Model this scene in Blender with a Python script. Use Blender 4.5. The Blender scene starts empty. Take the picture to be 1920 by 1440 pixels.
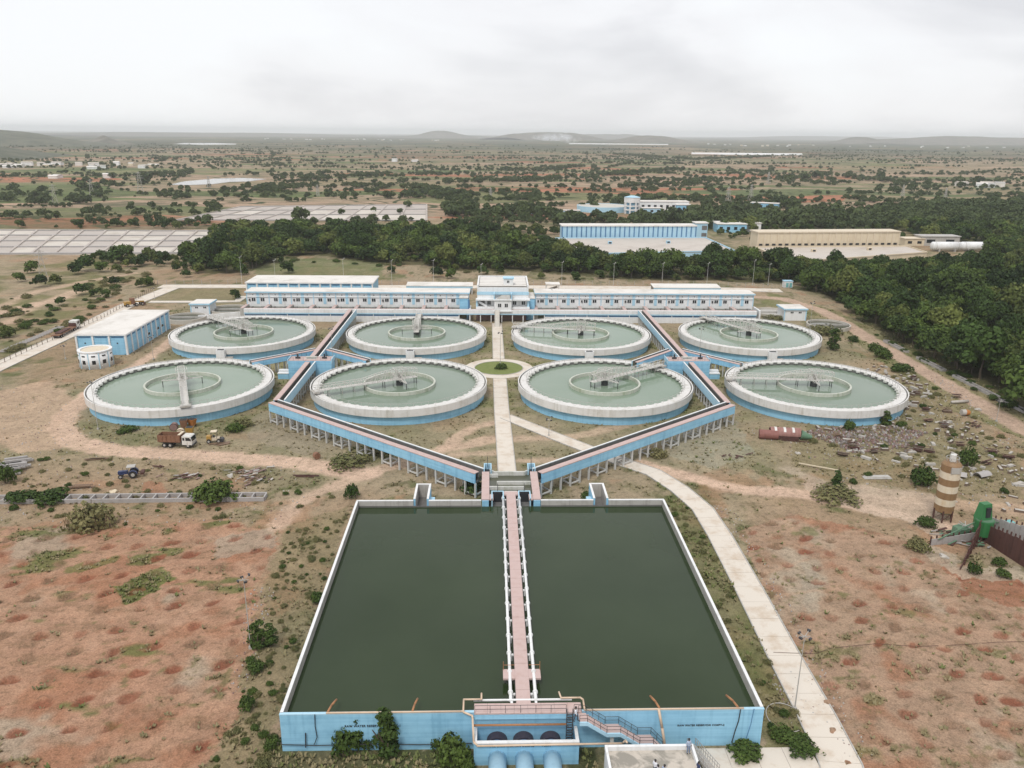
import bpy, math, random
import numpy as np
from mathutils import Vector, Matrix
random.seed(11); RNG = np.random.default_rng(11)
S = bpy.context.scene; C = S.collection
# ---------------------------------------------------------------- camera
F_PX, PITCH, ROLL, YAW, CAM_H = 1498.52, math.radians(17.4211), math.radians(0.5221), math.radians(1.7235), 69.6
_cy, _sy, _cp, _sp = math.cos(YAW), math.sin(YAW), math.cos(PITCH), math.sin(PITCH)
FW = Vector((_sy*_cp, _cy*_cp, -_sp)); _rt = Vector((_cy, -_sy, 0)); _up = _rt.cross(FW)
RT = math.cos(ROLL)*_rt + math.sin(ROLL)*_up; UP = -math.sin(ROLL)*_rt + math.cos(ROLL)*_up
EYE = Vector((0, 0, CAM_H))
cd = bpy.data.cameras.new('camera'); cam = bpy.data.objects.new('camera', cd); C.objects.link(cam)
m = Matrix((RT, UP, -FW)).transposed().to_4x4(); m.translation = EYE; cam.matrix_world = m
cd.sensor_width = 36; cd.lens = F_PX/1920*36; cd.clip_start = .5; cd.clip_end = 60000
S.camera = cam
def gp(px, py, z=0.0):
    """survey helper: the point of the level z seen at a pixel of the 1920x1440 photograph"""
    d = FW*F_PX + RT*(px-960) - UP*(py-720); t = (z-CAM_H)/d.z
    return Vector((d.x*t, d.y*t, z))
# ---------------------------------------------------------------- sky, sun, exposure
W = bpy.data.worlds.new('World'); S.world = W; W.use_nodes = True
SUN_EL, SUN_AZ = math.radians(56), math.radians(200)      # high behind the camera, veiled by cloud
nt = W.node_tree; N = nt.nodes; L = nt.links; N.clear()
out = N.new('ShaderNodeOutputWorld'); bg = N.new('ShaderNodeBackground'); L.new(bg.outputs[0], out.inputs[0])
sky = N.new('ShaderNodeTexSky'); sky.sky_type = 'NISHITA'; sky.sun_disc = False
sky.sun_elevation = SUN_EL; sky.sun_rotation = SUN_AZ
tc = N.new('ShaderNodeTexCoord')
mp = N.new('ShaderNodeMapping'); mp.inputs['Scale'].default_value = (1, 1, 3.2); L.new(tc.outputs['Generated'], mp.inputs[0])
n1 = N.new('ShaderNodeTexNoise'); n1.inputs['Scale'].default_value = 2.3; n1.inputs['Detail'].default_value = 6; n1.inputs['Distortion'].default_value = .35
L.new(mp.outputs[0], n1.inputs[0])
sx_ = N.new('ShaderNodeSeparateXYZ'); L.new(tc.outputs['Generated'], sx_.inputs[0])     # the cloud bank thickens towards the east
ma = N.new('ShaderNodeMath'); ma.operation = 'MULTIPLY_ADD'; L.new(sx_.outputs[0], ma.inputs[0]); ma.inputs[1].default_value = -.13; L.new(n1.outputs[0], ma.inputs[2])
r1 = N.new('ShaderNodeValToRGB'); L.new(ma.outputs[0], r1.inputs[0])
e = r1.color_ramp.elements; e[0].position = .34; e[0].color = (.575, .575, .595, 1); e[1].position = .56; e[1].color = (.735, .745, .76, 1)
x_ = r1.color_ramp.elements.new(.46); x_.color = (.70, .70, .715, 1)
mx = N.new('ShaderNodeMix'); mx.data_type = 'RGBA'; mx.inputs['Factor'].default_value = .94
sc_ = N.new('ShaderNodeVectorMath'); sc_.operation = 'SCALE'; sc_.inputs['Scale'].default_value = .10
L.new(sky.outputs[0], sc_.inputs[0]); L.new(sc_.outputs[0], mx.inputs['A']); L.new(r1.outputs[0], mx.inputs['B'])
L.new(mx.outputs['Result'], bg.inputs[0]); bg.inputs[1].default_value = 1.0
sd = bpy.data.lights.new('sun', 'SUN'); sd.energy = 1.5; sd.angle = math.radians(14); sd.color = (1, .96, .9)
sun = bpy.data.objects.new('sun', sd); C.objects.link(sun)
_d = Vector((math.sin(SUN_AZ)*math.cos(SUN_EL), math.cos(SUN_AZ)*math.cos(SUN_EL), math.sin(SUN_EL)))
sun.rotation_euler = _d.to_track_quat('Z', 'Y').to_euler()
S.view_settings.view_transform = 'Standard'; S.view_settings.look = 'None'
S.view_settings.exposure = 0.45; S.view_settings.gamma = 1.0; S.view_settings.use_curve_mapping = False
S.render.engine = 'CYCLES'; S.cycles.max_bounces = 6; S.cycles.diffuse_bounces = 3; S.cycles.glossy_bounces = 3
S.cycles.transmission_bounces = 3; S.cycles.transparent_max_bounces = 6; S.cycles.volume_bounces = 4
S.cycles.caustics_reflective = False; S.cycles.caustics_refractive = False
S.cycles.use_denoising = True; S.cycles.sample_clamp_indirect = 4
# ---------------------------------------------------------------- materials
MAT = {}
def nodes(name):
    m = bpy.data.materials.new(name); m.use_nodes = True; MAT[name] = m
    t = m.node_tree; b = t.nodes['Principled BSDF']
    return m, t.nodes, t.links, b
def rgb(c): return (c[0], c[1], c[2], 1)
def paint(name, col, stain=(.5, .5, .45), amt=.35, rough=.6, scale=.35, streak=True, metal=0, bump=.15, fine=6.0, lifts=False):
    """a painted or bare surface: large patches of wear, rain streaks down upright faces, fine grain"""
    m, n, l, b = nodes(name)
    tc = n.new('ShaderNodeTexCoord'); geo = n.new('ShaderNodeNewGeometry')
    a = n.new('ShaderNodeTexNoise'); a.inputs['Scale'].default_value = scale; a.inputs['Detail'].default_value = 7; a.inputs['Roughness'].default_value = .65
    l.new(geo.outputs['Position'], a.inputs['Vector'])
    fac = n.new('ShaderNodeMapRange'); fac.inputs['From Min'].default_value = .48; fac.inputs['From Max'].default_value = .75
    fac.inputs['To Max'].default_value = amt; l.new(a.outputs[0], fac.inputs[0]); f = fac.outputs[0]
    if streak:
        mp = n.new('ShaderNodeMapping'); mp.inputs['Scale'].default_value = (1.6, 1.6, .09); l.new(geo.outputs['Position'], mp.inputs[0])
        s = n.new('ShaderNodeTexNoise'); s.inputs['Scale'].default_value = 1.0; s.inputs['Detail'].default_value = 5; l.new(mp.outputs[0], s.inputs[0])
        r = n.new('ShaderNodeMapRange'); r.inputs['From Min'].default_value = .52; r.inputs['From Max'].default_value = .78; r.inputs['To Max'].default_value = amt*1.1
        l.new(s.outputs[0], r.inputs[0])
        ad = n.new('ShaderNodeMath'); ad.operation = 'ADD'; ad.use_clamp = True; l.new(f, ad.inputs[0]); l.new(r.outputs[0], ad.inputs[1]); f = ad.outputs[0]
    if lifts:                       # faint level bands left by the pours of the concrete
        mp = n.new('ShaderNodeMapping'); mp.inputs['Scale'].default_value = (.05, .05, 1.5); l.new(geo.outputs['Position'], mp.inputs[0])
        s = n.new('ShaderNodeTexNoise'); s.inputs['Scale'].default_value = 1.3; s.inputs['Detail'].default_value = 4; l.new(mp.outputs[0], s.inputs[0])
        r = n.new('ShaderNodeMapRange'); r.inputs['From Min'].default_value = .45; r.inputs['From Max'].default_value = .62; r.inputs['To Max'].default_value = amt*.6; l.new(s.outputs[0], r.inputs[0])
        ad = n.new('ShaderNodeMath'); ad.operation = 'ADD'; ad.use_clamp = True; l.new(f, ad.inputs[0]); l.new(r.outputs[0], ad.inputs[1]); f = ad.outputs[0]
    mx = n.new('ShaderNodeMix'); mx.data_type = 'RGBA'; l.new(f, mx.inputs['Factor'])
    mx.inputs['A'].default_value = rgb(col); mx.inputs['B'].default_value = rgb([c*s for c, s in zip(col, stain)])
    l.new(mx.outputs['Result'], b.inputs['Base Color'])
    b.inputs['Roughness'].default_value = rough; b.inputs['Metallic'].default_value = metal
    if bump:
        g = n.new('ShaderNodeTexNoise'); g.inputs['Scale'].default_value = fine; g.inputs['Detail'].default_value = 3; l.new(geo.outputs['Position'], g.inputs['Vector'])
        bp = n.new('ShaderNodeBump'); bp.inputs['Strength'].default_value = bump; bp.inputs['Distance'].default_value = .05
        l.new(g.outputs[0], bp.inputs['Height']); l.new(bp.outputs[0], b.inputs['Normal'])
    return m
paint('blue', (.285, .55, .735), (.66, .74, .79), .75, lifts=True)
paint('sky_blue', (.39, .60, .73), (.7, .76, .8), .5)
paint('dark_blue', (.07, .19, .36), (.6, .6, .6), .4)
paint('white', (.73, .735, .74), (.70, .69, .65), .5)
paint('rim_white', (.65, .635, .615), (.66, .64, .58), .65)
paint('weir_white', (.56, .555, .53), (.55, .58, .46), .7)
paint('ring_green', (.50, .51, .45), (.55, .62, .46), .7)
paint('pink', (.50, .375, .35), (.8, .68, .62), .6, scale=.8, streak=False)
paint('peach_pipe', (.60, .46, .34), (.75, .6, .5), .4, scale=1.2)
paint('rust_pipe', (.36, .17, .075), (.6, .5, .45), .5, scale=1.5)
paint('concrete', (.49, .46, .41), (.6, .58, .54), .5, streak=False)
paint('pale_concrete', (.62, .56, .485), (.72, .60, .48), .95, scale=.30, streak=False)
paint('old_concrete', (.42, .405, .38), (.55, .52, .5), .6, scale=.6)
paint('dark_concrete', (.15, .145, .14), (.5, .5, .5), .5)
paint('column_white', (.52, .52, .505), (.7, .66, .6), .4, scale=.8)
paint('roof_white', (.68, .65, .61), (.6, .57, .52), .8, scale=.12, streak=False)
paint('roof_slab', (.50, .45, .40), (.6, .56, .52), .6, scale=.1, streak=False)
paint('cream', (.62, .53, .39), (.75, .7, .65), .5, scale=.2)
paint('steel_grey', (.40, .385, .36), (.7, .6, .5), .5, rough=.5, scale=1)
paint('truss_white', (.56, .545, .515), (.75, .68, .6), .4, rough=.5, scale=1)
paint('dark_steel', (.045, .045, .05), (.6, .5, .4), .5, rough=.5)
paint('rust', (.085, .036, .028), (.5, .45, .45), .6, rough=.8, scale=.9)
paint('rust_red', (.23, .095, .08), (.6, .5, .45), .6, rough=.7, scale=.8)
paint('truck_brown', (.21, .105, .06), (.55, .45, .4), .6, rough=.7, scale=1.2)
paint('truck_white', (.62, .615, .59), (.6, .52, .45), .6, rough=.35, scale=1.2)
paint('silo_brown', (.24, .145, .07), (.7, .6, .5), .6, rough=.6, scale=1)
paint('silo_cream', (.62, .54, .42), (.8, .66, .5), .5, rough=.6, scale=1)
paint('machine_green', (.028, .16, .05), (.6, .6, .6), .4, rough=.45, scale=1)
paint('dull_green', (.10, .19, .12), (.7, .6, .5), .5, scale=1)
paint('turquoise', (.16, .42, .42), (.7, .7, .7), .4, scale=1)
paint('yellow', (.42, .25, .06), (.6, .5, .4), .5, rough=.5, scale=1.4)
paint('orange', (.42, .16, .04), (.7, .6, .5), .4, rough=.6, scale=1.4)
paint('tractor_blue', (.025, .04, .11), (.6, .6, .6), .3, rough=.4, scale=1.4)
paint('rubber', (.022, .021, .02), (1.6, 1.4, 1.2), .5, rough=.85, scale=2, streak=False)
paint('black', (.02, .02, .024), (1.3, 1.3, 1.3), .3, rough=.6)
paint('pipe_dark', (.035, .03, .045), (1.4, 1.3, 1.2), .5, rough=.6)
paint('timber', (.20, .13, .085), (.6, .6, .6), .5, scale=1)
paint('grey_stone', (.36, .34, .33), (.6, .58, .56), .6, scale=.7, streak=False)
paint('rubble_red', (.23, .145, .13), (.6, .6, .6), .6, scale=1, streak=False)
paint('white_block', (.43, .40, .36), (.6, .55, .5), .5, scale=1, streak=False)
paint('brown_block', (.14, .10, .075), (.6, .6, .6), .5, scale=1, streak=False)
paint('skin', (.12, .065, .04), (.9, .9, .9), .2, bump=0)
paint('hair', (.012, .01, .01), (1, 1, 1), .1, bump=0)
paint('shirt_white', (.66, .67, .72), (.8, .8, .8), .3, bump=0)
paint('shirt_blue', (.35, .42, .55), (.8, .8, .8), .3, bump=0)
paint('trousers', (.05, .055, .08), (.8, .8, .8), .3, bump=0)
paint('trousers_blue', (.16, .22, .34), (.8, .8, .8), .3, bump=0)
paint('bark', (.11, .085, .06), (.6, .6, .6), .5, scale=2)
paint('rock', (.20, .19, .18), (.6, .6, .6), .5, scale=.02)
def glass():
    m, n, l, b = nodes('window_glass'); b.inputs['Base Color'].default_value = (.015, .018, .022, 1); b.inputs['Roughness'].default_value = .12
    n2 = n.new('ShaderNodeTexNoise'); n2.inputs['Scale'].default_value = .6
    r = n.new('ShaderNodeMapRange'); r.inputs['To Min'].default_value = .06; r.inputs['To Max'].default_value = .3; l.new(n2.outputs[0], r.inputs[0]); l.new(r.outputs[0], b.inputs['Roughness'])
glass()
def water(name, col, col2, scale, bump=.05, rough=.09, big=.03):
    m, n, l, b = nodes(name)
    geo = n.new('ShaderNodeNewGeometry')
    a = n.new('ShaderNodeTexNoise'); a.inputs['Scale'].default_value = big; a.inputs['Detail'].default_value = 5; l.new(geo.outputs['Position'], a.inputs['Vector'])
    r = n.new('ShaderNodeMapRange'); r.inputs['From Min'].default_value = .35; r.inputs['From Max'].default_value = .65; l.new(a.outputs[0], r.inputs[0])
    mx = n.new('ShaderNodeMix'); mx.data_type = 'RGBA'; l.new(r.outputs[0], mx.inputs['Factor'])
    mx.inputs['A'].default_value = rgb(col); mx.inputs['B'].default_value = rgb(col2)
    oi = n.new('ShaderNodeObjectInfo'); hv = n.new('ShaderNodeMapRange'); hv.inputs['To Min'].default_value = .88; hv.inputs['To Max'].default_value = 1.1; l.new(oi.outputs['Random'], hv.inputs[0])   # each basin its own water
    hs = n.new('ShaderNodeHueSaturation'); l.new(mx.outputs['Result'], hs.inputs['Color']); l.new(hv.outputs[0], hs.inputs['Value']); l.new(hs.outputs[0], b.inputs['Base Color'])
    b.inputs['Roughness'].default_value = rough; b.inputs['IOR'].default_value = 1.333
    mp = n.new('ShaderNodeMapping'); mp.inputs['Scale'].default_value = (.55, 1.3, 1); l.new(geo.outputs['Position'], mp.inputs[0])
    g = n.new('ShaderNodeTexNoise'); g.inputs['Scale'].default_value = scale; g.inputs['Detail'].default_value = 4; g.inputs['Roughness'].default_value = .6; l.new(mp.outputs[0], g.inputs['Vector'])
    bp = n.new('ShaderNodeBump'); bp.inputs['Strength'].default_value = bump; bp.inputs['Distance'].default_value = .2
    l.new(g.outputs[0], bp.inputs['Height'])
    if bump: l.new(bp.outputs[0], b.inputs['Normal'])
water('reservoir_water', (.017, .031, .010), (.026, .042, .017), 2.2, .012, .03, .045)
water('tank_water', (.155, .215, .155), (.205, .255, .20), 1.0, .03, .06)
water('bed_water', (.07, .075, .05), (.10, .10, .07), 1.0, .06)
water('pond_water', (.30, .29, .27), (.34, .33, .31), .2, .05, .15, .005)
def leaves(name, dark, light, hue=.0):
    m, n, l, b = nodes(name)
    at = n.new('ShaderNodeAttribute'); at.attribute_name = 'shade'; oi = n.new('ShaderNodeObjectInfo')
    ad = n.new('ShaderNodeMath'); ad.operation = 'MULTIPLY_ADD'; l.new(oi.outputs['Random'], ad.inputs[0]); ad.inputs[1].default_value = .85; l.new(at.outputs['Fac'], ad.inputs[2])
    r = n.new('ShaderNodeMapRange'); r.inputs['From Min'].default_value = .2; r.inputs['From Max'].default_value = 1.75; l.new(ad.outputs[0], r.inputs[0])
    mx = n.new('ShaderNodeMix'); mx.data_type = 'RGBA'; l.new(r.outputs[0], mx.inputs['Factor'])
    mx.inputs['A'].default_value = rgb(dark); mx.inputs['B'].default_value = rgb(light); l.new(mx.outputs['Result'], b.inputs['Base Color'])
    b.inputs['Roughness'].default_value = .75; b.inputs['Specular IOR Level'].default_value = .25
    return m
leaves('leaf_forest', (.010, .026, .003), (.098, .148, .026))
leaves('leaf_light', (.028, .046, .008), (.15, .175, .042)); leaves('leaf_deep', (.007, .020, .003), (.055, .098, .018))
leaves('leaf_bush', (.018, .042, .006), (.085, .125, .024))
leaves('leaf_dry', (.09, .10, .035), (.22, .19, .085))
leaves('leaf_far', (.028, .046, .014), (.09, .12, .04))
leaves('grass_blades', (.17, .15, .075), (.34, .28, .165))
leaves('grass_green', (.095, .125, .036), (.20, .205, .08))
leaves('dead_stems', (.10, .065, .035), (.26, .19, .11))
# ---------------------------------------------------------------- mesh helpers
class MB:
    def __init__(s): s.v = []; s.f = []; s.mi = []; s.k = 0
    def add(s, vs, fs):
        o = len(s.v); s.v += [tuple(v) for v in vs]; s.f += [tuple(i+o for i in f) for f in fs]; s.mi += [s.k]*len(fs); return s
    def box(s, x0, x1, y0, y1, z0, z1):
        return s.add([(x0,y0,z0),(x1,y0,z0),(x1,y1,z0),(x0,y1,z0),(x0,y0,z1),(x1,y0,z1),(x1,y1,z1),(x0,y1,z1)],
                     [(3,2,1,0),(4,5,6,7),(0,1,5,4),(1,2,6,5),(2,3,7,6),(3,0,4,7)])
    def hexa(s, b, t):        # 4 base + 4 top points
        return s.add(list(b)+list(t), [(3,2,1,0),(4,5,6,7),(0,1,5,4),(1,2,6,5),(2,3,7,6),(3,0,4,7)])
    def strip(s, p, q, off0, off1, z0, z1):   # box along p->q between lateral offsets (left of travel is positive)
        p = Vector((p[0],p[1])); q = Vector((q[0],q[1])); d = (q-p).normalized(); n = Vector((-d.y, d.x))
        a, b, c, e = p+n*off0, q+n*off0, q+n*off1, p+n*off1
        return s.hexa([(w.x,w.y,z0) for w in (a,b,c,e)], [(w.x,w.y,z1) for w in (a,b,c,e)])
    def beam(s, p, q, w, h=None):
        p = Vector(p); q = Vector(q); h = h or w; d = q-p
        if d.length < 1e-6: return s
        d.normalize(); a = Vector((0,0,1)) if abs(d.z) < .95 else Vector((1,0,0))
        u = d.cross(a).normalized()*w/2; t = u.cross(d).normalized()*h/2
        return s.hexa([p-u-t, p+u-t, q+u-t, q-u-t], [p-u+t, p+u+t, q+u+t, q-u+t])
    def tube(s, p, q, r, n=8, r2=None, caps=True):
        p = Vector(p); q = Vector(q); d = (q-p).normalized(); r2 = r if r2 is None else r2
        a = Vector((0,0,1)) if abs(d.z) < .95 else Vector((1,0,0)); u = d.cross(a).normalized(); t = u.cross(d)
        vs = []
        for c, rr in ((p, r), (q, r2)):
            for i in range(n):
                an = 2*math.pi*i/n; vs.append(c+u*(math.cos(an)*rr)+t*(math.sin(an)*rr))
        fs = [(i, n+i, n+(i+1) % n, (i+1) % n) for i in range(n)]
        if caps: fs += [tuple(range(n)), tuple(range(2*n-1, n-1, -1))]
        return s.add(vs, fs)
    def path(s, pts, r, n=8):
        for a, b in zip(pts[:-1], pts[1:]): s.tube(a, b, r, n)
        for a in pts[1:-1]: s.ball(a, r*1.05, 6, 4)
        return s
    def ball(s, c, r, n=8, m=6, sz=1.0):
        c = Vector(c); vs = [c+Vector((0,0,r*sz))]
        for j in range(1, m):
            ph = math.pi*j/m
            for i in range(n):
                an = 2*math.pi*i/n; vs.append(c+Vector((math.sin(ph)*math.cos(an)*r, math.sin(ph)*math.sin(an)*r, math.cos(ph)*r*sz)))
        vs.append(c-Vector((0,0,r*sz))); fs = [(0, 1+i, 1+(i+1) % n) for i in range(n)]
        for j in range(m-2):
            for i in range(n):
                a = 1+j*n; fs.append((a+i, a+n+i, a+n+(i+1) % n, a+(i+1) % n))
        a = 1+(m-2)*n; fs += [(a+i, len(vs)-1, a+(i+1) % n) for i in range(n)]
        return s.add(vs, fs)
    def ring(s, r0, r1, z0, z1, n=96, c=(0,0), a0=0, a1=2*math.pi):   # annular solid
        full = abs(a1-a0-2*math.pi) < 1e-6; k = n if full else n+1; vs = []
        for i in range(k):
            an = a0+(a1-a0)*i/n; x, y = math.cos(an), math.sin(an)
            vs += [(c[0]+x*r0,c[1]+y*r0,z0),(c[0]+x*r1,c[1]+y*r1,z0),(c[0]+x*r1,c[1]+y*r1,z1),(c[0]+x*r0,c[1]+y*r0,z1)]
        fs = []
        for i in range(n):
            a = 4*i; b = 4*((i+1) % k)
            fs += [(a+1,b+1,b+2,a+2),(b,a,a+3,b+3),(a+2,b+2,b+3,a+3),(a,b,b+1,a+1)]
        if not full: fs += [(0,1,2,3), (4*n+3,4*n+2,4*n+1,4*n)]
        return s.add(vs, fs)
    def disc(s, r, z, n=96, c=(0,0)):
        return s.add([(c[0]+r*math.cos(2*math.pi*i/n), c[1]+r*math.sin(2*math.pi*i/n), z) for i in range(n)], [tuple(range(n))])
    def prism(s, poly, z0, z1):
        n = len(poly); ar = sum(poly[i][0]*poly[(i+1)%n][1]-poly[(i+1)%n][0]*poly[i][1] for i in range(n))
        if ar < 0: poly = poly[::-1]
        return s.add([(p[0],p[1],z0) for p in poly]+[(p[0],p[1],z1) for p in poly],
                     [tuple(range(n-1,-1,-1)), tuple(range(n,2*n))]+[(i,(i+1)%n,n+(i+1)%n,n+i) for i in range(n)])
    def rock(s, c, r, sq=.7):
        vs = []; c = Vector(c)
        for z in (-1, 1):
            for k in range(5):
                a = 2*math.pi*k/5+random.uniform(-.4,.4); q = r*random.uniform(.6,1.1)*(1 if z < 0 else .7)
                vs.append(c+Vector((math.cos(a)*q, math.sin(a)*q, z*r*sq*random.uniform(.5,1))))
        return s.add(vs, [(4,3,2,1,0),(5,6,7,8,9)]+[(i,(i+1)%5,5+(i+1)%5,5+i) for i in range(5)])
    def mesh(s, name, mats, smooth=False):
        me = bpy.data.meshes.new(name); me.from_pydata(s.v, [], s.f)
        for mm in (mats if isinstance(mats, (list, tuple)) else [mats]): me.materials.append(MAT[mm])
        if s.k or any(s.mi): me.polygons.foreach_set('material_index', s.mi)
        if smooth: me.polygons.foreach_set('use_smooth', [True]*len(s.f))
        return me
    def build(s, name, mats, parent=None, smooth=False, loc=None, rz=0):
        return ob(name, s.mesh(name, mats, smooth), parent, loc, rz)
def ob(name, me, parent=None, loc=None, rz=0):
    o = bpy.data.objects.new(name, me); C.objects.link(o)
    if parent is not None: o.parent = parent
    if loc is not None: o.location = loc
    if rz: o.rotation_euler.z = rz
    return o
def tag(o, label=None, cat=None, group=None, kind=None):
    if label: o['label'] = label
    if cat: o['category'] = cat
    if group: o['group'] = group
    if kind: o['kind'] = kind
    return o
def thing(name, label, cat, loc=(0,0,0), rz=0, group=None):
    o = bpy.data.objects.new(name, None); C.objects.link(o); o.location = loc; o.rotation_euler.z = rz; o.empty_display_size = .5
    return tag(o, label, cat, group)
KIDS = {}
def dup(root, loc, rz=0, label=None, scale=None, group=None):
    def cp(o, par):
        c = o.copy(); C.objects.link(c)
        if par is not None: c.parent = par
        for k in o.children: cp(k, c)
        return c
    r = cp(root, None); r.location = loc; r.rotation_euler.z = rz
    if scale: r.scale = scale if isinstance(scale, (tuple, list)) else (scale,)*3
    if label: r['label'] = label
    if group: r['group'] = group
    return r
def struct(name, mb, mat, parent=None, smooth=False):
    o = mb.build(name, mat, parent, smooth)
    if parent is None: o['kind'] = 'structure'
    return o
def one(name, mb, mats, label, cat, loc=None, rz=0, group=None, smooth=False):
    return tag(mb.build(name, mats, None, smooth, loc, rz), label, cat, group)
def railing(mb, pts, h=1.0, r=.035, step=2.0, rails=2):
    for a, b in zip(pts[:-1], pts[1:]):
        a = Vector(a); b = Vector(b); n = max(1, round((b-a).length/step))
        for i in range(n+1):
            p = a.lerp(b, i/n); mb.beam(p, p+Vector((0,0,h)), r*1.6)
        for k in range(rails):
            z = Vector((0,0,h*(1-k/rails))); mb.beam(a+z, b+z, r*1.4)
    return mb
# ---------------------------------------------------------------- numpy noise
def _hash(ix, iy, seed):
    h = (ix.astype(np.int64)*374761393 + iy.astype(np.int64)*668265263 + seed*974634777) & 0xffffffff
    h = ((h ^ (h >> 13))*1274126177) & 0xffffffff
    return ((h ^ (h >> 16)) & 0xffff)/65535.0
def vn(x, y, s, seed=0):
    x = x/s; y = y/s; ix = np.floor(x); iy = np.floor(y); fx = x-ix; fy = y-iy
    fx = fx*fx*(3-2*fx); fy = fy*fy*(3-2*fy)
    a = _hash(ix,iy,seed); b = _hash(ix+1,iy,seed); c = _hash(ix,iy+1,seed); d = _hash(ix+1,iy+1,seed)
    return (a*(1-fx)+b*fx)*(1-fy)+(c*(1-fx)+d*fx)*fy
def fbm(x, y, s, seed=0, o=4):
    t = 0; a = 1; n = 0
    for i in range(o):
        t = t+a*vn(x, y, s/2**i, seed+i*17); n += a; a *= .55
    return t/n
def sm(x, a, b): t = np.clip((x-a)/(b-a), 0, 1); return t*t*(3-2*t)
def inpoly(x, y, poly):
    r = np.zeros(x.shape, bool); n = len(poly)
    for i in range(n):
        x0, y0 = poly[i][0], poly[i][1]; x1, y1 = poly[(i+1) % n][0], poly[(i+1) % n][1]
        if y0 == y1: continue
        c = ((y0 > y) != (y1 > y)) & (x < (x1-x0)*(y-y0)/(y1-y0)+x0); r ^= c
    return r
def pdist(x, y, pts):
    d = np.full(x.shape, 1e9)
    for (x0,y0),(x1,y1) in zip(pts[:-1], pts[1:]):
        dx, dy = x1-x0, y1-y0; t = np.clip(((x-x0)*dx+(y-y0)*dy)/(dx*dx+dy*dy), 0, 1)
        d = np.minimum(d, np.hypot(x-x0-t*dx, y-y0-t*dy))
    return d
def P(*px): return [tuple(gp(a, b))[:2] for a, b in px]
# ---------------------------------------------------------------- ground
def axis(lo, hi, steps, grow, end0, end1, cap=1e9):
    a = [lo]
    for to, s in steps:
        while a[-1] < to-1e-6: a.append(a[-1]+s)
    s = steps[-1][1]
    while a[-1] < end1: s *= grow; a.append(a[-1]+s)
    s = steps[0][1]; b = [lo]
    while b[-1] > end0: s *= grow*(1.01 if end0 > -100 else 1); b.append(b[-1]-s)
    return np.array(b[:0:-1]+a)
gxs = axis(-112, 150, [(150, .40)], 1.028, -26000, 26000)
gys = axis(66, 170, [(128, .36), (170, .5), (320, .9)], 1.027, -70, 30000)
GX, GY = np.meshgrid(gxs, gys); X = GX.ravel(); Y = GY.ravel()
jx = X+(fbm(X,Y,6,5)-.5)*5; jy = Y+(fbm(X,Y,6,9)-.5)*5          # ragged edges
jx2 = X+(fbm(X,Y,2.0,25,3)-.5)*2.2; jy2 = Y+(fbm(X,Y,2.0,29,3)-.5)*2.2
near = sm(-Y, -900, -420)
col = np.zeros((len(X), 3)); hgt = np.zeros(len(X))
def mixc(c, w):
    global col
    w = np.clip(w, 0, 1)[:, None]; col = col*(1-w)+np.array(c)*w
n40, n12, n4, n1 = fbm(X,Y,40,1), fbm(X,Y,12,2), fbm(X,Y,4,3), fbm(X,Y,1.3,4,3)
col[:] = (.315,.25,.168)                                         # dry grass
mixc((.195,.175,.10), sm(n12, .45, .68)*.85); mixc((.115,.11,.055), sm(n1*.5+n4*.5, .56, .66)*.7)                     # olive scrub
mixc((.32,.215,.138), sm(n40, .48, .64)*.6)                      # bare earth
mixc((.105,.12,.045), sm(n4*.6+n12*.4, .56, .68)*.75)             # green weeds
mixc((.34,.18,.105), sm(fbm(X,Y,9,41), .63, .74)*.45)
mixc((.27,.235,.15), sm(-np.abs(X-3.4),-135,-105)*sm(Y,150,170)*sm(-Y,-345,-325)*(.35+.5*n12))
mixc((.19,.185,.085), sm(-np.abs(X-3.4),-112,-95)*sm(Y,180,205)*sm(-Y,-300,-285)*sm(n4*.5+n12*.5,.38,.58)*.85)             # red soil showing through
hgt += (n12-.5)*.35*sm(np.hypot(X-3.4,Y-240),150,190)+(n4-.5)*.12-.08
# greener ground
for poly, c, w in [
    (P((1235,935),(1330,960),(1405,1110),(1505,1330),(1535,1400),(1430,1400),(1250,945)), (.145,.145,.06), .75),
    (P((500,1390),(900,1400),(900,1470),(480,1470)), (.075,.085,.035), .9),
    (P((1075,1380),(1135,1380),(1135,1460),(1075,1460)), (.05,.06,.025), .95),
    (P((535,985),(660,950),(530,1340),(500,1460),(400,1460),(470,1210)), (.185,.165,.085), .55),
    (P((110,780),(250,810),(520,770),(520,800),(300,835),(120,850)), (.15,.155,.07), .5),
    (P((480,480),(720,490),(720,520),(480,525)), (.12,.15,.06), .7),
    (P((360,545),(455,545),(455,570),(330,570)), (.17,.155,.08), .6),
    (P((640,840),(740,810),(760,850),(690,870)), (.14,.15,.055), .6)]:
    mixc(c, inpoly(jx, jy, poly)*w*(.55+.8*n4))
mixc((.165,.155,.07), inpoly(jx, jy, P((-200,690),(0,640),(150,585),(285,535),(250,470),(0,500),(-200,500)))*sm(n12,.4,.6)*.8)
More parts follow.
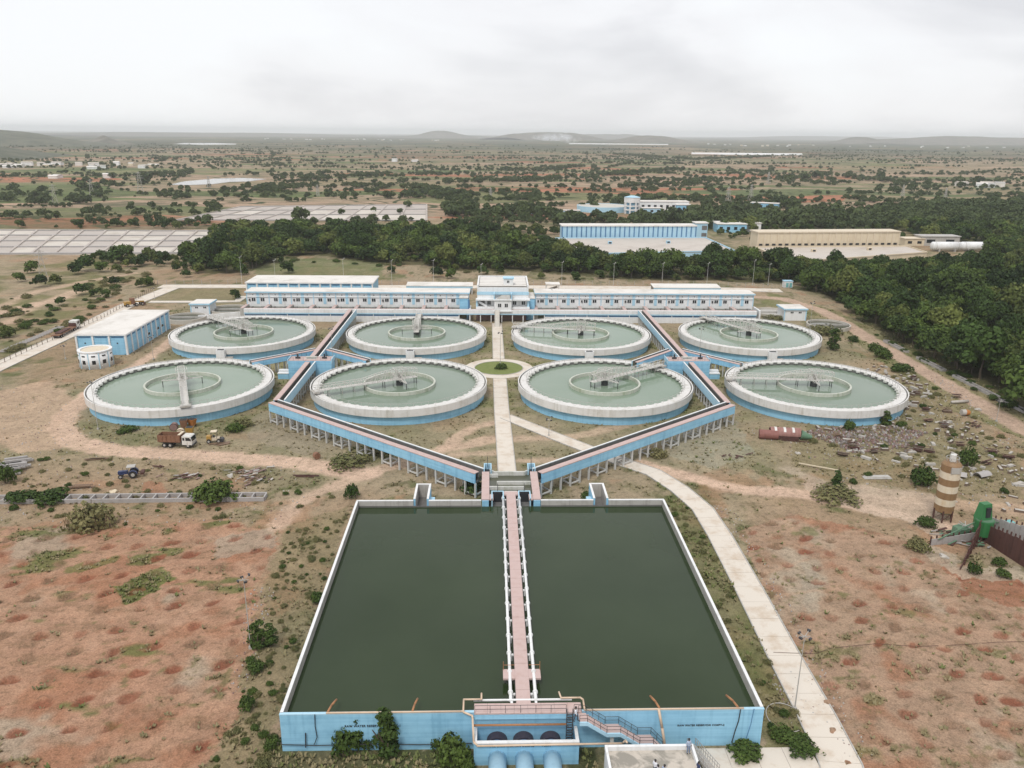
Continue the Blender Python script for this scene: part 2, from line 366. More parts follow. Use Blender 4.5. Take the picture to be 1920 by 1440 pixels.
# red planted fields
fl = inpoly(jx, jy, P((-400,990),(300,985),(420,975),(520,1010),(505,1060),(475,1140),(470,1210),(440,1330),(380,1470),(-700,1470)))
fr = inpoly(jx, jy, P((1385,1000),(1480,960),(1600,985),(1740,1030),(1900,1080),(2300,1160),(2600,1500),(1640,1500),(1560,1350),(1440,1110)))
mixc((.372,.214,.140), fl*(.66+.4*n12)); mixc((.335,.226,.156), fr*(.70+.35*n12)); mixc((.43,.275,.19), (fl|fr)*sm(n4,.52,.72)*.45); mixc((.24,.15,.09), (fl|fr)*sm(fbm(X*.7+Y*.15,Y*1.5,2.6,93,3),.57,.70)*.5)
mixc((.30,.135,.075), (fl|fr)*sm(fbm(X,Y,7,61), .55, .72)*.6)
mixc((.36,.30,.225), (fl|fr)*sm(fbm(X,Y,10,71), .58, .72)*.7)
mixc((.12,.135,.045), fl*sm(fbm(X*.6,Y*1.4,5,81), .60, .70)*.85+fr*sm(fbm(X*.8,Y,5,83), .64, .72)*.6)
mixc((.085,.13,.03), inpoly(jx2, jy2, P((215,1100),(300,1062),(330,1080),(290,1110),(235,1130)))*.8+inpoly(jx2, jy2, P((120,1065),(225,1040),(215,1055),(140,1075)))*.6)
mixc((.33,.285,.22), inpoly(jx, jy, P((395,1050),(420,1010),(520,985),(510,1030)))*.55+inpoly(jx,jy,P((1485,1045),(1510,1050),(1550,1140),(1525,1150)))*.5)
for sd_ in range(60):      # old wheel ruts and scrapes over the fields
    x0, y0, an = RNG.uniform(-110,140), RNG.uniform(68,145), RNG.normal(.1,.25); x1, y1 = x0+math.cos(an)*RNG.uniform(8,35), y0+math.sin(an)*RNG.uniform(8,35)
    kk = (X > min(x0,x1)-2) & (X < max(x0,x1)+2) & (Y > min(y0,y1)-2) & (Y < max(y0,y1)+2) & (fl|fr)
    if kk.any(): w_ = np.zeros(len(X)); w_[kk] = sm(-pdist(X[kk]+(n4[kk]-.5)*1.5, Y[kk]+(n4[kk]-.5)*1.5, [(x0,y0),(x1,y1)]), -.55, -.15)*RNG.uniform(.2,.5)*(n1[kk]*1.4); mixc((.42,.27,.18) if sd_ % 2 else (.22,.13,.075), w_)
mixc((.15,.135,.06), (fl|fr)*sm(n1*.55+fbm(X,Y,9,91)*.45, .60, .68)*.75)
mixc((.27,.115,.065), inpoly(jx, jy, P((1760,1060),(2000,1100),(2100,1180),(1900,1140),(1800,1100)))*.7)
# planting pits in a rough lattice
def pits(mask, ang, sx, sy, c0, x0, x1, y0, y1, seed):
    global hgt
    r = np.random.default_rng(seed); ca, sa = math.cos(ang), math.sin(ang)
    for i in range(-60, 60):
        for j in range(-30, 30):
            u, v = i*sx+(j % 2)*sx*.15+r.normal(0,.35), j*sy+r.normal(0,.35)
            px, py = c0[0]+u*ca-v*sa, c0[1]+u*sa+v*ca; k = r.random(4)
            if not (x0 < px < x1 and y0 < py < y1) or k[0] < .12: continue
            s = (np.abs(X-px) < 3.2) & (np.abs(Y-py) < 3.2) & mask
            if not s.any(): continue
            th = ang+(k[1]-.5)*1.2+.5; dx, dy = X[s]-px, Y[s]-py
            a = (dx*math.cos(th)+dy*math.sin(th))/(1.1+k[2]*.6); b = (-dx*math.sin(th)+dy*math.cos(th))/(.72+k[3]*.3)
            rr = np.hypot(a, b)*1.12+(n1[s]-.5)*.95+(n4[s]-.5)*.6
            w = sm(-rr, -1.12, -.80)*(.40+.55*k[2])*np.clip(.45+1.2*n1[s],0,1); sub = col[s]; cc = np.array((.215,.080,.047) if k[3] < .75 else (.20,.125,.08))
            col[s] = sub*(1-w[:,None])+cc*w[:,None]
            hgt[s] += -.50*sm(-rr, -1, -.4)*(.4+k[0]*.6)+.34*sm(-np.abs(np.hypot(a+.2,b-1.1)), -.9, -.1)
pits(fl, .12, 5.4, 5.2, (-70, 100), -115, -25, 66, 150, 3); pits(fr, -.18, 4.6, 5.2, (70, 100), 40, 150, 66, 150, 4)
# dirt tracks
def track(px, w, c=(.56,.40,.30), soft=1.2, amt=.9):
    d = pdist(jx2, jy2, P(*px)); k = sm(-d, -w/2-soft, -w/2+soft*.3)*amt*(.75+.5*n4); mixc(c, k)
    d2 = pdist(X, Y, P(*px)); global hgt
    hgt -= .10*sm(-np.abs(np.abs(d2)-.95), -.5, -.1)*amt*(Y < 420)
track([(172,738),(125,775),(112,800),(140,828),(220,846),(330,850),(430,858),(560,868),(690,888)], 5.5)
track([(690,888),(760,866),(830,842),(930,822)], 3.5, amt=.7); track([(830,840),(880,805),(930,790)], 2.2, amt=.7); track([(970,822),(1080,818),(1200,790)], 3, amt=.5)
track([(690,888),(640,905),(560,940),(520,985)], 3, amt=.65); track([(850,852),(930,848)], 1.8, amt=.6); track([(970,862),(1040,862),(1090,868)], 1.8, amt=.5)
track([(165,738),(215,705),(255,685),(300,655),(330,632)], 3.2); track([(-60,600),(30,580),(110,560),(150,545)], 7, amt=.75); track([(-60,640),(20,600),(70,570)],4,amt=.6)
mixc((.155,.165,.065), inpoly(jx, jy, P((1440,548),(1575,585),(1780,690),(1960,790),(1960,840),(1780,765),(1640,665),(1540,600),(1430,570)))*.65*(.4+n4))
track([(1395,555),(1470,560),(1535,580),(1570,598),(1680,665),(1800,735),(1920,805),(2100,905)], 5.6, (.45,.325,.245), amt=1.0)
track([(1205,868),(1290,893),(1390,918),(1490,922),(1600,948),(1700,968),(1800,990)], 3.6); track([(1560,925),(1680,940),(1800,945),(1960,960)], 4.5, (.44,.31,.215), amt=.8)
track([(1480,880),(1540,905),(1600,920)], 3, (.40,.33,.25), amt=.6)
track([(1380,470),(1400,482),(1440,510)], 6, (.44,.37,.28), amt=.7); track([(1300,345),(1420,370),(1500,380)], 14, (.34,.17,.11), amt=.5); track([(0,575),(60,548),(150,530),(250,512)], 5, amt=.6); track([(950,368),(1080,372),(1180,372)], 22, (.36,.22,.15), amt=.7)
mixc((.47,.37,.285), inpoly(jx, jy, P((1515,905),(1560,912),(1640,905),(1740,920),(1765,990),(1745,1010),(1690,975),(1600,955),(1540,935)))*.8*(.6+.5*n4))
mixc((.47,.33,.235), inpoly(jx, jy, P((-80,745),(95,715),(140,745),(105,800),(120,840),(40,850),(-80,800)))*.75*(.5+.7*n12))
mixc((.29,.285,.22), inpoly(jx, jy, P((1225,845),(1290,800),(1380,790),(1420,850),(1330,880)))*.55*(.4+.9*n4))
mixc((.27,.23,.17), inpoly(jx, jy, P((480,770),(560,790),(650,830),(560,850),(470,820)))*.5)
mixc((.40,.33,.25), inpoly(jx2, jy2, P((1735,1015),(1790,1040),(1800,1065),(1900,1060),(1960,1090),(1800,1085),(1730,1040)))*.7)
mixc((.30,.155,.095), inpoly(jx, jy, P((270,905),(310,900),(325,925),(275,930)))*.8)
mixc((.19,.165,.085), inpoly(jx, jy, P((1505,800),(1640,770),(1700,690),(1810,790),(1920,870),(1920,930),(1720,920),(1560,905),(1480,860)))*.5)
mixc((.22,.19,.105), inpoly(X, Y, P((290,532),(450,536),(450,566),(285,566)))*.8*(.6+.6*n4))
# drying yards and pale pads
mixc((.40,.36,.31), inpoly(X, Y, P((-300,430),(398,431),(330,478),(-300,478)))*.8)
mixc((.36,.30,.23), inpoly(X, Y, P((440,383),(815,372),(815,412),(395,414)))*.7)
# far plain: field patchwork in large cells is left to the material; here only forests' dark floor
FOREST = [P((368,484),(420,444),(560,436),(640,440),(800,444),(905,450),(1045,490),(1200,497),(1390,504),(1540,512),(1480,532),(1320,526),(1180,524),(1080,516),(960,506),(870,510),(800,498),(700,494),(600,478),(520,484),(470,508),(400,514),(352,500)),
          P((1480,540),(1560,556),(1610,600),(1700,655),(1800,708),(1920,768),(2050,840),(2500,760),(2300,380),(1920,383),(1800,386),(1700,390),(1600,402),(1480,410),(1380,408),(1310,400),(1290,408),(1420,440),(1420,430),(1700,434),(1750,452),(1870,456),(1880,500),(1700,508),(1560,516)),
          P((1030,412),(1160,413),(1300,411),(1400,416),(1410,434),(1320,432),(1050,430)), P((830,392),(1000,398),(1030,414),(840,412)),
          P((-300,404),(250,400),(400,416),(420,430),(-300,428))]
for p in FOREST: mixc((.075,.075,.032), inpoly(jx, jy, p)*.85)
flat = np.zeros(len(X), bool)
for p in (P((640,930),(1270,930),(1460,1420),(500,1420)),): flat |= inpoly(X, Y, p)
hgt[flat] = np.minimum(hgt[flat], -.12); hgt = np.where(Y > 700, -.1, hgt)
nx, ny = len(gxs), len(gys)
me = bpy.data.meshes.new('ground'); me.vertices.add(nx*ny)
me.vertices.foreach_set('co', np.stack([X, Y, hgt], -1).astype(np.float32).ravel())
i = np.arange((nx-1)*(ny-1)); a = (i//(nx-1))*nx+i % (nx-1)
q = np.stack([a, a+1, a+nx+1, a+nx], -1).astype(np.int32).ravel()
me.loops.add(len(q)); me.polygons.add(len(i)); me.loops.foreach_set('vertex_index', q)
me.polygons.foreach_set('loop_start', (np.arange(len(i))*4).astype(np.int32)); me.polygons.foreach_set('use_smooth', np.ones(len(i), bool))
me.update(calc_edges=True)
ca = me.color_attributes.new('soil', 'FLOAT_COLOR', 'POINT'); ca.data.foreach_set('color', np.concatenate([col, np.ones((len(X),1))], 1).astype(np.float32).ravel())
def ground_mat():
    m, n, l, b = nodes('ground'); geo = n.new('ShaderNodeNewGeometry'); pos = geo.outputs['Position']
    at = n.new('ShaderNodeAttribute'); at.attribute_name = 'soil'
    def noise(s, d=5, r=.6, vec=pos):
        k = n.new('ShaderNodeTexNoise'); k.inputs['Scale'].default_value = s; k.inputs['Detail'].default_value = d; k.inputs['Roughness'].default_value = r; l.new(vec, k.inputs['Vector']); return k.outputs[0]
    def rng(x, a, b_, c=0, d=1):
        k = n.new('ShaderNodeMapRange'); k.inputs['From Min'].default_value = a; k.inputs['From Max'].default_value = b_; k.inputs['To Min'].default_value = c; k.inputs['To Max'].default_value = d; l.new(x, k.inputs[0]); return k.outputs[0]
    def mix(f, A, B):
        k = n.new('ShaderNodeMix'); k.data_type = 'RGBA'
        for s, v in (('Factor', f), ('A', A), ('B', B)):
            if hasattr(v, 'is_linked'): l.new(v, k.inputs[s])
            else: k.inputs[s].default_value = v if s == 'Factor' else rgb(v)
        return k.outputs['Result']
    def math_(op, a, b_=0.0):
        k = n.new('ShaderNodeMath'); k.operation = op; k.use_clamp = op in ('ADD', 'MULTIPLY')
        for i, v in enumerate((a, b_)):
            if hasattr(v, 'is_linked'): l.new(v, k.inputs[i])
            else: k.inputs[i].default_value = v
        return k.outputs[0]
    sp = n.new('ShaderNodeSeparateXYZ'); l.new(pos, sp.inputs[0]); yy = sp.outputs['Y']
    # --- the plain: fields, hedges, clumps of scrub
    wob = n.new('ShaderNodeTexNoise'); wob.inputs['Scale'].default_value = .004; l.new(pos, wob.inputs['Vector'])
    va = n.new('ShaderNodeVectorMath'); va.operation = 'MULTIPLY_ADD'; l.new(wob.outputs['Color'], va.inputs[0]); va.inputs[1].default_value = (260, 260, 0); l.new(pos, va.inputs[2])
    mp = n.new('ShaderNodeMapping'); mp.inputs['Scale'].default_value = (.0034, .0135, 0); mp.inputs['Rotation'].default_value = (0, 0, .25); l.new(va.outputs[0], mp.inputs[0])
    vo = n.new('ShaderNodeTexVoronoi'); vo.feature = 'F1'; vo.inputs['Scale'].default_value = 1; l.new(mp.outputs[0], vo.inputs['Vector'])
    ve = n.new('ShaderNodeTexVoronoi'); ve.feature = 'DISTANCE_TO_EDGE'; l.new(mp.outputs[0], ve.inputs['Vector'])
    sc = n.new('ShaderNodeSeparateColor'); l.new(vo.outputs['Color'], sc.inputs[0])
    cr = n.new('ShaderNodeValToRGB'); cr.color_ramp.interpolation = 'CONSTANT'; l.new(sc.outputs[0], cr.inputs[0]); el = cr.color_ramp.elements
    pal = [(0,(.35,.26,.18)),(.2,(.20,.20,.095)),(.36,(.40,.28,.20)),(.54,(.125,.155,.06)),(.64,(.30,.235,.145)),(.76,(.115,.145,.06)),(.80,(.40,.165,.10)),(.92,(.33,.26,.175))]
    el[0].position, el[0].color = 0, rgb(pal[0][1]); el[1].position, el[1].color = .2, rgb(pal[1][1])
    for p_, c_ in pal[2:]: k = el.new(p_); k.color = rgb(c_)
    far = mix(rng(noise(.02, 6), .46, .66, 0, .6), cr.outputs[0], (.17,.155,.085))
    far = mix(math_('MULTIPLY', rng(ve.outputs[0], .07, .03), rng(noise(.012, 3), .36, .48)), far, (.055,.07,.03))
    far = mix(rng(noise(.0045, 7, .65), .57, .65, 0, .75), far, (.07,.082,.042))
    far = mix(math_('MULTIPLY', rng(yy, 1900, 4600), rng(noise(.0017, 7, .72), .39, .53)), far, (.055,.068,.04))
    far = mix(math_('MULTIPLY', rng(yy, 1500, 4000, 0, .75), rng(noise(.0007, 4, .6), .47, .58)), far, (.05,.06,.035))
    base = mix(rng(yy, 470, 800), at.outputs['Color'], far)
    # --- fine relief of tussocks, stones and clods
    g1, g2, g3 = noise(.9, 6, .7), noise(4.5, 4, .7), noise(.22, 5)
    base = mix(rng(g1, .50, .68, 0, .75), base, mix(.6, base, (.05,.048,.025)))
    v = n.new('ShaderNodeMapRange'); v.inputs['From Min'].default_value = .3; v.inputs['From Max'].default_value = .7; v.inputs['To Min'].default_value = .68; v.inputs['To Max'].default_value = 1.32; l.new(g2, v.inputs[0])
    hs = n.new('ShaderNodeHueSaturation'); l.new(base, hs.inputs['Color']); l.new(v.outputs[0], hs.inputs['Value'])
    v2 = n.new('ShaderNodeHueSaturation'); l.new(hs.outputs[0], v2.inputs['Color']); l.new(rng(g3, .3, .7, .84, 1.14), v2.inputs['Value'])
    l.new(v2.outputs[0], b.inputs['Base Color']); b.inputs['Roughness'].default_value = .95; b.inputs['Specular IOR Level'].default_value = .1
    bp = n.new('ShaderNodeBump'); bp.inputs['Strength'].default_value = .8; bp.inputs['Distance'].default_value = .35; l.new(g1, bp.inputs['Height'])
    b2 = n.new('ShaderNodeBump'); b2.inputs['Strength'].default_value = .6; b2.inputs['Distance'].default_value = .12; l.new(g2, b2.inputs['Height']); l.new(bp.outputs[0], b2.inputs['Normal'])
    l.new(b2.outputs[0], b.inputs['Normal'])
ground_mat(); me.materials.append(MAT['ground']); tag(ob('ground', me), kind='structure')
# ---------------------------------------------------------------- hills, air, smoke
def hill(px0, px1, pyb, tops, depth, mat='rock', seed=0):
    """a ridge: its foot runs under px0..px1 at row pyb; tops = (fraction, height)"""
    a, b = gp(px0, pyb), gp(px1, pyb); n = 64; mk = 14; d = (b-a); nrm = Vector((-d.y, d.x, 0)).normalized(); vs = []
    for j in range(mk+1):
        for i in range(n+1):
            t = i/n; h = np.interp(t, [k[0] for k in tops], [k[1] for k in tops]); w = math.sin(math.pi*min(1, max(0, j/mk)))**.7
            p = a+d*t+nrm*(depth*(j/mk))
            q = np.array([p.x]), np.array([p.y]); hh = h*w*(.80+.4*float(fbm(q[0], q[1], depth*.35, seed)[0]))
            vs.append((p.x, p.y, -1+hh))
    fs = [(j*(n+1)+i, j*(n+1)+i+1, (j+1)*(n+1)+i+1, (j+1)*(n+1)+i) for j in range(mk) for i in range(n)]
    mb = MB(); mb.add(vs, fs); o = mb.build('hill', mat, smooth=True); o['kind'] = 'structure'
def hill_mat(name, c1, c2, s):
    m, n, l, b = nodes(name); g = n.new('ShaderNodeNewGeometry'); a = n.new('ShaderNodeTexNoise'); a.inputs['Scale'].default_value = s; a.inputs['Detail'].default_value = 8; a.inputs['Roughness'].default_value = .75; l.new(g.outputs['Position'], a.inputs['Vector'])
    r = n.new('ShaderNodeMapRange'); r.inputs['From Min'].default_value = .4; r.inputs['From Max'].default_value = .6; l.new(a.outputs[0], r.inputs[0])
    x = n.new('ShaderNodeMix'); x.data_type = 'RGBA'; l.new(r.outputs[0], x.inputs['Factor']); x.inputs['A'].default_value = rgb(c1); x.inputs['B'].default_value = rgb(c2); l.new(x.outputs['Result'], b.inputs['Base Color']); b.inputs['Roughness'].default_value = 1
hill_mat('hill_scrub', (.045,.055,.03), (.10,.10,.065), .02); hill_mat('hill_rock', (.07,.07,.05), (.16,.14,.11), .012)
hill(-420, 240, 274, [(0,74),(.5,66),(.636,58),(.72,50),(.79,34),(.87,20),(.94,12),(1,1)], 900, 'hill_scrub', 3)
hill(-300, 60, 300, [(0,42),(.5,34),(.8,14),(1,1)], 500, 'hill_scrub', 4)
hill(170, 260, 271, [(0,6),(.3,26),(.45,40),(.65,22),(1,2)], 500, 'hill_rock', 5)
hill(755, 985, 259, [(0,3),(.3,26),(.4,55),(.46,100),(.52,70),(.62,40),(.8,22),(1,2)], 900, 'hill_rock', 6)
hill(985, 1160, 263, [(0,25),(.12,60),(.3,80),(.68,84),(.8,66),(.92,30),(1,2)], 700, 'hill_rock', 7)
hill(1130, 1260, 260, [(0,20),(.2,70),(.7,66),(1,5)], 1000, 'hill_rock', 8)
hill(1222, 1330, 268, [(0,2),(.2,40),(.4,64),(.65,60),(.8,32),(1,2)], 700, 'hill_rock', 9)
hill(1600, 1720, 270, [(0,4),(.4,40),(.5,66),(.62,40),(1,4)], 600, 'hill_rock', 10)
hill(1740, 2300, 272, [(0,8),(.08,44),(.16,68),(.24,84),(.34,70),(.5,78),(.8,70),(1,10)], 1400, 'hill_rock', 11)
hill(1480, 1800, 262, [(0,10),(.3,70),(.7,66),(1,10)], 2500, 'hill_rock', 12)
hill(240, 760, 256, [(0,10),(.3,45),(.7,42),(1,10)], 3000, 'hill_rock', 13)
def air():
    mb = MB(); mb.box(-27500, 27500, -200, 31500, -2.2, 158); m = bpy.data.materials.new('haze'); m.use_nodes = True; MAT['haze'] = m
    t = m.node_tree; t.nodes.remove(t.nodes['Principled BSDF']); v = t.nodes.new('ShaderNodeVolumePrincipled')
    v.inputs['Color'].default_value = (.93, .965, 1, 1); v.inputs['Density'].default_value = 7.2e-5; v.inputs['Anisotropy'].default_value = 0
    t.links.new(v.outputs[0], t.nodes['Material Output'].inputs['Volume']); tag(mb.build('haze', 'haze'), kind='stuff')
air()
def smoke():
    m = bpy.data.materials.new('smoke'); m.use_nodes = True; MAT['smoke'] = m; t = m.node_tree; n = t.nodes; l = t.links; n.remove(n['Principled BSDF'])
    v = n.new('ShaderNodeVolumePrincipled'); v.inputs['Color'].default_value = (.92,.94,.98,1)
    tc = n.new('ShaderNodeTexCoord'); a = n.new('ShaderNodeTexNoise'); a.inputs['Scale'].default_value = .03; a.inputs['Detail'].default_value = 4; l.new(tc.outputs['Object'], a.inputs['Vector'])
    r = n.new('ShaderNodeMapRange'); r.inputs['From Min'].default_value = .42; r.inputs['From Max'].default_value = .7; r.inputs['To Max'].default_value = .05; l.new(a.outputs[0], r.inputs[0]); l.new(r.outputs[0], v.inputs['Density'])
    l.new(v.outputs[0], n['Material Output'].inputs['Volume'])
    sp = n.new('ShaderNodeVectorMath'); sp.operation = 'LENGTH'; tu = n.new('ShaderNodeTexCoord')
    gr = n.new('ShaderNodeVectorMath'); gr.operation = 'MULTIPLY_ADD'; gr.inputs[1].default_value = (2,2,2); gr.inputs[2].default_value = (-1,-1,-1); l.new(tu.outputs['Generated'], gr.inputs[0]); l.new(gr.outputs[0], sp.inputs[0])
    fa = n.new('ShaderNodeMapRange'); fa.inputs['From Min'].default_value = 1; fa.inputs['From Max'].default_value = .2; l.new(sp.outputs['Value'], fa.inputs[0])
    mu = n.new('ShaderNodeMath'); mu.operation = 'MULTIPLY'; l.new(fa.outputs[0], mu.inputs[0]); l.new(r.outputs[0], mu.inputs[1]); l.new(mu.outputs[0], v.inputs['Density'])
    b = gp(1089, 273); mb = MB()
    for (x, z, rx, rz) in ((-6,10,16,16), (-60,28,75,24), (-180,46,150,26)):
        q = MB(); q.ball((0,0,0), 1, 14, 8); mb.add([(b.x+x+v_[0]*rx, b.y+v_[1]*rx*.5, z+rz*.2+v_[2]*rz) for v_ in q.v], q.f)
    tag(mb.build('smoke', 'smoke'), kind='stuff')
smoke()
# ---------------------------------------------------------------- ponds
def sheet(name, px, mat, z=.05):
    p = [gp(a, b, z) for a, b in px]; mb = MB(); mb.prism([(v.x, v.y) for v in p], z-.4, z); return struct(name, mb, mat)
sheet('pond_water', [(318,346),(345,340),(400,335),(455,333.5),(500,335.5),(465,340),(430,341),(400,345),(350,347)], 'pond_water', .3)
sheet('lake_water', [(325,270),(345,268.2),(400,268),(445,269.5),(440,271),(380,271.5)], 'pond_water', .3)
sheet('far_water', [(1340,290),(1400,287.5),(1490,289.5),(1480,291.5)], 'pond_water', .3)
# ---------------------------------------------------------------- concrete roads with slabs
ROADS = []
def road(name, pts, w, slab=4.5, z=.07, mat='pale_concrete', kerb=True, taper=None):
    """concrete road as a row of separately cast slabs with open joints"""
    pts = [Vector((p[0], p[1])) for p in pts]; root = thing(name, None, None); root['kind'] = 'structure'; ROADS.append((pts, w))
    fine = [pts[0]]
    for a, b in zip(pts[:-1], pts[1:]):
        k = max(1, round((b-a).length/slab)); fine += [a.lerp(b, i/k) for i in range(1, k+1)]
    ws = [w if not taper else w+(taper-w)*i/(len(fine)-1) for i in range(len(fine))]
    nor = []
    for i in range(len(fine)):
        d = (fine[min(i+1, len(fine)-1)]-fine[max(i-1, 0)]).normalized(); nor.append(Vector((-d.y, d.x)))
    kb = MB()
    for i in range(len(fine)-1):
        a, b = fine[i], fine[i+1]; g = (b-a).normalized()*.03; h = z+random.uniform(-.008, .008); mb = MB()
        c = [a+g-nor[i]*ws[i]/2, b-g-nor[i+1]*ws[i+1]/2, b-g+nor[i+1]*ws[i+1]/2, a+g+nor[i]*ws[i]/2]
        mb.hexa([(p.x,p.y,-.4) for p in c], [(p.x,p.y,h) for p in c]); mb.build('slab', mat, root)
        if kerb:
            for s in (-1, 1):
                q = [a+nor[i]*s*(ws[i]/2+.01), b+nor[i+1]*s*(ws[i+1]/2+.01), b+nor[i+1]*s*(ws[i+1]/2+.17), a+nor[i]*s*(ws[i]/2+.17)]
                if s < 0: q = q[::-1]
                kb.hexa([(p.x,p.y,-.4) for p in q], [(p.x,p.y,z+.08) for p in q])
    if kerb: kb.build('kerb', 'old_concrete', root)
    return root
XC = 3.4
road('concrete_path', [(3.9,158.6),(3.3,200),(3.2,227.0)], 3.7)
road('concrete_path', [(3.1,249.0),(3.0,299.3)], 3.5)
road('curved_path', [gp(a,b) for a,b in ((948,781),(1060,826),(1165,866),(1225,886),(1275,918),(1318,955),(1350,1005),(1402,1100),(1470,1230),(1530,1340),(1575,1430),(1590,1480))], 3.6, 4.2, taper=4.8)
road('left_road', [gp(a,b) for a,b in ((-220,790),(0,686),(140,622),(240,572),(322,540))], 7.0, 6)
road('back_road', [gp(a,b) for a,b in ((300,537),(460,537),(700,538),(900,538),(1100,539),(1300,541),(1465,545))], 8, 8)
road('inner_road', [gp(a,b) for a,b in ((280,566),(360,566),(445,565),(458,555))], 3.6, 5)
mb = MB()
mb.ring(7.62, 10.6, -.4, .075, 72, (3.0, 238.0)); o = struct('roundabout_path', mb, 'pale_concrete')
def lawn_mat():
    m, n, l, b = nodes('lawn'); g = n.new('ShaderNodeNewGeometry'); a = n.new('ShaderNodeTexNoise'); a.inputs['Scale'].default_value = .8; a.inputs['Detail'].default_value = 8; l.new(g.outputs['Position'], a.inputs['Vector'])
    x = n.new('ShaderNodeMix'); x.data_type = 'RGBA'; l.new(a.outputs[0], x.inputs['Factor']); x.inputs['A'].default_value = (.10,.15,.03,1); x.inputs['B'].default_value = (.21,.22,.075,1); l.new(x.outputs['Result'], b.inputs['Base Color']); b.inputs['Roughness'].default_value = 1
lawn_mat()
mb2 = MB(); mb2.disc(7.4, .12, 64, (3.0, 238.0)); struct('roundabout_lawn', mb2, 'lawn')
mb = MB(); mb.ring(7.4, 7.61, -.3, .2, 72, (3.0, 238.0)); struct('roundabout_kerb', mb, 'old_concrete')
# concrete yard at the lower right
root = thing('concrete_yard', None, None); root['kind'] = 'structure'
for i in range(5):
    for j in range(5):
        x0, y0 = 24.6+i*3.4, 77.0-3.4*(j+1)
        if x0+3.4 > 38.2 and j == 0: continue
        mb = MB(); mb.box(x0+.02, x0+3.38, y0+.02, y0+3.38, -.4, .06+random.uniform(-.006,.006)); mb.build('slab', 'pale_concrete', root)
def zat(px, py, Y):
    d = FW*F_PX + RT*(px-960) - UP*(py-720); t = Y/d.y; return CAM_H+d.z*t
# ---------------------------------------------------------------- raw water reservoir
RX0, RX1, RY0, RY1, RZ = -24.3, 32.45, 77.6, 134.0, 5.1
RC = 4.0; T = .32
res = thing('reservoir', 'big square open reservoir with blue walls full of dark green water', 'reservoir', (RC, 105, 0))
off = Vector((-RC, -105, 0))
def rpart(name, mb, mat): return mb.build(name, mat, res, loc=off)
def wall(x0, x1, y0, y1, inner):
    mb = MB(); mb.box(x0, x1, y0, y1, -.4, RZ-.12); rpart('wall', mb, 'blue')
    mb = MB(); mb.box(x0-.03, x1+.03, y0-.03, y1+.03, RZ-.119, RZ); rpart('coping', mb, 'white' if inner != 's' else 'sky_blue')
    mb = MB()
    if inner == 'w': mb.box(x1+.002, x1+.03, y0+.1, y1-.1, 1, RZ-.14)
    if inner == 'e': mb.box(x0-.03, x0-.002, y0+.1, y1-.1, 1, RZ-.14)
    if inner == 's': mb.box(x0+.5, x1-.5, y1+.002, y1+.03, 1, RZ-.14)
    if inner == 'n': mb.box(x0, x1, y0-.03, y0-.002, 1, RZ-.14)
    if mb.v: rpart('lining', mb, 'old_concrete')
wall(RX0, RX0+T, RY0+T+.01, RY1-.01, 'w'); wall(RX1-T, RX1, RY0+T+.01, RY1-.01, 'e'); wall(RX0, RX1, RY0, RY0+T, 's')
AL = ((-13.9, -11.1), (19.3, 22.1))
for a, b in ((RX0, AL[0][0]), (AL[0][1], -1.45), (9.55, AL[1][0]), (AL[1][1], RX1)):
    wall(a+.035, b-.035, RY1, RY1+T, 'n')
for (a, b), s in zip(AL, (1, -1)):            # two outlet alcoves north of the basin
    for (x0, x1, y0, y1) in ((a, a+.35, RY1+T+.04, RY1+7), (b-.35, b, RY1+T+.04, RY1+7), (a+.36, b-.36, RY1+6.65, RY1+7)):
        mb = MB(); mb.box(x0, x1, y0, y1, -.3, RZ+.15); rpart('alcove_wall', mb, 'blue')
        mb = MB(); mb.box(x0-.02, x1+.02, y0-.02 if y0 > RY1+6 else y0, y1+.02, RZ+.151, RZ+.22); rpart('coping', mb, 'white')
    for (x0, x1, y0, y1) in ((a+.351, a+.40, RY1+.5, RY1+6.6), (b-.40, b-.351, RY1+.5, RY1+6.6), (a+.41, b-.41, RY1+6.58, RY1+6.64)): mb = MB(); mb.box(x0, x1, y0, y1, 2.61, RZ+.14); rpart('lining', mb, 'old_concrete')
    mb = MB(); mb.box(a+.36, b-.36, RY1-.2, RY1+6.6, 2.3, 2.6); rpart('alcove_floor', mb, 'dark_concrete')
    xx = b if s > 0 else a; mb = MB(); mb.box(min(xx, xx+s*.9), max(xx, xx+s*.9), RY1+2.2, RY1+4, -.2, RZ-1.2); rpart('valve_box', mb, 'sky_blue')
for a, b in ((RX0+T+.04, -1.5), (9.6, RX1-T-.04)):
    mb = MB(); mb.box(a, b, RY1-.06, RY1-.031, 3.5, 4.05); rpart('waterline', mb, 'dark_concrete')
mb = MB(); mb.box(RX0+.2, RX1-.2, RY0+.2, RY1+T*.5, 0, 3.75); struct('reservoir_water', mb, 'reservoir_water')
def lettering(txt, x, z, size, y, parent, o, sx=1.0):
    c = bpy.data.curves.new('lettering', 'FONT'); c.body = txt; c.size = size; c.extrude = .01; c.align_x = 'CENTER'; c.space_character = 1.12; c.offset = .012
    c.materials.append(MAT['black']); t0 = bpy.data.objects.new('lettering', c); C.objects.link(t0); dg = bpy.context.evaluated_depsgraph_get(); me = bpy.data.meshes.new_from_object(t0.evaluated_get(dg)); bpy.data.objects.remove(t0)
    t = ob('lettering', me, parent); t.location = Vector((x, y, z))+o; t.rotation_euler = (math.pi/2, 0, 0); t.scale.x = sx
lettering('RAW WATER RESERVOIR COMPT-1', -13.6, 3.2, .42, RY0-.02, res, off, .9); lettering('RAW WATER RESERVOIR COMPT-2', 25.1, 2.75, .36, RY0-.02, res, off, .9)
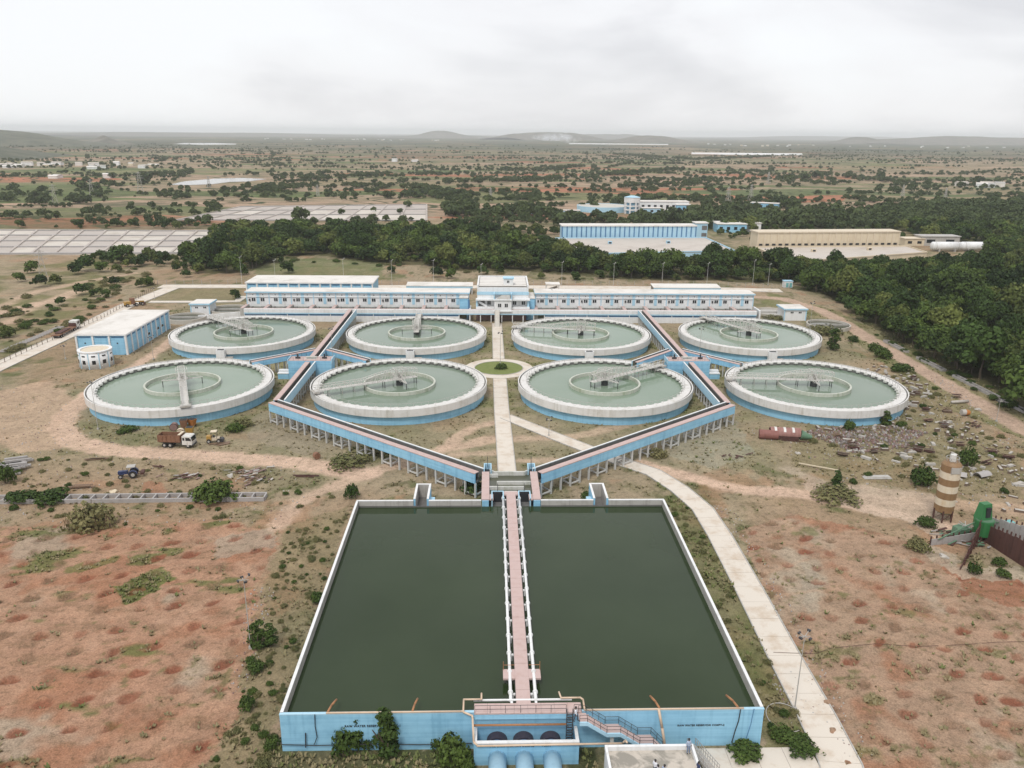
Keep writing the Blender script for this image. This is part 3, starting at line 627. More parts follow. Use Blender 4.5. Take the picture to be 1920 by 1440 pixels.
# ---------------------------------------------------------------- footbridge down the middle
BX = 4.1
fb = thing('footbridge', 'long pink slab footbridge between two pale blue pipes across the reservoir', 'footbridge', (BX, 106, 0)); fo = Vector((-BX, -106, 0))
y = 79.0; k = 0
while y < 136.4:
    mb = MB(); mb.box(BX-.85, BX+.85, y+.02, y+2.53, 4.78, 5.02+random.uniform(-.01,.01)); mb.build('deck_slab', 'pink', fb, loc=fo); y += 2.55
for s in (-1, 1):
    mb = MB(); mb.box(BX+s*.80-.11, BX+s*.80+.11, 79, 136.5, 4.3, 4.77); mb.build('girder', 'dark_concrete', fb, loc=fo)
    mb = MB(); mb.tube((BX+s*1.5, 79.6, 4.95), (BX+s*1.5, 136.0, 4.95), .20, 12); mb.build('pipe', 'white', fb, True, loc=fo)
    for i in range(15):
        yy = 81.2+i*3.85; mb = MB(); mb.tube((BX+s*1.5, yy-.14, 4.95), (BX+s*1.5, yy+.14, 4.95), .31, 12); mb.box(min(BX+s*.86, BX+s*1.5), max(BX+s*.86, BX+s*1.5), yy-.16, yy+.16, 4.55, 4.72)
        mb.beam((BX+s*1.2, yy, 4.55), (BX+s*1.2, yy, 2.5), .25); mb.build('pipe_bracket', 'white', fb, loc=fo)
mb = MB(); mb.box(BX-2.35, BX-.86, 83.7, 85.5, 4.75, 5.0); mb.build('side_platform', 'pink', fb, loc=fo)
mb = MB(); mb.box(BX+.86, BX+2.35, 83.7, 85.5, 4.75, 5.0); mb.build('side_platform', 'pink', fb, loc=fo)
for s in (-1, 1):
    mb = MB(); mb.beam((BX+s*2.3, 85.4, 5), (BX+s*2.3, 85.4, 6.2), .07); mb.beam((BX+s*.9, 85.4, 5.7), (BX+s*2.3, 85.4, 5.7), .05); mb.build('handrail', 'rust_pipe', fb, loc=fo)
    mb = MB(); mb.beam((BX+s*2.1, 84.6, 4.74), (BX+s*2.1, 84.6, 2.6), .16); mb.build('pier', 'dark_concrete', fb, loc=fo)
# ---------------------------------------------------------------- pump chamber at the south wall
pc = thing('pump_chamber', 'blue open chamber with three big pipes and a pink deck at the south wall', 'pump chamber', (4.3, 76.2, 0)); po = Vector((-4.3, -76.2, 0))
def ppart(name, mb, mat, sm=False): return mb.build(name, mat, pc, sm, loc=po)
x0, x1 = -1.75, 10.35
mb = MB(); mb.box(x0, x1, 74.9, 75.25, -.4, 2.95); ppart('front_wall', mb, 'blue')
mb = MB(); mb.box(x0-.03, x1+.03, 74.87, 75.3, 2.951, 3.08); ppart('coping', mb, 'white')
for a in (x0, x1-.35):
    mb = MB(); mb.box(a, a+.35, 75.26, 77.5, -.4, 2.95); ppart('side_wall', mb, 'blue')
    mb = MB(); mb.box(a-.02, a+.37, 75.31, 77.5, 2.951, 3.08); ppart('coping', mb, 'white')
mb = MB(); mb.box(x0+.36, x1-.36, 75.26, 77.5, -.3, .05); ppart('floor', mb, 'dark_concrete')
for i in range(8):
    a = x0+i*(12.6/8); mb = MB(); mb.box(a+.01, a+12.6/8-.01, 77.25, 78.95, 5.02, 5.2+random.uniform(-.008,.008)); ppart('deck_slab', mb, 'pink')
mb = MB(); mb.box(x0+.1, x1+.3, 77.3, 77.58, 4.3, 5.01); ppart('deck_beam', mb, 'blue')
for xx in (.95, 4.05, 7.25):
    mb = MB(); mb.tube((xx, 77.58, 1.15), (xx, 76.5, 1.15), 1.22, 28); ppart('bell_mouth', mb, 'pipe_dark', False)
    mb = MB(); mb.tube((xx, 76.49, 1.15), (xx, 75.26, 1.15), .98, 28); mb.tube((xx, 76.1, 1.15), (xx, 75.95, 1.15), 1.1, 28); ppart('coupling', mb, 'dark_blue')
    mb = MB(); mb.tube((xx, 74.88, 1.0), (xx, 64, .9), 1.03, 28); mb.ball((xx, 74.75, 1.0), 1.03, 24, 12); ppart('outlet_pipe', mb, 'sky_blue', True)
mb = MB(); mb.tube((x0, 77.0, 3.75), (9.0, 77.0, 3.75), .13, 10); ppart('beam', mb, 'rust_pipe', True)
mb = MB()
for s in (9.05, 9.75): mb.beam((s, 77.0, 0), (s, 77.0, 5.9), .1)
for i in range(14): mb.beam((9.05, 77.0, .4+i*.36), (9.75, 77.0, .4+i*.36), .08)
for i in range(7): mb.ring(.38, .43, 1.6+i*.6, 1.66+i*.6, 10, (9.4, 76.6), math.pi, 2*math.pi)
ppart('ladder', mb, 'dark_steel')
mb = MB(); railing(mb, [(x0+.1, 77.3, 5.2), (9.0, 77.3, 5.2)], 1.05, .03, 1.9); ppart('handrail', mb, 'dark_steel'); mb = MB(); railing(mb, [(9.9, 77.3, 5.2), (x1+.4, 77.3, 5.2)], 1.05, .03, 1.5); ppart('handrail', mb, 'dark_steel')
lettering('PRE CHLORINATION', 1.9, 2.5, .34, 74.88, pc, po); lettering('DOSING', 4.5, 2.5, .34, 74.88, pc, po); lettering('POINT', 6.6, 2.5, .34, 74.88, pc, po)
mb = MB(); mb.tube((x0-.1, 79.75, 5.0), (9.9, 79.75, 5.0), .14, 10)
for a in (2.7, 5.6): mb.box(a-.15, a+.15, 78.96, 79.8, 4.7, 4.95)
ppart('intake_beam', mb, 'white')
mb = MB(); mb.box(x0, x1, 79.0, 79.3, 3.2, 4.6); ppart('screen', mb, 'dark_steel')
# chlorine line and other pipes laid on the walls
def pipe(pts, r, mat, label, cat='pipe'):
    mb = MB(); mb.path([tuple(p) for p in pts], r, 8); return one('pipe', mb, mat, label, cat, smooth=True)
pipe([(-18.9,77.62,5.22),(-3.2,77.62,5.22),(-3.0,77.62,5.22),(-3.0,79.5,5.35),(-.9,79.5,5.35),(-.9,80.4,5.5)], .11, 'peach_pipe', 'peach pipe along the left part of the reservoir front wall, hooked up over the water')
pipe([(-3.0,77.5,5.22),(-1.95,77.0,5.1),(-1.9,76.8,4.9),(-1.75,75.0,3.2),(-1.3,74.72,2.85),(15.3,74.72,2.95),(15.5,74.1,3.9),(15.55,73.5,4.15)], .12, 'peach_pipe', 'peach pipe round the pump chamber front, ending at the white parapet')
pipe([(8.4,80.5,5.5),(8.6,79.6,5.35),(10.9,79.6,5.35),(11.2,79.3,5.3),(11.2,77.62,5.22),(30.0,77.62,5.22)], .11, 'peach_pipe', 'peach pipe along the right part of the reservoir front wall')
pipe([(19.9,77.55,5.3),(20.3,76.9,3.2),(20.9,76.9,.1)], .16, 'peach_pipe', 'peach pipe sloping down the blue wall beside the stair foot')
for xx, d, w in ((-18.7,.5,'leftmost'),(-8.9,.35,'second'),(20.0,-.55,'third'),(29.3,-.6,'rightmost')):
    pipe([(xx,77.65,5.35),(xx+d*.4,78.9,5.25),(xx+d,80.3,4.9)], .13, 'rust_pipe', f'rusty pipe stub reaching over the water, {w} along the reservoir front wall'.replace(', third', ', right of the stairs'))
def cable(pts, r, label, mat='black', cat='cable'): mb = MB(); mb.path([tuple(p) for p in pts], r, 6); return one('cable', mb, mat, label, cat)
cable([(-24.3,77.35,1.05),(-20,77.3,.9),(-14,77.3,1.0),(-8,77.3,.85),(-2,77.3,.95)], .055, 'long black hose sagging along the foot of the blue reservoir wall', cat='hose')
cable([(-20.2,77.5,5.1),(-20.25,77.45,3.5),(-20.1,77.4,2),(-20.5,77.35,1.0)], .05, 'black cable down the blue wall left of the lettering'); cable([(-21.4,77.4,2.6),(-21.5,77.35,.6)], .07, 'short black pipe upright on the blue wall near its left end')
cable([(29.6,77.5,5.1),(29.5,77.45,3.6),(29.2,77.4,2.2),(28.9,77.3,.6)], .06, 'black cable hanging down the blue wall past the right lettering'); cable([(31.2,77.5,5.2),(31.0,77.45,3),(30.5,77.35,.5)], .04, 'thin dark blue cable near the right corner of the blue wall', 'dark_blue')
hp = [(37.2+2.2*math.cos(a)-.2, 82.0+2.6*math.sin(a), .16) for a in np.linspace(.4, 5.2, 24)]
cable(hp, .06, 'pale hose lying in a loop in the grass by the lamp mast', 'steel_grey', 'hose')
cb = [gp(1450,1224),gp(1500,1226),gp(1530,1226),gp(1560,1216),gp(1640,1208),gp(1720,1213),gp(1800,1210),gp(1870,1205),gp(1960,1203)]
cable([(p.x,p.y,.1) for p in cb], .03, 'thin dark cable lying across the right red field', 'rust')
# stairs down from the deck
st = thing('staircase', 'pink staircase with landings descending along the blue reservoir wall', 'staircase', (15, 76.6, 0)); so = Vector((-15, -76.6, 0))
prof = [(10.4,5.15),(11.3,5.15),(13.6,3.55),(15.2,3.55),(17.5,1.95),(19.1,1.95),(20.6,.3)]
for (a, za), (b, zb) in zip(prof[:-1], prof[1:]):
    if abs(za-zb) < .01: mb = MB(); mb.box(a, b, 75.75, 77.2, za-.2, za); mb.build('landing', 'pink', st, loc=so)
    else:
        n = 7; w = (b-a)/n
        for i in range(n):
            z = za-(za-zb)*(i+1)/n; mb = MB(); mb.box(a+i*w, a+(i+1)*w-.01, 75.75, 77.2, z-.25, z); mb.build('step', 'pink', st, loc=so)
mb = MB()
for (a, za), (b, zb) in zip(prof[:-1], prof[1:]): mb.hexa([(a,75.55,za-.45),(b,75.55,zb-.45),(b,75.74,zb-.45),(a,75.74,za-.45)], [(a,75.55,za+.02),(b,75.55,zb+.02),(b,75.74,zb+.02),(a,75.74,za+.02)])
mb.build('stringer', 'sky_blue', st, loc=so)
mb = MB()
for yy in (75.65, 77.25): railing(mb, [(a, yy, z+.02) for a, z in prof], .95, .028, 1.1)
mb.build('handrail', 'dark_steel', st, loc=so)
mb = MB(); mb.box(14.1, 14.5, 75.9, 76.3, 0, 3.3); mb.build('post', 'column_white', st, loc=so)
# roofed room at the lower right with people
rb = thing('flat_roofed_room', 'white flat roofed room with stained concrete roof and low parapet', 'building', (18, 66, 0)); ro = Vector((-18, -66, 0))
mb = MB(); mb.box(13.05, 22.95, 58, 73.25, -.3, 3.45); mb.build('wall', 'white', rb, loc=ro)
def stained():
    m, n, l, b = nodes('stained_roof'); g = n.new('ShaderNodeNewGeometry'); a = n.new('ShaderNodeTexNoise'); a.inputs['Scale'].default_value = .42; a.inputs['Detail'].default_value = 7; a.inputs['Roughness'].default_value = .62; a.inputs['Distortion'].default_value = .6; l.new(g.outputs['Position'], a.inputs['Vector'])
    r = n.new('ShaderNodeValToRGB'); l.new(a.outputs[0], r.inputs[0]); e = r.color_ramp.elements; e[0].position = .44; e[0].color = (.27,.25,.215,1); e[1].position = .56; e[1].color = (.50,.45,.39,1); l.new(r.outputs[0], b.inputs['Base Color']); b.inputs['Roughness'].default_value = .9
stained()
mb = MB(); mb.box(13.06, 22.94, 58, 73.24, 3.451, 3.5); mb.build('roof', 'stained_roof', rb, loc=ro)
for (a, b, c, d) in ((13.0,13.28,58,72.95),(22.72,23.0,58,72.95),(13.0,23.0,72.96,73.3)):
    mb = MB(); mb.box(a, b, c, d, 3.502, 4.05); mb.build('parapet', 'white', rb, loc=ro)
sl = thing('steel_stair', 'open grey steel stair leaning beside the white roofed room', 'stair', (24.1, 74, 0)); mb = MB()
for xx in (-.45, .45): mb.beam((xx, 3.5, 0), (xx, -5.5, 4.4), .12, .25)
mb.build('stringer', 'steel_grey', sl); mb = MB()
for xx in (-.5, .5): railing(mb, [(xx, 3.5, .2), (xx, -5.5, 4.6)], .9, .035, .9)
mb.build('handrail', 'steel_grey', sl)
for i in range(22):
    t = i/21; mb = MB(); mb.box(-.42, .42, 3.35-9*t, 3.6-9*t, 4.4*t+.1, 4.4*t+.15); mb.build('tread', 'steel_grey', sl)
pl = thing('small_platform', 'low pink platform with a yellow rail in the dark gap beside the white room', 'platform', (12.0, 70.6, 0)); mb = MB(); mb.box(-1.5, .9, -3, .6, 0, 1.5); mb.build('slab', 'pink', pl); mb = MB(); railing(mb, [(-1.4,.5,1.5),(.8,.5,1.5)], 1, .04, 1.1); mb.build('handrail', 'yellow', pl)
# ---------------------------------------------------------------- inlet weir chamber
iw = thing('inlet_chamber', 'inlet weir chamber with pink side walks and white baffles behind the reservoir', 'inlet chamber', (RC+.1, 141, 0)); io = Vector((-RC-.1, -141, 0)); ic = RC+.1
def ipart(n, mb, mat): return mb.build(n, mat, iw, loc=io)
for s in (-1, 1):
    xa, xb = sorted((ic+s*4.05, ic+s*5.5))
    for i in range(6): mb = MB(); mb.box(xa, xb, 134.5+i*2.1+.01, 136.6+i*2.1-.01, 4.85, 5.1+random.uniform(-.01,.01)); ipart('walkway_slab', mb, 'pink')
    mb = MB(); mb.box(xa+.1, xb-.1, 134.3, 147, -.3, 4.84); ipart('side_wall', mb, 'blue')
    xg = ic+s*2.5; mb = MB()
    for a in (-1.15, .95): mb.box(xg+a, xg+a+.2, 134.4, 137.6, 2.5, 5.35)
    mb.box(xg-.94, xg+.94, 137.3, 137.6, 4.7, 5.35); ipart('gate_frame', mb, 'sky_blue')
    mb = MB(); mb.box(xg-.94, xg+.94, 137.0, 137.25, 2.5, 5.3); ipart('gate', mb, 'black')
    mb = MB(); mb.tube((xg, 137.45, 5.3), (xg, 137.45, 6.9), .06, 6); ipart('gate_spindle', mb, 'dark_steel')
    mb = MB(); xo = ic+s*3.3; mb.box(min(xo, ic+s*4.0), max(xo, ic+s*4.0), 134.4, 136.6, 4.85, 5.1); ipart('corner_slab', mb, 'pink')
    xq = ic+s*4.4; mb = MB()
    for a in (-.75, .6): mb.box(xq+a, xq+a+.2, 147.3, 150.2, 3.2, 5.6)
    mb.box(xq-.55, xq+.6, 149.9, 150.2, 3.2, 5.6); ipart('gate_frame', mb, 'sky_blue')
    mb = MB(); mb.box(xq-.54, xq+.59, 147.6, 149.85, 3.0, 4.4); ipart('gate_well', mb, 'black')
    mb = MB(); mb.tube((xq, 149.4, 5.0), (xq, 149.4, 7.4), .06, 6); ipart('gate_spindle', mb, 'dark_steel')
mb = MB(); mb.box(ic-4.1, ic+4.1, 137.7, 147.4, 0, 4.25); ipart('water_surface', mb, 'bed_water')
mb = MB(); mb.box(ic-4.0, ic+4.0, 134.2, 137.0, 0, 3.3); ipart('sill', mb, 'dark_concrete')
mb = MB(); mb.box(ic-3.0, ic+3.0, 147.0, 147.4, 0, 5.05); ipart('end_wall', mb, 'weir_white')
for s in (-1, 1): mb = MB(); mb.hexa([(ic+s*3.0,147.0,0),(ic+s*3.0,147.4,0),(ic+s*4.0,148.6,0),(ic+s*4.0,148.2,0)][::-s or 1], [(ic+s*3.0,147.0,5.05),(ic+s*3.0,147.4,5.05),(ic+s*4.0,148.6,5.05),(ic+s*4.0,148.2,5.05)][::-s or 1]); ipart('end_wall', mb, 'weir_white')
for (a, b, yy) in ((-2.6, 4.0, 142.7), (-4.0, 2.7, 140.4), (-4.0, -2.3, 146.2), (-1.2, 1.2, 138.2)):
    mb = MB(); mb.box(ic+a, ic+b, yy-.16, yy+.16, 3.0, 4.95); ipart('baffle', mb, 'weir_white')
mb = MB(); mb.box(ic-1.5, ic+1.5, 136.6, 138.0, 4.7, 5.0); ipart('middle_slab', mb, 'pink')
# ---------------------------------------------------------------- elevated channels
def channel(name, label, p, q, side, w=3.0, zt=5.3, zb=3.05, walk=1.25, cols=True, mat='blue', inner='sky_blue', group=None, slab=2.4, water=True, c0=0, c1=0, tie=True):
    p = Vector((p[0],p[1])); q = Vector((q[0],q[1])); d = q-p; Ln = d.length; d.normalize(); mid = (p+q)/2
    t = thing(name, label, 'channel', (mid.x, mid.y, 0), 0, group); o = Vector((-mid.x, -mid.y, 0)); h = w/2; s = side
    def st_(a, b, z0, z1, nm, mt, p_=p, q_=q):
        mb = MB(); lo, hi = sorted((s*a, s*b)); mb.strip(p_, q_, lo, hi, z0, z1); return mb.build(nm, mt, t, loc=o)
    st_(h-.3, h, zb, zt-.17, 'outer_wall', mat); st_(-h, -h+.3, zb, zt+.05, 'inner_wall', inner); st_(-h+.301, h-.301, zb+.02, zb+.35, 'floor', 'dark_concrete')
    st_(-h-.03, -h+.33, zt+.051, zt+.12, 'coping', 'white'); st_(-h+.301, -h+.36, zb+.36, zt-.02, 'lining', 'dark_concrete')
    if water: st_(-h+.31, h-walk, zb+.36, zb+1.0, 'water_surface', 'bed_water')
    st_(h-walk-.1, h-walk, zb+.36, zt-.18, 'trough_wall', 'dark_concrete')
    n = max(1, round(Ln/slab))
    for i in range(n):
        a = p+d*(Ln*i/n+.012); b = p+d*(Ln*(i+1)/n-.012); dz = random.uniform(-.012,.012)
        st_(h-walk-.06, h+.06, zt-.165+dz, zt+dz, 'walkway_slab', 'pink', a, b)
    if cols:
        nc = max(2, round((Ln-c0-c1)/2.7)); nrm = Vector((-d.y, d.x))
        for i in range(nc+1):
            c = p+d*(c0+(Ln-c0-c1)*i/nc)
            for u in (h-.25, -h+.25):
                k = c+nrm*u*s; mb = MB(); mb.strip(k-d*.17, k+d*.17, -.17, .17, -.5, zb-.001); mb.build('column', 'column_white', t, loc=o)
            if tie and i % 3 != 2:
                mb = MB(); a, b = c+nrm*(h-.25), c-nrm*(h-.25); mb.beam((a.x,a.y,.55), (b.x,b.y,.55), .22, .28)
                if i % 3 == 0 and i < nc:
                    c2 = p+d*(c0+(Ln-c0-c1)*(i+1)/nc)
                    for u in (h-.25, -h+.25): e, f = c+nrm*u, c2+nrm*u; mb.beam((e.x,e.y,.55), (f.x,f.y,.55), .2, .26)
                mb.build('tie_beam', 'column_white', t, loc=o)
    return t
for s, wd in ((-1, 'left'), (1, 'right')):
    g = 'raised blue water channels on white columns'
    A, Bc, Dn, G = (XC+s*5.3+(.9 if s > 0 else 0), 146.9), (XC+s*56.0, 188.2 if s > 0 else 190.3), (XC+s*55.6, 229.5), (XC+s*55.2, 299.6)
    channel('raised_channel', f'long blue channel on white columns running diagonally, {wd} of the central path', A, (Bc[0]+s*1.2, Bc[1]+.3), -s, group=g)
    channel('raised_channel', f'blue channel from the {wd} bend north to the {wd} distributor box', (Bc[0], Bc[1]+1.2), (Dn[0], Dn[1]-2.6), -s, group=g, c0=3)
    channel('raised_channel', f'blue channel from the filter gallery south to the {wd} distributor box', (Dn[0], Dn[1]+2.6), G, -s, group=g, c1=2, tie=False)
    J = (XC+s*55.5, 243.0)
    for t_, px, wd2 in ((s, (1390,682) if s > 0 else (470,677), 'outer'), (-s, (1190,678) if s > 0 else (690,674), 'inner')):
        e = gp(px[0], px[1], 5.0); st0 = Vector((J[0]+t_*1.6, J[1]-.6)); en = Vector((e.x, e.y))
        channel('feed_channel', f'narrow blue feed channel sloping from the {wd} main channel to its {wd2} front tank', st0, en, -t_, 2.1, 5.0, 3.3, .9, group='feed channels to the front tanks', tie=False)
    # distributor box
    db = thing('distributor_box', f'blue block with pink top and two black gate valves, {wd} of the roundabout', 'distributor', (XC+s*55.9, 229, 0)); sx = s
    mb = MB()
    for a, b in ((-6.3,-1.55),(1.55,6.3)): mb.box(a, b, -2.4, 2.4, -.4, 5.5)
    mb.build('wall', 'blue', db); mb = MB(); mb.box(-1.52, 1.52, -2.4, 2.4, 2.9, 5.45); mb.build('middle_wall', 'blue', db)
    for i in range(5): mb = MB(); mb.box(-6.25+i*2.5+.01, -6.25+(i+1)*2.5-.01, -2.3, 2.3, 5.501, 5.62+random.uniform(-.01,.01)); mb.build('top_slab', 'pink', db)
    mb = MB(); mb.box(-6.45,-6.26,-2.5,2.5,4.6,6.0); mb.box(6.26,6.45,-2.5,2.5,4.6,6.0); mb.build('end_parapet', 'sky_blue', db)
    for a in (-3.9, 3.9):
        mb = MB(); mb.tube((a,0,5.6),(a,0,7.0),.22,8); mb.tube((a-.7,0,5.9),(a+.7,0,5.9),.28,8); mb.build('gate_valve', 'black', db)
    mb = MB(); mb.box(-1.6, 1.6, .3, .9, 5.63, 6.1); mb.box(-1.7,1.7,-.9,-.5,5.63,5.75); mb.build('gate_frame', 'weir_white', db)
    mb = MB(); mb.box(-1.3, 1.3, -.45, .25, 5.63, 5.68); mb.build('gate_slot', 'black', db)
    for q0, q1 in (((-6.2,-2.2,5.6),(-1.8,-2.2,5.6)),((1.8,-2.2,5.6),(6.2,-2.2,5.6)),((-6.2,2.2,5.6),(-1.8,2.2,5.6))): mb = MB(); railing(mb, [q0, q1], 1, .03, 1.5); mb.build('handrail', 'dark_steel', db)
    mb = MB(); lo, hi = sorted((s*6.46, s*9.6)); mb.box(lo, hi, -2.2, .6, -.3, 1.5); mb.build('side_block', 'blue', db)
    mb = MB(); mb.box(lo-.05, hi+.05, -2.3, -.8, 1.501, 1.75); mb.box(lo-.05, hi+.05, -.6, .7, 1.501, 2.2); mb.build('side_step', 'white', db)
# ---------------------------------------------------------------- clarifier tanks
TANKS = [((-83.5,210.4),'front row, leftmost'),((-24.6,210.7),'front row, left of the roundabout'),((32.0,210.6),'front row, right of the roundabout'),((90.2,209.6),'front row, rightmost'),
         ((-84.2,269.6),'back row, leftmost'),((-24.9,269.2),'back row, left of the central path'),((31.7,268.3),'back row, right of the central path'),((90.3,268.2),'back row, rightmost')]
def make_tank(back):
    t = thing('settling_tank', 'x', 'settling tank', group='round settling tanks'); n = 128
    mb = MB(); mb.ring(22.6, 23.2, -.5, 2.25, n); mb.build('wall', 'blue', t)
    mb = MB(); mb.ring(23.72, 24.0, 2.26, 4.2, n); mb.build('rim_band', 'rim_white', t)
    mb = MB(); mb.ring(21.62, 23.71, 2.26, 3.0, n); mb.build('launder_floor', 'old_concrete', t)
    mb = MB(); mb.ring(21.6, 21.95, 3.01, 3.95, n); mb.ring(23.1, 23.3, 3.01, 3.95, n); mb.build('ring_wall', 'weir_white', t)
    for i in range(32):
        a = 2*math.pi*i/32; mb = MB(); mb.ring(21.5, 23.36, 3.951, 4.08+random.uniform(-.008,.008), 4, (0,0), a+.0006, a+2*math.pi/32-.0006); mb.build('walkway_slab', 'rim_white', t)
    mb = MB(); mb.ring(21.52, 21.595, 3.0, 3.9, n); mb.build('dark_band', 'dark_concrete', t)  # thin darker strip round the inner face of the ring wall, behind the blocks
    blk = MB(); pts = [(.68*math.cos(a), .72*math.sin(a)) for a in np.linspace(0, math.pi, 7)]
    blk.prism([(-y_, x_) for x_, y_ in pts], 3.62, 4.02); bme = blk.mesh('weir_block', 'weir_white')
    for i in range(52):
        a = 2*math.pi*(i+.5)/52; o = ob('weir_block', bme, t, (21.595*math.cos(a), 21.595*math.sin(a), 0), a)
    mb = MB(); mb.disc(21.55, 3.2, 96); mb.build('water_surface', 'tank_water', t)
    mb = MB(); mb.ring(9.35, 9.85, 2.2, 4.1, 96); mb.build('feed_ring', 'ring_green', t)
    mb = MB(); k = 72; r = 21.75
    P_ = [Vector((r*math.cos(2*math.pi*i/k), r*math.sin(2*math.pi*i/k), 4.08)) for i in range(k+1)]
    for a, b in zip(P_[:-1], P_[1:]): mb.beam(a+Vector((0,0,.95)), b+Vector((0,0,.95)), .045); mb.beam(a, a+Vector((0,0,.95)), .06)
    mb.build('handrail', 'steel_grey', t)
    if back:
        mb = MB(); mb.box(-1.3, 1.3, -25.6, -24.02, .2, 4.0); mb.build('outlet_box', 'white', t)
        mb = MB(); mb.box(-1.05, 1.05, -25.4, -24.2, 4.001, 4.06); mb.build('outlet_slot', 'black', t)
        mb = MB(); mb.box(1.4, 3.6, -25.2, -24.1, 1.2, 1.6); mb.build('outlet_step', 'old_concrete', t)
    return t
def make_bridge():
    t = thing('rotating_bridge', 'x', 'scraper bridge', group='rotating truss bridges over the tanks')
    prof = lambda r: 1.25+ (1.5*max(0, math.cos(min(1, abs(r)/10.5)*math.pi/2)) if r > -6 else 0)
    for i in range(12):
        a = -5+i*(28.6/12); mb = MB(); mb.box(a+.01, a+28.6/12-.01, -.75, .75, 4.95, 5.03); mb.build('deck_panel', 'truss_white', t)
    for s in (-1, 1):
        mb = MB(); st = 1.45; k = 20
        for i in range(k):
            a, b = -5+i*st, -5+(i+1)*st; za, zb = 5.0+prof(a), 5.0+prof(b)
            mb.beam((a,s*.85,5.0),(b,s*.85,5.0),.12); mb.beam((a,s*.85,za),(b,s*.85,zb),.12); mb.beam((a,s*.85,5.0),(a,s*.85,za),.09)
            mb.beam((a,s*.85,5.0),(b,s*.85,zb),.08) if i % 2 else mb.beam((a,s*.85,za),(b,s*.85,5.0),.08)
            mb.beam((a,s*.85,5.0+prof(a)*.5),(b,s*.85,5.0+prof(b)*.5),.05)
        mb.build('truss', 'truss_white', t)
    mb = MB()
    for i in range(21):
        a = -5+i*1.45
        if a < 11: mb.beam((a,-.85,5+prof(a)),(a,.85,5+prof(a)),.09); mb.beam((a,-.85,5+prof(a)),(min(a+1.45,24),.85,5+prof(a+1.45)),.06)
    mb.build('top_lacing', 'truss_white', t)
    for r in (9.9, 13.0, 16.4, 20.0):
        for s in (-.7, .7): mb = MB(); mb.tube((r,s,2.9),(r,s,4.95),.09,6); mb.build('scraper_rod', 'steel_grey', t)
    for s in (-1, 1):
        mb = MB(); mb.beam((0,s*.9,5.0),(0,s*5.2,5.0),.3,.16); mb.beam((0,s*.9,6.4),(0,s*5.2,5.15),.09); mb.beam((-.8,s*.9,5.0),(0,s*5.2,5.0),.09); mb.beam((.8,s*.9,5.0),(0,s*5.2,5.0),.09)
        for k in range(4): mb.beam((-1.2,s*(1+k),5.1),(-1.2,s*(1+k),6.1),.06); mb.beam((1.2,s*(1+k),5.1),(1.2,s*(1+k),6.1),.06)
        mb.beam((-1.2,s*.9,6.1),(-1.2,s*4.2,6.1),.06); mb.beam((1.2,s*.9,6.1),(1.2,s*4.2,6.1),.06); mb.build('cross_arm', 'truss_white', t)
        mb = MB(); mb.tube((0,s*5.0,2.9),(0,s*5.0,5.0),.1,6); mb.tube((-4.6,s*.8,2.9),(-4.6,s*.8,5.0),.1,6); mb.tube((4.6,s*.8,2.9),(4.6,s*.8,5.0),.1,6); mb.build('agitator_rod', 'dark_steel', t)
    mb = MB(); mb.tube((0,0,2.6),(0,0,4.9),.95,14); mb.build('centre_column', 'dark_steel', t)
    mb = MB(); mb.box(-1.4,1.4,-1.4,1.4,5.04,5.18)
    for a in (-1.4,1.4):
        for b in (-1.4,1.4): mb.beam((a,b,5.1),(a,b,7.9),.1); mb.beam((a,b,5.1),(-a,b,7.9),.06); mb.beam((a,b,5.1),(a,-b,7.9),.06)
        mb.beam((a,-1.4,7.9),(a,1.4,7.9),.1); mb.beam((-1.4,a,7.9),(1.4,a,7.9),.1)
    mb.build('drive_cage', 'truss_white', t)
    mb = MB(); mb.tube((0,0,5.19),(0,0,6.2),.42,10); mb.box(-.3,.3,-.5,.5,6.21,6.6); mb.build('motor', 'steel_grey', t)
    mb = MB(); mb.box(22.6,24.3,-1.3,1.3,4.5,4.94); mb.tube((23.2,-1.1,4.32),(23.2,-.8,4.32),.22,10); mb.tube((23.2,.8,4.32),(23.2,1.1,4.32),.22,10); mb.build('end_carriage', 'steel_grey', t)
    return t
tf, tb, br = make_tank(False), make_tank(True), make_bridge(); used = set()
ENDS = [((347,754),5),((590,733),5),((1235,682),5.5),((1372,708),5),((385,592),5),((786,588),5),((975,612),5),((1338,600),5)]
for i, ((cx, cy), wh) in enumerate(TANKS):
    lab = f'round blue and white settling tank of greenish water, {wh}'; src = tf if i < 4 else tb; rz = random.uniform(0, .1) if i < 4 else 0
    if src.name not in used: used.add(src.name); src.location = (cx, cy, 0); src.rotation_euler.z = rz; src['label'] = lab; o = src
    else: o = dup(src, (cx, cy, 0), rz, lab)
    e = gp(*ENDS[i][0], ENDS[i][1]); an = math.atan2(e.y-cy, e.x-cx); lab = f'pale truss scraper bridge across the tank in the {wh}'
    if i == 0: br.location = (cx, cy, 0); br.rotation_euler.z = an; br['label'] = lab
    else: dup(br, (cx, cy, 0), an, lab)
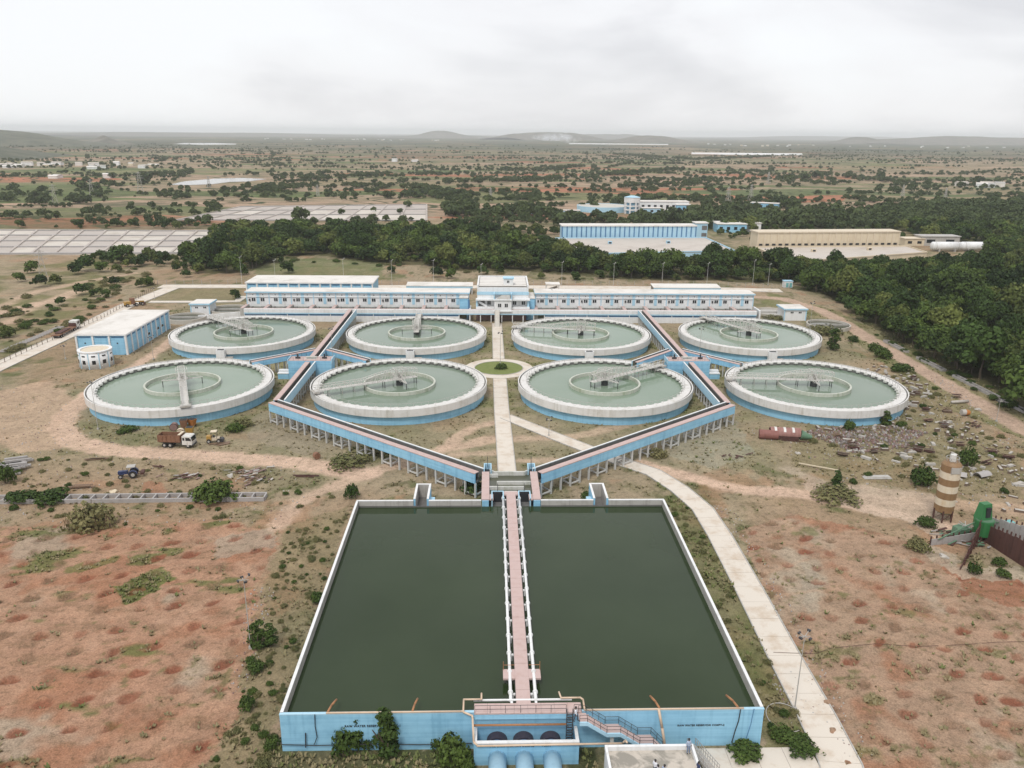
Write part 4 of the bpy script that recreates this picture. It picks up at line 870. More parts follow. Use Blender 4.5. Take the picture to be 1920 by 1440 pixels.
# ---------------------------------------------------------------- filter complex (built square, turned by its small yaw)
YAWF = -.0105; FO = Vector((XC, 301, 0))
def place(t, x, y): # local plan position -> world
    c, s = math.cos(YAWF), math.sin(YAWF); t.location = (FO.x+x*c-y*s, FO.y+x*s+y*c, 0); t.rotation_euler.z = YAWF; return t
def window(parent, x0, x1, z0, z1, y, frame='white', bars=1):
    """window in a wall that faces south at y: glass set behind a proud frame"""
    mb = MB(); mb.box(x0, x1, y-.045, y-.005, z0, z1); g = mb.build('window', 'window_glass', parent)
    mb = MB(); w = .09
    mb.box(x0-w, x0, y-.09, y-.004, z0-w, z1+w); mb.box(x1, x1+w, y-.09, y-.004, z0-w, z1+w); mb.box(x0, x1, y-.09, y-.004, z0-w, z0); mb.box(x0, x1, y-.09, y-.004, z1, z1+w)
    for k in range(bars): xx = x0+(x1-x0)*(k+1)/(bars+1); mb.box(xx-.05, xx+.05, y-.085, y-.046, z0, z1)
    mb.build('frame', frame, g); return g
# gallery wall
ga = place(thing('filter_gallery', 'long low white gallery wall with blue edge and dark slots before the filter house', 'gallery'), 0, 0)
for i in range(24):
    a = -97+i*(197/24); b = a+197/24
    mb = MB(); mb.box(a+.01, b-.01, 0, 1.6, 3.4, 4.78); mb.build('upper_panel', 'white', ga)
    mb = MB(); mb.box(a+.01, b-.01, -.03, 1.5, 2.95, 3.39); mb.build('edge_beam', 'sky_blue', ga)
    if not (-12 < (a+b)/2 < 14):
        mb = MB(); mb.box(a+.04, b-.04, .25, .6, -.3, 2.2); mb.build('lower_panel', 'white', ga)
        mb = MB(); mb.box(a+.1, b-.1, .4, .6, 2.21, 2.94); mb.build('slot', 'dark_blue', ga)
        mb = MB(); mb.box(a-.12, a+.12, .1, .62, -.3, 2.94); mb.build('column', 'white', ga)
    else:
        for xx in (a, (a+b)/2): mb = MB(); mb.box(xx-.16, xx+.16, .2, .5, -.3, 2.94); mb.box(xx-.12, xx+.12, 1.1, 1.4, -.3, 2.94); mb.build('column', 'white', ga)
mb = MB(); mb.box(-97, 100, 1.0, 1.59, 4.781, 4.86); mb.build('walkway', 'pink', ga)
mb = MB(); mb.box(-8.5, 11, 3.8, 4.2, -.3, 2.9); mb.build('back_wall', 'rubble_red', ga)
fb2 = place(thing('access_ramp', 'grey sloping footway from the central path up to the admin block', 'footway'), -.3, -3)
mb = MB(); mb.hexa([(-.95,-4.5,-.2),(.95,-4.5,-.2),(.95,2.95,-.2),(-.95,2.95,-.2)], [(-.95,-4.5,.12),(.95,-4.5,.12),(.95,2.95,4.9),(-.95,2.95,4.9)]); mb.build('ramp', 'concrete', fb2)
mb = MB()
for s in (-.85,.85): railing(mb, [(s,-4.4,.12),(s,2.9,4.9)], .9, .03, 1.4)
mb.build('handrail', 'steel_grey', fb2)
# wings with filter beds
def wing(x0, x1, nb, label):
    t = place(thing('filter_house', label, 'building'), (x0+x1)/2, 0); h = (x1-x0)/2; bw = 2*h/nb; y0 = 9.0; zr = 9.9
    mb = MB(); mb.box(-h, h, y0, y0+8, -.3, zr-.45); mb.build('wall', 'white', t)
    mb = MB(); mb.box(-h-.5, h+.5, y0-.75, y0+8.4, zr-.44, zr); mb.build('roof_edge', 'sky_blue', t)
    for i in range(nb): mb = MB(); a = -h-.4+i*(2*h+.8)/nb; mb.box(a+.01, a+(2*h+.8)/nb-.01, y0-.65, y0+8.3, zr+.001, zr+.08+random.uniform(-.01,.01)); mb.build('roof_panel', 'roof_white', t)
    for i in range(nb):
        a = -h+i*bw
        mb = MB(); mb.box(a-.14, a+.14, y0-.16, y0-.002, 4.8, zr-.45); mb.build('pilaster', 'sky_blue', t)
        m_ = a+bw/2; mb = MB(); mb.box(m_-.55, m_+.55, y0-.10, y0-.003, 5.0, zr-.46); mb.build('pilaster', 'sky_blue', t)
        for s in (-1, 1):
            c = m_+s*1.75; window(t, c-.72, c+.72, 6.0, 7.25, y0, bars=1)
            mb = MB(); mb.tube((c+s*.15, y0-.03, 8.55), (c+s*.15, y0-.003, 8.55), .2, 10); mb.build('vent', 'black', t)
        if i % 2 == 0: mb = MB(); mb.box(a+.75, a+1.35, y0-.3, y0-.003, 6.1, 7.0); mb.build('wall_unit', 'dark_steel', t)
        mb = MB(); mb.box(a+.2, a+bw-.2, y0-.35, y0-.004, 7.75, 7.85); mb.build('sun_shade', 'white', t)
        # bed: basin walls, water, washout trough, dividing walkway
        mb = MB(); mb.box(a+.75, a+bw-.75, 1.7, y0-.01, 1.0, 3.9); mb.build('bed_water', 'bed_water', t)
        for k in (0, 1): xx = a+1.7+k*(bw-4.2); mb = MB(); mb.box(xx, xx+.8, 1.9, y0-.6, 3.901, 4.1); mb.build('trough', 'dark_concrete', t)
        mb = MB(); mb.box(a-.7, a+.7, 1.62, y0-.02, 0, 4.7); mb.build('divider', 'old_concrete', t)
        mb = MB(); mb.box(a-.62, a+.62, 1.62, y0-.2, 4.701, 4.80); mb.build('divider_walk', 'pink', t)
    mb = MB(); mb.box(h+.35, h+1.0, 1.62, y0+.5, 0, 4.7); mb.build('divider', 'white', t)
    mb = MB(); mb.box(h-.14, h+.14, y0-.16, y0-.002, 4.8, zr-.45); mb.build('pilaster', 'sky_blue', t)
    return t
wing(-98.2, -11.5, 10, 'long white filter house wing with paired windows, left of the admin block')
wing(14.8, 101.0, 10, 'long white filter house wing with paired windows, right of the admin block')
# admin block
ad = place(thing('admin_block', 'white and blue two storey admin block with louvred roof between the two wings', 'building'), 1.9, 0); y0 = 2.2
def abox(n, m_, *b): mb = MB(); mb.box(*b); return mb.build(n, m_, ad)
abox('lower_wall', 'white', -10.1, 10.1, y0, 27, 2.95, 4.9); abox('plinth', 'rubble_red', -9.6, 9.6, 8, 26.5, -.3, 2.94)
for s in (-1, 1):
    for x in (2.9, 6.2): window(ad, s*x+(-1.2 if s < 0 else 0), s*x+(0 if s < 0 else 1.2), 4.05, 4.45, y0, bars=0)
abox('balcony', 'white', -10.3, -3.4, y0-.9, y0+1.0, 4.91, 5.7); abox('balcony', 'white', 3.4, 10.3, y0-.9, y0+1.0, 4.91, 5.7)
abox('upper_wall', 'white', -9.9, 9.9, y0+1.4, 27, 4.91, 10.1)
for s in (-1, 1):
    abox('pilaster', 'sky_blue', s*9.9-.45, s*9.9+.2, y0-.2, y0+1.39, 5.71, 8.2)
for a in (-6.0, 3.9, 7.3): window(ad, a, a+1.3, 6.2, 7.6, y0+1.4, bars=1)
mb = MB(); mb.beam((-9.2,y0+.4,7.4),(-6.2,y0+.4,5.8),.35,.8); mb.build('stair_flight', 'white', ad)
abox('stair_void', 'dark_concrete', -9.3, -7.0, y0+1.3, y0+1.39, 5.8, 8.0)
abox('sun_shade', 'white', -10.4, -3.3, y0-1.0, y0+1.6, 8.21, 8.7); abox('sun_shade', 'white', 3.3, 10.4, y0-1.0, y0+1.6, 8.21, 8.7)
abox('parapet', 'sky_blue', -10.0, 10.0, y0+1.2, y0+1.7, 10.11, 11.2); abox('upper_band', 'white', -9.9, 9.9, y0+3.0, 27, 10.11, 12.6)
abox('bay_wall', 'white', -3.3, 3.3, y0-2.4, y0+1.3, 4.6, 8.6); abox('bay_slab', 'white', -3.6, 3.6, y0-2.8, y0+1.1, 4.25, 4.59); abox('bay_roof', 'white', -3.6, 3.6, y0-2.8, y0+1.19, 8.61, 9.0)
for a in (-1.9, .7): window(ad, a, a+1.2, 6.0, 7.4, y0-2.4, bars=1)
for a in (-1.7, .7): window(ad, a, a+1.2, 3.3, 3.8, y0, bars=0)
for s in (-1, 1): abox('terrace_wall', 'sky_blue', s*3.3-.2, s*3.3+.2, y0-2.2, y0+1.19, 9.01, 11.1)
abox('terrace_beam', 'sky_blue', -3.1, 3.1, y0+.6, y0+1.1, 10.3, 11.3)
mb = MB(); mb.hexa([(-2.6,y0-1.8,9.01),(2.8,y0-1.8,9.01),(2.8,y0+.5,9.01),(-.4,y0+.5,9.01)],[(-2.6,y0-1.8,9.06),(2.8,y0-1.8,9.06),(2.8,y0+.5,10.2),(-.4,y0+.5,10.2)]); mb.build('stair_cover', 'steel_grey', ad)
abox('roof_deck', 'old_concrete', -9.7, 9.7, y0+3.3, 26.8, 12.601, 12.7)
for i in range(6): abox('roof_panel', 'roof_white', -9.2, 9.2, y0+4.2+i*3.4, y0+6.9+i*3.4, 12.95, 13.1)
for s in (-1, 1): abox('parapet', 'white', min(s*9.4, s*10), max(s*9.4, s*10), y0+3.1, 27, 12.71, 13.5)
abox('parapet', 'white', -9.39, 9.39, 26.4, 27, 12.71, 13.5)
abox('roof_room', 'white', .3, 4.0, y0+5, y0+8.5, 13.11, 15.6); abox('roof_room_top', 'sky_blue', 0, 4.3, y0+4.7, y0+8.8, 15.61, 16.0); window(ad, 1.6, 2.5, 14.1, 15.0, y0+5, bars=1)
for s, xx in ((-1,-13.0),(1,12.9)):
    t = place(thing('link_block', f'narrow blue link between the admin block and the {"left" if s < 0 else "right"} wing', 'building'), xx+1.9-1.9, 0)
    mb = MB(); mb.box(-1.9, 1.4, 4.5, 16, -.3, 8.4); mb.build('wall', 'blue', t); mb = MB(); mb.box(-2.0, 1.5, 4.3, 16.2, 8.41, 8.7); mb.build('roof', 'roof_white', t)
    xe = xx-s*-.0; mb = MB(); mb.tube((-s*1.75,4.2,.1),(-s*1.75,4.2,7.8),.35,10); mb.build('downpipe', 'dark_blue', t)
def hall(x, y, w, d, h, nb, label, wallm='blue', colm='white', name='workshop', slots=True, over=.5, sides='s', pitch=0):
    """hall with piers, high slot windows and an overhanging flat roof"""
    t = thing(name, label, 'building', (x, y, 0)); mb = MB(); mb.box(-w/2, w/2, 0, d, -.3, h-.5); mb.build('wall', wallm, t)
    mb = MB(); mb.box(-w/2-over, w/2+over, -over, d+over, h-.499, h-.05); mb.build('roof_edge', 'white', t)
    k = max(2, round(w/9))
    for i in range(k):
        a = -w/2-over+.15+i*(w+2*over-.3)/k; mb = MB(); mb.box(a+.01, a+(w+2*over-.3)/k-.01, -over+.15, d+over-.15, h-.049, h+.03+random.uniform(-.008,.008)); mb.build('roof_panel', 'roof_white', t)
    for i in range(nb+1):
        a = -w/2+i*w/nb; mb = MB(); mb.box(a-.28, a+.28, -.32, -.002, -.3, h-.5); mb.build('pier', colm, t)
        if i < nb and slots: mb = MB(); mb.box(a+.75, a+w/nb-.75, -.05, -.003, h-1.35, h-.85); mb.build('window', 'dark_blue', t)
    return t
def side_bays(t, x, d, h, nb, s, colm='white'):
    for i in range(nb+1):
        a = i*d/nb; mb = MB(); lo, hi = sorted((x+s*.002, x+s*.32)); mb.box(lo, hi, a-.28, a+.28, -.3, h-.5); mb.build('pier', colm, t)
        if i < nb: mb = MB(); lo, hi = sorted((x+s*.003, x+s*.05)); mb.box(lo, hi, a+.9, a+d/nb-.9, h-1.35, h-.85); mb.build('window', 'dark_blue', t)
t = hall(0, 0, 53.5, 17, 8.2, 12, 'long blue workshop with slot windows and pale flat roof behind the left wing'); place(t, -80.4, 38.5)
# chemical house at the left, turned a little
ch = hall(-124.9, 253.4, 15.6, 36.5, 6.9, 3, 'big blue store with white piers and pale flat roof at the left', name='chemical_store'); side_bays(ch, 7.8, 36.5, 6.9, 9, 1); ch.rotation_euler.z = .008
for a in (-5.2, 5.0): mb = MB(); mb.tube((a, -.06, 3.8), (a, -.003, 3.8), .25, 10); mb.build('vent', 'black', ch)
for i in (4, 6, 7): mb = MB(); yy = i*36.5/9+1.2; mb.box(7.803, 7.86, yy, yy+1.4, 2.2, 3.0); mb.build('window', 'window_glass', ch)
mb = MB(); mb.tube((7.9, 15, 0), (7.9, 15, 6.3), .12, 8); mb.build('downpipe', 'white', ch)
# round sump house
rh = thing('round_house', 'small round white house with flat pale roof beside the blue store', 'building', (-121.2, 241.0, 0)); mb = MB(); mb.ring(4.3, 4.75, -.3, 5.0, 48); mb.build('wall', 'white', rh, True)
mb = MB(); mb.ring(4.0, 4.9, 5.001, 5.35, 48); mb.build('parapet', 'white', rh); mb = MB(); mb.disc(4.2, 5.08, 40); mb.build('roof', 'silo_cream', rh)
for i in range(10):
    a = -math.pi/2+(i-.5)*math.pi/5; c, s = math.cos(a), math.sin(a); mb = MB(); mb.box(-.5,.5,-.06,.0,1.5,2.7); mb.box(-.55,.55,-.06,0,3.8,4.2); mb.build('window', 'window_glass', rh, loc=(4.76*c, 4.76*s, 0), rz=a+math.pi/2)
    a += math.pi/10; mb = MB(); mb.box(-.12,.12,-.1,.05,0,5.0); mb.build('pilaster', 'sky_blue', rh, loc=(4.76*math.cos(a), 4.76*math.sin(a), 0), rz=a+math.pi/2)
def pump_house(x, y, label, s, w=8.4, d=9.5):
    t = thing('pump_house', label, 'building', (x, y, 0)); mb = MB(); mb.box(-w/2, w/2, 0, d, -.3, 4.2); mb.build('wall', 'white', t)
    mb = MB(); mb.box(-w/2-.5, w/2+.5, -.5, d+.5, 4.201, 4.75); mb.build('roof_edge', 'sky_blue', t); mb = MB(); mb.box(-w/2-.3, w/2+.3, -.3, d+.3, 4.751, 4.85); mb.build('roof', 'roof_white', t)
    for a in (-1.9, 1.3): window(t, a, a+1.1, 2.9, 3.5, 0, bars=1)
    for a in (-w/2, w/2): mb = MB(); mb.box(a-.2, a+.2, -.15, -.002, -.3, 4.2); mb.build('pilaster', 'sky_blue', t)
    return t
pump_house(-113.6, 312.0, 'small white pump house with blue roof edge at the left sumps', -1, 7.2, 8); pump_house(120.6, 305.5, 'small white pump house with blue roof edge at the right sumps', 1, 8.6, 8)
def sump(x, y, r, z, label, mat='bed_water', rel=.7):
    t = thing('sump', label, 'sump', (x, y, 0)); mb = MB(); mb.ring(r-.4, r, -.3, z, 56); mb.build('wall', 'concrete', t); mb = MB(); mb.disc(r-.3, z-rel, 48); mb.build('water_surface', mat, t)
    mb = MB(); mb.box(-r+.5, r-.5, -.2, .2, z-rel-.2, z-.1); mb.build('baffle', 'old_concrete', t); return t
sump(-116.0, 303.6, 7.2, 1.5, 'round concrete sump in front of the left pump house'); sump(-104.0, 318.0, 7.6, 1.6, 'round concrete sump behind the left pump house')
sump(129.5, 294.5, 8.0, 1.3, 'round concrete sump in front of the right pump house'); sump(115.2, 316.0, 7.2, 1.5, 'dry round concrete sump behind the right pump house', 'old_concrete')
def shed(x, y, w, d, h, n, label):
    t = place(thing('open_shed', label, 'shed'), x, y); mb = MB(); mb.hexa([(-w/2,0,h-.25),(w/2,0,h-.25),(w/2,d,h+.2),(-w/2,d,h+.2)], [(-w/2,0,h),(w/2,0,h),(w/2,d,h+.4),(-w/2,d,h+.4)]); mb.build('roof', 'roof_white', t)
    mb = MB(); mb.box(-w/2+.1, w/2-.1, .05, .25, h-1.1, h-.26); mb.build('fascia', 'sky_blue', t)
    for i in range(n+1):
        a = -w/2+.4+i*(w-.8)/n
        for yy in (.4, d-.5): mb = MB(); mb.box(a-.15, a+.15, yy, yy+.3, -.3, h-.26); mb.build('post', 'white', t)
    mb = MB(); mb.box(-w/2+.3, w/2-.3, d-.15, d-.02, 0, h-.6); mb.build('back_wall', 'white', t); return t
shed(-26.3, 55.5, 30, 7.5, 3.9, 6, 'long open shed with pale roof behind the left wing near the admin block'); shed(85.0, 52.5, 30.5, 8, 4.2, 7, 'long open shed with pale roof behind the right wing')
dg = thing('machine_canopy', 'small grey canopy over machinery behind the right wing', 'canopy', (28.5, 352, 0)); mb = MB(); mb.box(-3.2, 3.2, 0, 6, 5.2, 5.6); mb.build('roof', 'roof_white', dg)
for a in (-2.9, 2.7):
    for b in (.2, 5.6): mb = MB(); mb.box(a, a+.25, b, b+.25, 0, 5.19); mb.build('post', 'white', dg)
mb = MB(); mb.box(-2.6, 2.6, 1.4, 4.6, 0, 2.6); mb.tube((-1.8, 3, 2.7), (2.2, 3, 4.0), .5, 10); mb.build('machine', 'steel_grey', dg)
tl = thing('toilet_block', 'tiny blue and white kiosk at the right end of the back road', 'kiosk', (143.5, 376, 0)); mb = MB(); mb.box(-2, 2, 0, 3, 0, 3.0); mb.build('wall', 'white', tl)
mb = MB(); mb.box(-1.2, 0, -.06, -.003, .2, 2.3); mb.box(.4, 1.7, -.06, -.003, .2, 2.3); mb.build('door', 'turquoise', tl); mb = MB(); mb.box(-2.2, 2.2, -.2, 3.2, 3.01, 3.25); mb.build('roof', 'sky_blue', tl)
# spare basins between left sumps and gallery
mb = MB(); sb = thing('channel_wall', 'low white sloping channel wall between the left pump house and the gallery', 'wall', (-104, 306, 0))
mb.hexa([(-8,-1.6,-.2),(8,1.0,-.2),(8,1.5,-.2),(-8,-1.1,-.2)], [(-8,-1.6,1.6),(8,1.0,2.6),(8,1.5,2.6),(-8,-1.1,1.6)]); mb.build('wall', 'white', sb)
# ---------------------------------------------------------------- lamp masts, fences, pylons
def mast_mesh(h, heads):
    a = MB(); a.tube((0,0,-.3),(0,0,h),.085,8,.045); b = MB(); b.box(-.22,.22,-.22,.22,-.3,.35); c = MB()
    c.beam((-.7,0,h-.1),(.7,0,h-.1),.07); hd = []
    for i in range(heads): an = 2*math.pi*i/heads+.6; hd.append((math.cos(an)*.75, math.sin(an)*.75, h-.05+(.5 if i == 0 else 0)))
    for p in hd: c.beam((0,0,h-.15), p, .06)
    return a, b, c, hd
def mast(base, h, label, heads=4, mat='steel_grey', group='lamp masts around the plant', hm='dark_steel'):
    t = thing('lamp_mast', label, 'lamp mast', (base[0], base[1], 0), 0, group); a, b, c, hd = mast_mesh(h, heads)
    a.build('pole', mat, t); b.build('base', 'old_concrete', t); c.build('bracket', mat, t)
    for p in hd: mb = MB(); mb.hexa([(-.18,-.12,-.15),(.18,-.12,-.15),(.18,.07,-.15),(-.18,.07,-.15)], [(-.23,-.18,.1),(.23,-.18,.1),(.23,.08,.14),(-.23,.08,.14)]); mb.build('floodlight', hm, t, loc=p, rz=math.atan2(p[1],p[0])+math.pi/2)
for bx, by, ty, w in ((1490,1330,1192,'between the reservoir and the curved path'),(470,1215,1086,'at the edge of the left red field'),(184,805,716,'beside the leftmost front tank'),(938,682,624,'in the middle of the round lawn'),(1029,817,786,'behind the right diagonal channel'),
                      (1311,668,616,'by the right distributor box'),(625,692,616,'by the left distributor box'),(288,674,632,'by the track next to the blue store'),(1514,650,568,'beside the right pump house'),(1868,790,752,'beside the dirt road at the right edge'),
                      (566,592,548,'in front of the left wing'),(1031,590,546,'in front of the right wing'),(123,673,648,'in front of the round house'),(290,560,540,'at the corner of the concrete road')):
    p = gp(bx, by); mast(p, zat(bx, ty, p.y), 'tall grey lamp mast with floodlights '+w)
for i, (bx, ty) in enumerate(((454,482),(517,488),(645,486),(735,489),(813,488),(902,496),(1053,492),(1150,494),(1241,494),(1325,494),(1411,489),(1440,496))):
    p = gp(bx, 534); mast(p, zat(bx, ty, p.y), 'slim pale lamp post along the road behind the plant', 1, 'column_white', 'slim lamp posts along the back road', 'column_white')
def fence(name, pts, label, sp, h, mat, rail=True, wide=.15, wires=3, side=0, cat='fence'):
    pts = [Vector((p[0], p[1], 0)) for p in pts]; t = thing(name, label, cat, pts[0]); o = -pts[0]
    me = None; w = MB()
    for a, b in zip(pts[:-1], pts[1:]):
        n = max(1, round((b-a).length/sp)); ang = math.atan2(b.y-a.y, b.x-a.x)
        for i in range(n+1):
            if me is None: mb = MB(); mb.box(-wide/2, wide/2, -wide/2, wide/2, -.2, h); me = mb.mesh('post', mat)
            ob('post', me, t, a.lerp(b, i/n)+o, ang)
        for k in range(wires): z = Vector((0,0,h*(.95-.4*k))); w.beam(a+o+z, b+o+z, .035 if wires > 2 else .1)
    if w.v: w.build('wire' if wires > 2 else 'rail', mat, t)
    return t
fence('wire_fence', [gp(*p) for p in ((-60,712),(60,655),(190,598),(260,560),(296,536))], 'low post and wire fence along the outer side of the left concrete road', 3.0, 1.6, 'brown_block')
fence('wire_fence', [gp(*p) for p in ((296,533),(460,532),(700,533),(1000,533),(1300,535),(1480,540))], 'post and wire fence behind the back road', 4.0, 2.0, 'grey_stone')
def ladder_wall(pts, label, step, w, h, mat, name='foundation_frame', skip=(), th=.3):
    pts = [Vector((p[0], p[1], 0)) for p in pts]; t = thing(name, label, 'foundation', pts[0]); o = -pts[0]
    for a, b in zip(pts[:-1], pts[1:]):
        d = (b-a).normalized(); n = Vector((-d.y, d.x, 0)); k = round((b-a).length/step)
        for s in (-w/2, w/2-th): mb = MB(); mb.strip(a+o, b+o, s, s+th, -.3, h); mb.build('side_wall', mat, t)
        for i in range(k+1):
            if i in skip: continue
            p = a.lerp(b, i/k)+o; mb = MB(); mb.strip(p-n*(w/2-th-.01)-d*th*.45, p-n*(w/2-th-.01)+d*th*.45, 0, w-2*th-.02, -.3, h+.02); mb.build('rib', mat, t)
    return t
ladder_wall([gp(-60,940), gp(498,934)], 'low concrete frame of cells like a ladder lying in the left scrub', 2.35, 2.6, .75, 'grey_stone')
for q, wd in (((1660,640,1700,661),'short broken piece of concrete frame at the far end of the right wood edge'),((1722,672,1770,696),'middle piece of concrete frame along the edge of the right wood'),((1790,706,1935,780),'long concrete frame with ribs along the near edge of the right wood')):
    ladder_wall([gp(q[0],q[1]), gp(q[2],q[3])], wd, 2.3, 1.8, .6, 'grey_stone', th=.22)
def stub_fence(px, label): # low concrete block rows left of the road
    t = thing('block_row', label, 'block row', gp(*px[0])); o = -gp(*px[0]); a, b = gp(*px[0]), gp(*px[1]); n = 22
    for i in range(n): p = a.lerp(b, i/n)+o; mb = MB(); mb.box(p.x-1.3, p.x+1.3, p.y-.25, p.y+.25, 0, .4); mb.build('block', 'grey_stone', t)
stub_fence(((5,660),(118,612)), 'row of low grey concrete strips beside the left concrete road')
def pylon(px, py, ty, label, s=1.0):
    b = gp(px, py); h = zat(px, ty, b.y); t = thing('pylon', label, 'pylon', b, .5, 'power pylons on the plain'); w = h*.13; r = max(.10, b.y*.00016); mb = MB()
    lv = [0, .25, .45, .62, .76, .88, 1]
    def wz(f): return w*(1-f*.86)
    for f0, f1 in zip(lv[:-1], lv[1:]):
        for i in range(4):
            q = [(1,1),(-1,1),(-1,-1),(1,-1)]; (a0,b0),(a1,b1) = q[i], q[(i+1)%4]
            p0 = Vector((a0*wz(f0), b0*wz(f0), f0*h)); p1 = Vector((a0*wz(f1), b0*wz(f1), f1*h)); p2 = Vector((a1*wz(f1), b1*wz(f1), f1*h)); p3 = Vector((a1*wz(f0), b1*wz(f0), f0*h))
            mb.beam(p0, p1, r*1.5); mb.beam(p0, p2, r*.8); mb.beam(p3, p1, r*.8)
    mb.build('tower', 'steel_grey', t)
    for f, l in ((.70,.20),(.82,.17),(.93,.13)):
        mb = MB(); mb.beam((-h*l,0,f*h),(h*l,0,f*h),r*1.3); mb.beam((-h*l,0,f*h),(0,0,f*h+h*.05),r); mb.beam((h*l,0,f*h),(0,0,f*h+h*.05),r); mb.build('cross_arm', 'steel_grey', t)
for a in ((264,362,322,'tall pylon standing by the dark tree clump at the left'),(83,528,468,'pylon between the drying beds and the left bushes'),(173,368,336,'thin pylon left of the round dark tree'),(104,385,345,'pylon in the scrub at the far left'),(392,352,330,'small pylon near the pond'),(596,368,346,'small pylon beside the tree row in the middle'),
          (1364,390,350,'pylon right of the far blue works'),(1407,378,346,'second pylon right of the far blue works, by the red earth'),(1440,345,322,'distant pylon in the fields right of centre'),(1692,368,346,'pylon at the edge of the right wood'),(1772,372,352,'pylon beside the switchyard at the right'),(920,378,352,'pylon by the tree row right of centre')): pylon(*a)
# ---------------------------------------------------------------- far buildings
def along(p, q, depth, z0, z1, mat, name, parent, o, inset=0.0):
    mb = MB(); mb.strip(Vector((p[0],p[1])), Vector((q[0],q[1])), inset, depth-inset, z0, z1); return mb.build(name, mat, parent, loc=o)
def tank_hall(label, px_slab, zs, px_wall, zt, wallm, dark, slabm, n, depth=12):
    """service reservoir: raised roof slab in front, a long ribbed hall behind"""
    c = [gp(a, b, zs) for a, b in px_slab]; mid = sum((Vector(p) for p in c), Vector())/4; t = thing('reservoir_hall', label, 'building', (mid.x, mid.y, 0)); o = Vector((-mid.x,-mid.y,0))
    mb = MB(); mb.prism([(p.x,p.y) for p in c], -.3, zs-.3); mb.build('tank_wall', wallm, t, loc=o)
    mb = MB(); mb.prism([(p.x,p.y) for p in c], zs-.29, zs); mb.build('tank_roof', slabm, t, loc=o)
    for i in range(4):
        a, b = c[i], c[(i+1) % 4]; mb = MB(); mb.strip(a, b, -.3, .3, zs+.001, zs+.6); mb.build('kerb', wallm, t, loc=o)
    p, q = gp(*px_wall[0], zs), gp(*px_wall[1], zs); d = (q-p).normalized()
    if d.x < 0: p, q = q, p; d = -d
    mb = MB(); mb.strip(p, q, .3, depth, 0, zt); mb.build('hall_wall', wallm, t, loc=o)
    mb = MB(); mb.strip(p-d*.6, q+d*.6, -.3, depth+.5, zt+.001, zt+.7); mb.build('hall_roof', 'roof_white' if wallm != 'cream' else 'silo_cream', t, loc=o)
    L_ = (q-p).length
    for i in range(n+1):
        a = p+d*(L_*i/n); mb = MB(); mb.strip(a-d*.35, a+d*.35, 0, .29, zs-.2, zt); mb.build('rib', dark, t, loc=o)
        if i < n and wallm == 'cream': a = p+d*(L_*(i+.5)/n); mb = MB(); mb.strip(a-d*1.1, a+d*1.1, .1, .295, zs+.8, zs+1.9); mb.build('opening', 'black', t, loc=o)
    for f in (.3, .68):
        a = c[0].lerp(c[1], f)*.6+c[3].lerp(c[2], f)*.4; mb = MB(); mb.box(a.x-1.2, a.x+1.2, a.y-1.2, a.y+1.2, zs+.01, zs+1.6); mb.build('vent_box', wallm if wallm == 'cream' else 'sky_blue', t, loc=o)
        mb = MB(); mb.box(a.x-.8, a.x+.8, a.y-1.26, a.y-1.205, zs+.3, zs+1.3); mb.build('vent_opening', 'black', t, loc=o)
    return t
bh = tank_hall('long blue ribbed hall with a broad grey roof slab in front, amid the trees', ((1042,447),(1322,446),(1378,471),(1080,477)), 4.0, ((1054,446),(1304,446)), 11.5, 'sky_blue', 'dark_blue', 'roof_slab', 28)
tank_hall('long cream ribbed hall with a broad pale roof slab in front, amid the trees', ((1416,464),(1700,462),(1738,474),(1480,492)), 4.0, ((1420,463),(1684,461)), 12.5, 'cream', 'silo_cream', 'roof_slab', 22)
p = gp(1309,449); eb = thing('stair_block', 'small blue stair block at the right end of the long blue hall', 'building', (p.x, p.y, 0))
mb = MB(); mb.box(-2.5, 6, 0, 9, 0, 11); mb.build('wall', 'sky_blue', eb); mb = MB(); mb.box(-3, 6.5, -.5, 9.5, 11.01, 11.6); mb.build('roof', 'roof_white', eb); mb = MB(); mb.box(2, 5.6, -.06, -.003, 6.5, 9.5); mb.box(2, 5.6, -.06, -.003, 2.0, 4.5); mb.build('opening', 'dark_concrete', eb)
def block(px, py, w, d, h, label, wall='sky_blue', roof='roof_white', nw=3, floors=1, name='outbuilding', rz=0, win='window_glass', cat='building', group=None):
    p = gp(px, py); t = thing(name, label, cat, p, rz, group); mb = MB(); mb.box(-w/2, w/2, 0, d, -.3, h); mb.build('wall', wall, t)
    mb = MB(); mb.box(-w/2-.5, w/2+.5, -.5, d+.5, h+.001, h+.5); mb.build('roof', roof, t)
    for f in range(floors):
        for i in range(nw):
            a = -w/2+(i+.5)*w/nw; z = h*(f+.5)/floors; mb = MB(); mb.box(a-w/nw*.22, a+w/nw*.22, -.06, -.003, z-h/floors*.18, z+h/floors*.2); mb.build('window', win, t)
    return t
block(1372,436,22,10,6,'small blue outbuilding right of the long blue hall','blue',nw=4); block(1355,433,10,10,6,'pale outbuilding beside the small blue one','sky_blue',nw=1); block(1409,434,14,8,6,'white shed half hidden by a tree right of the small blue outbuilding','white',nw=0)
block(1714,461,13,9,4.5,'small cream room right of the cream hall','cream','silo_cream',nw=2); block(1762,461,26,10,6,'low grey shed behind the white barrel tanks','old_concrete','old_concrete',nw=2)
block(1432,393,26,9,6,'blue shed roof among trees right of the far blue works','blue','roof_white',nw=4,rz=-.5); block(1718,392,14,8,4,'grey roofed hut in the right wood','old_concrete','old_concrete',nw=1)
p = gp(1300,396); 
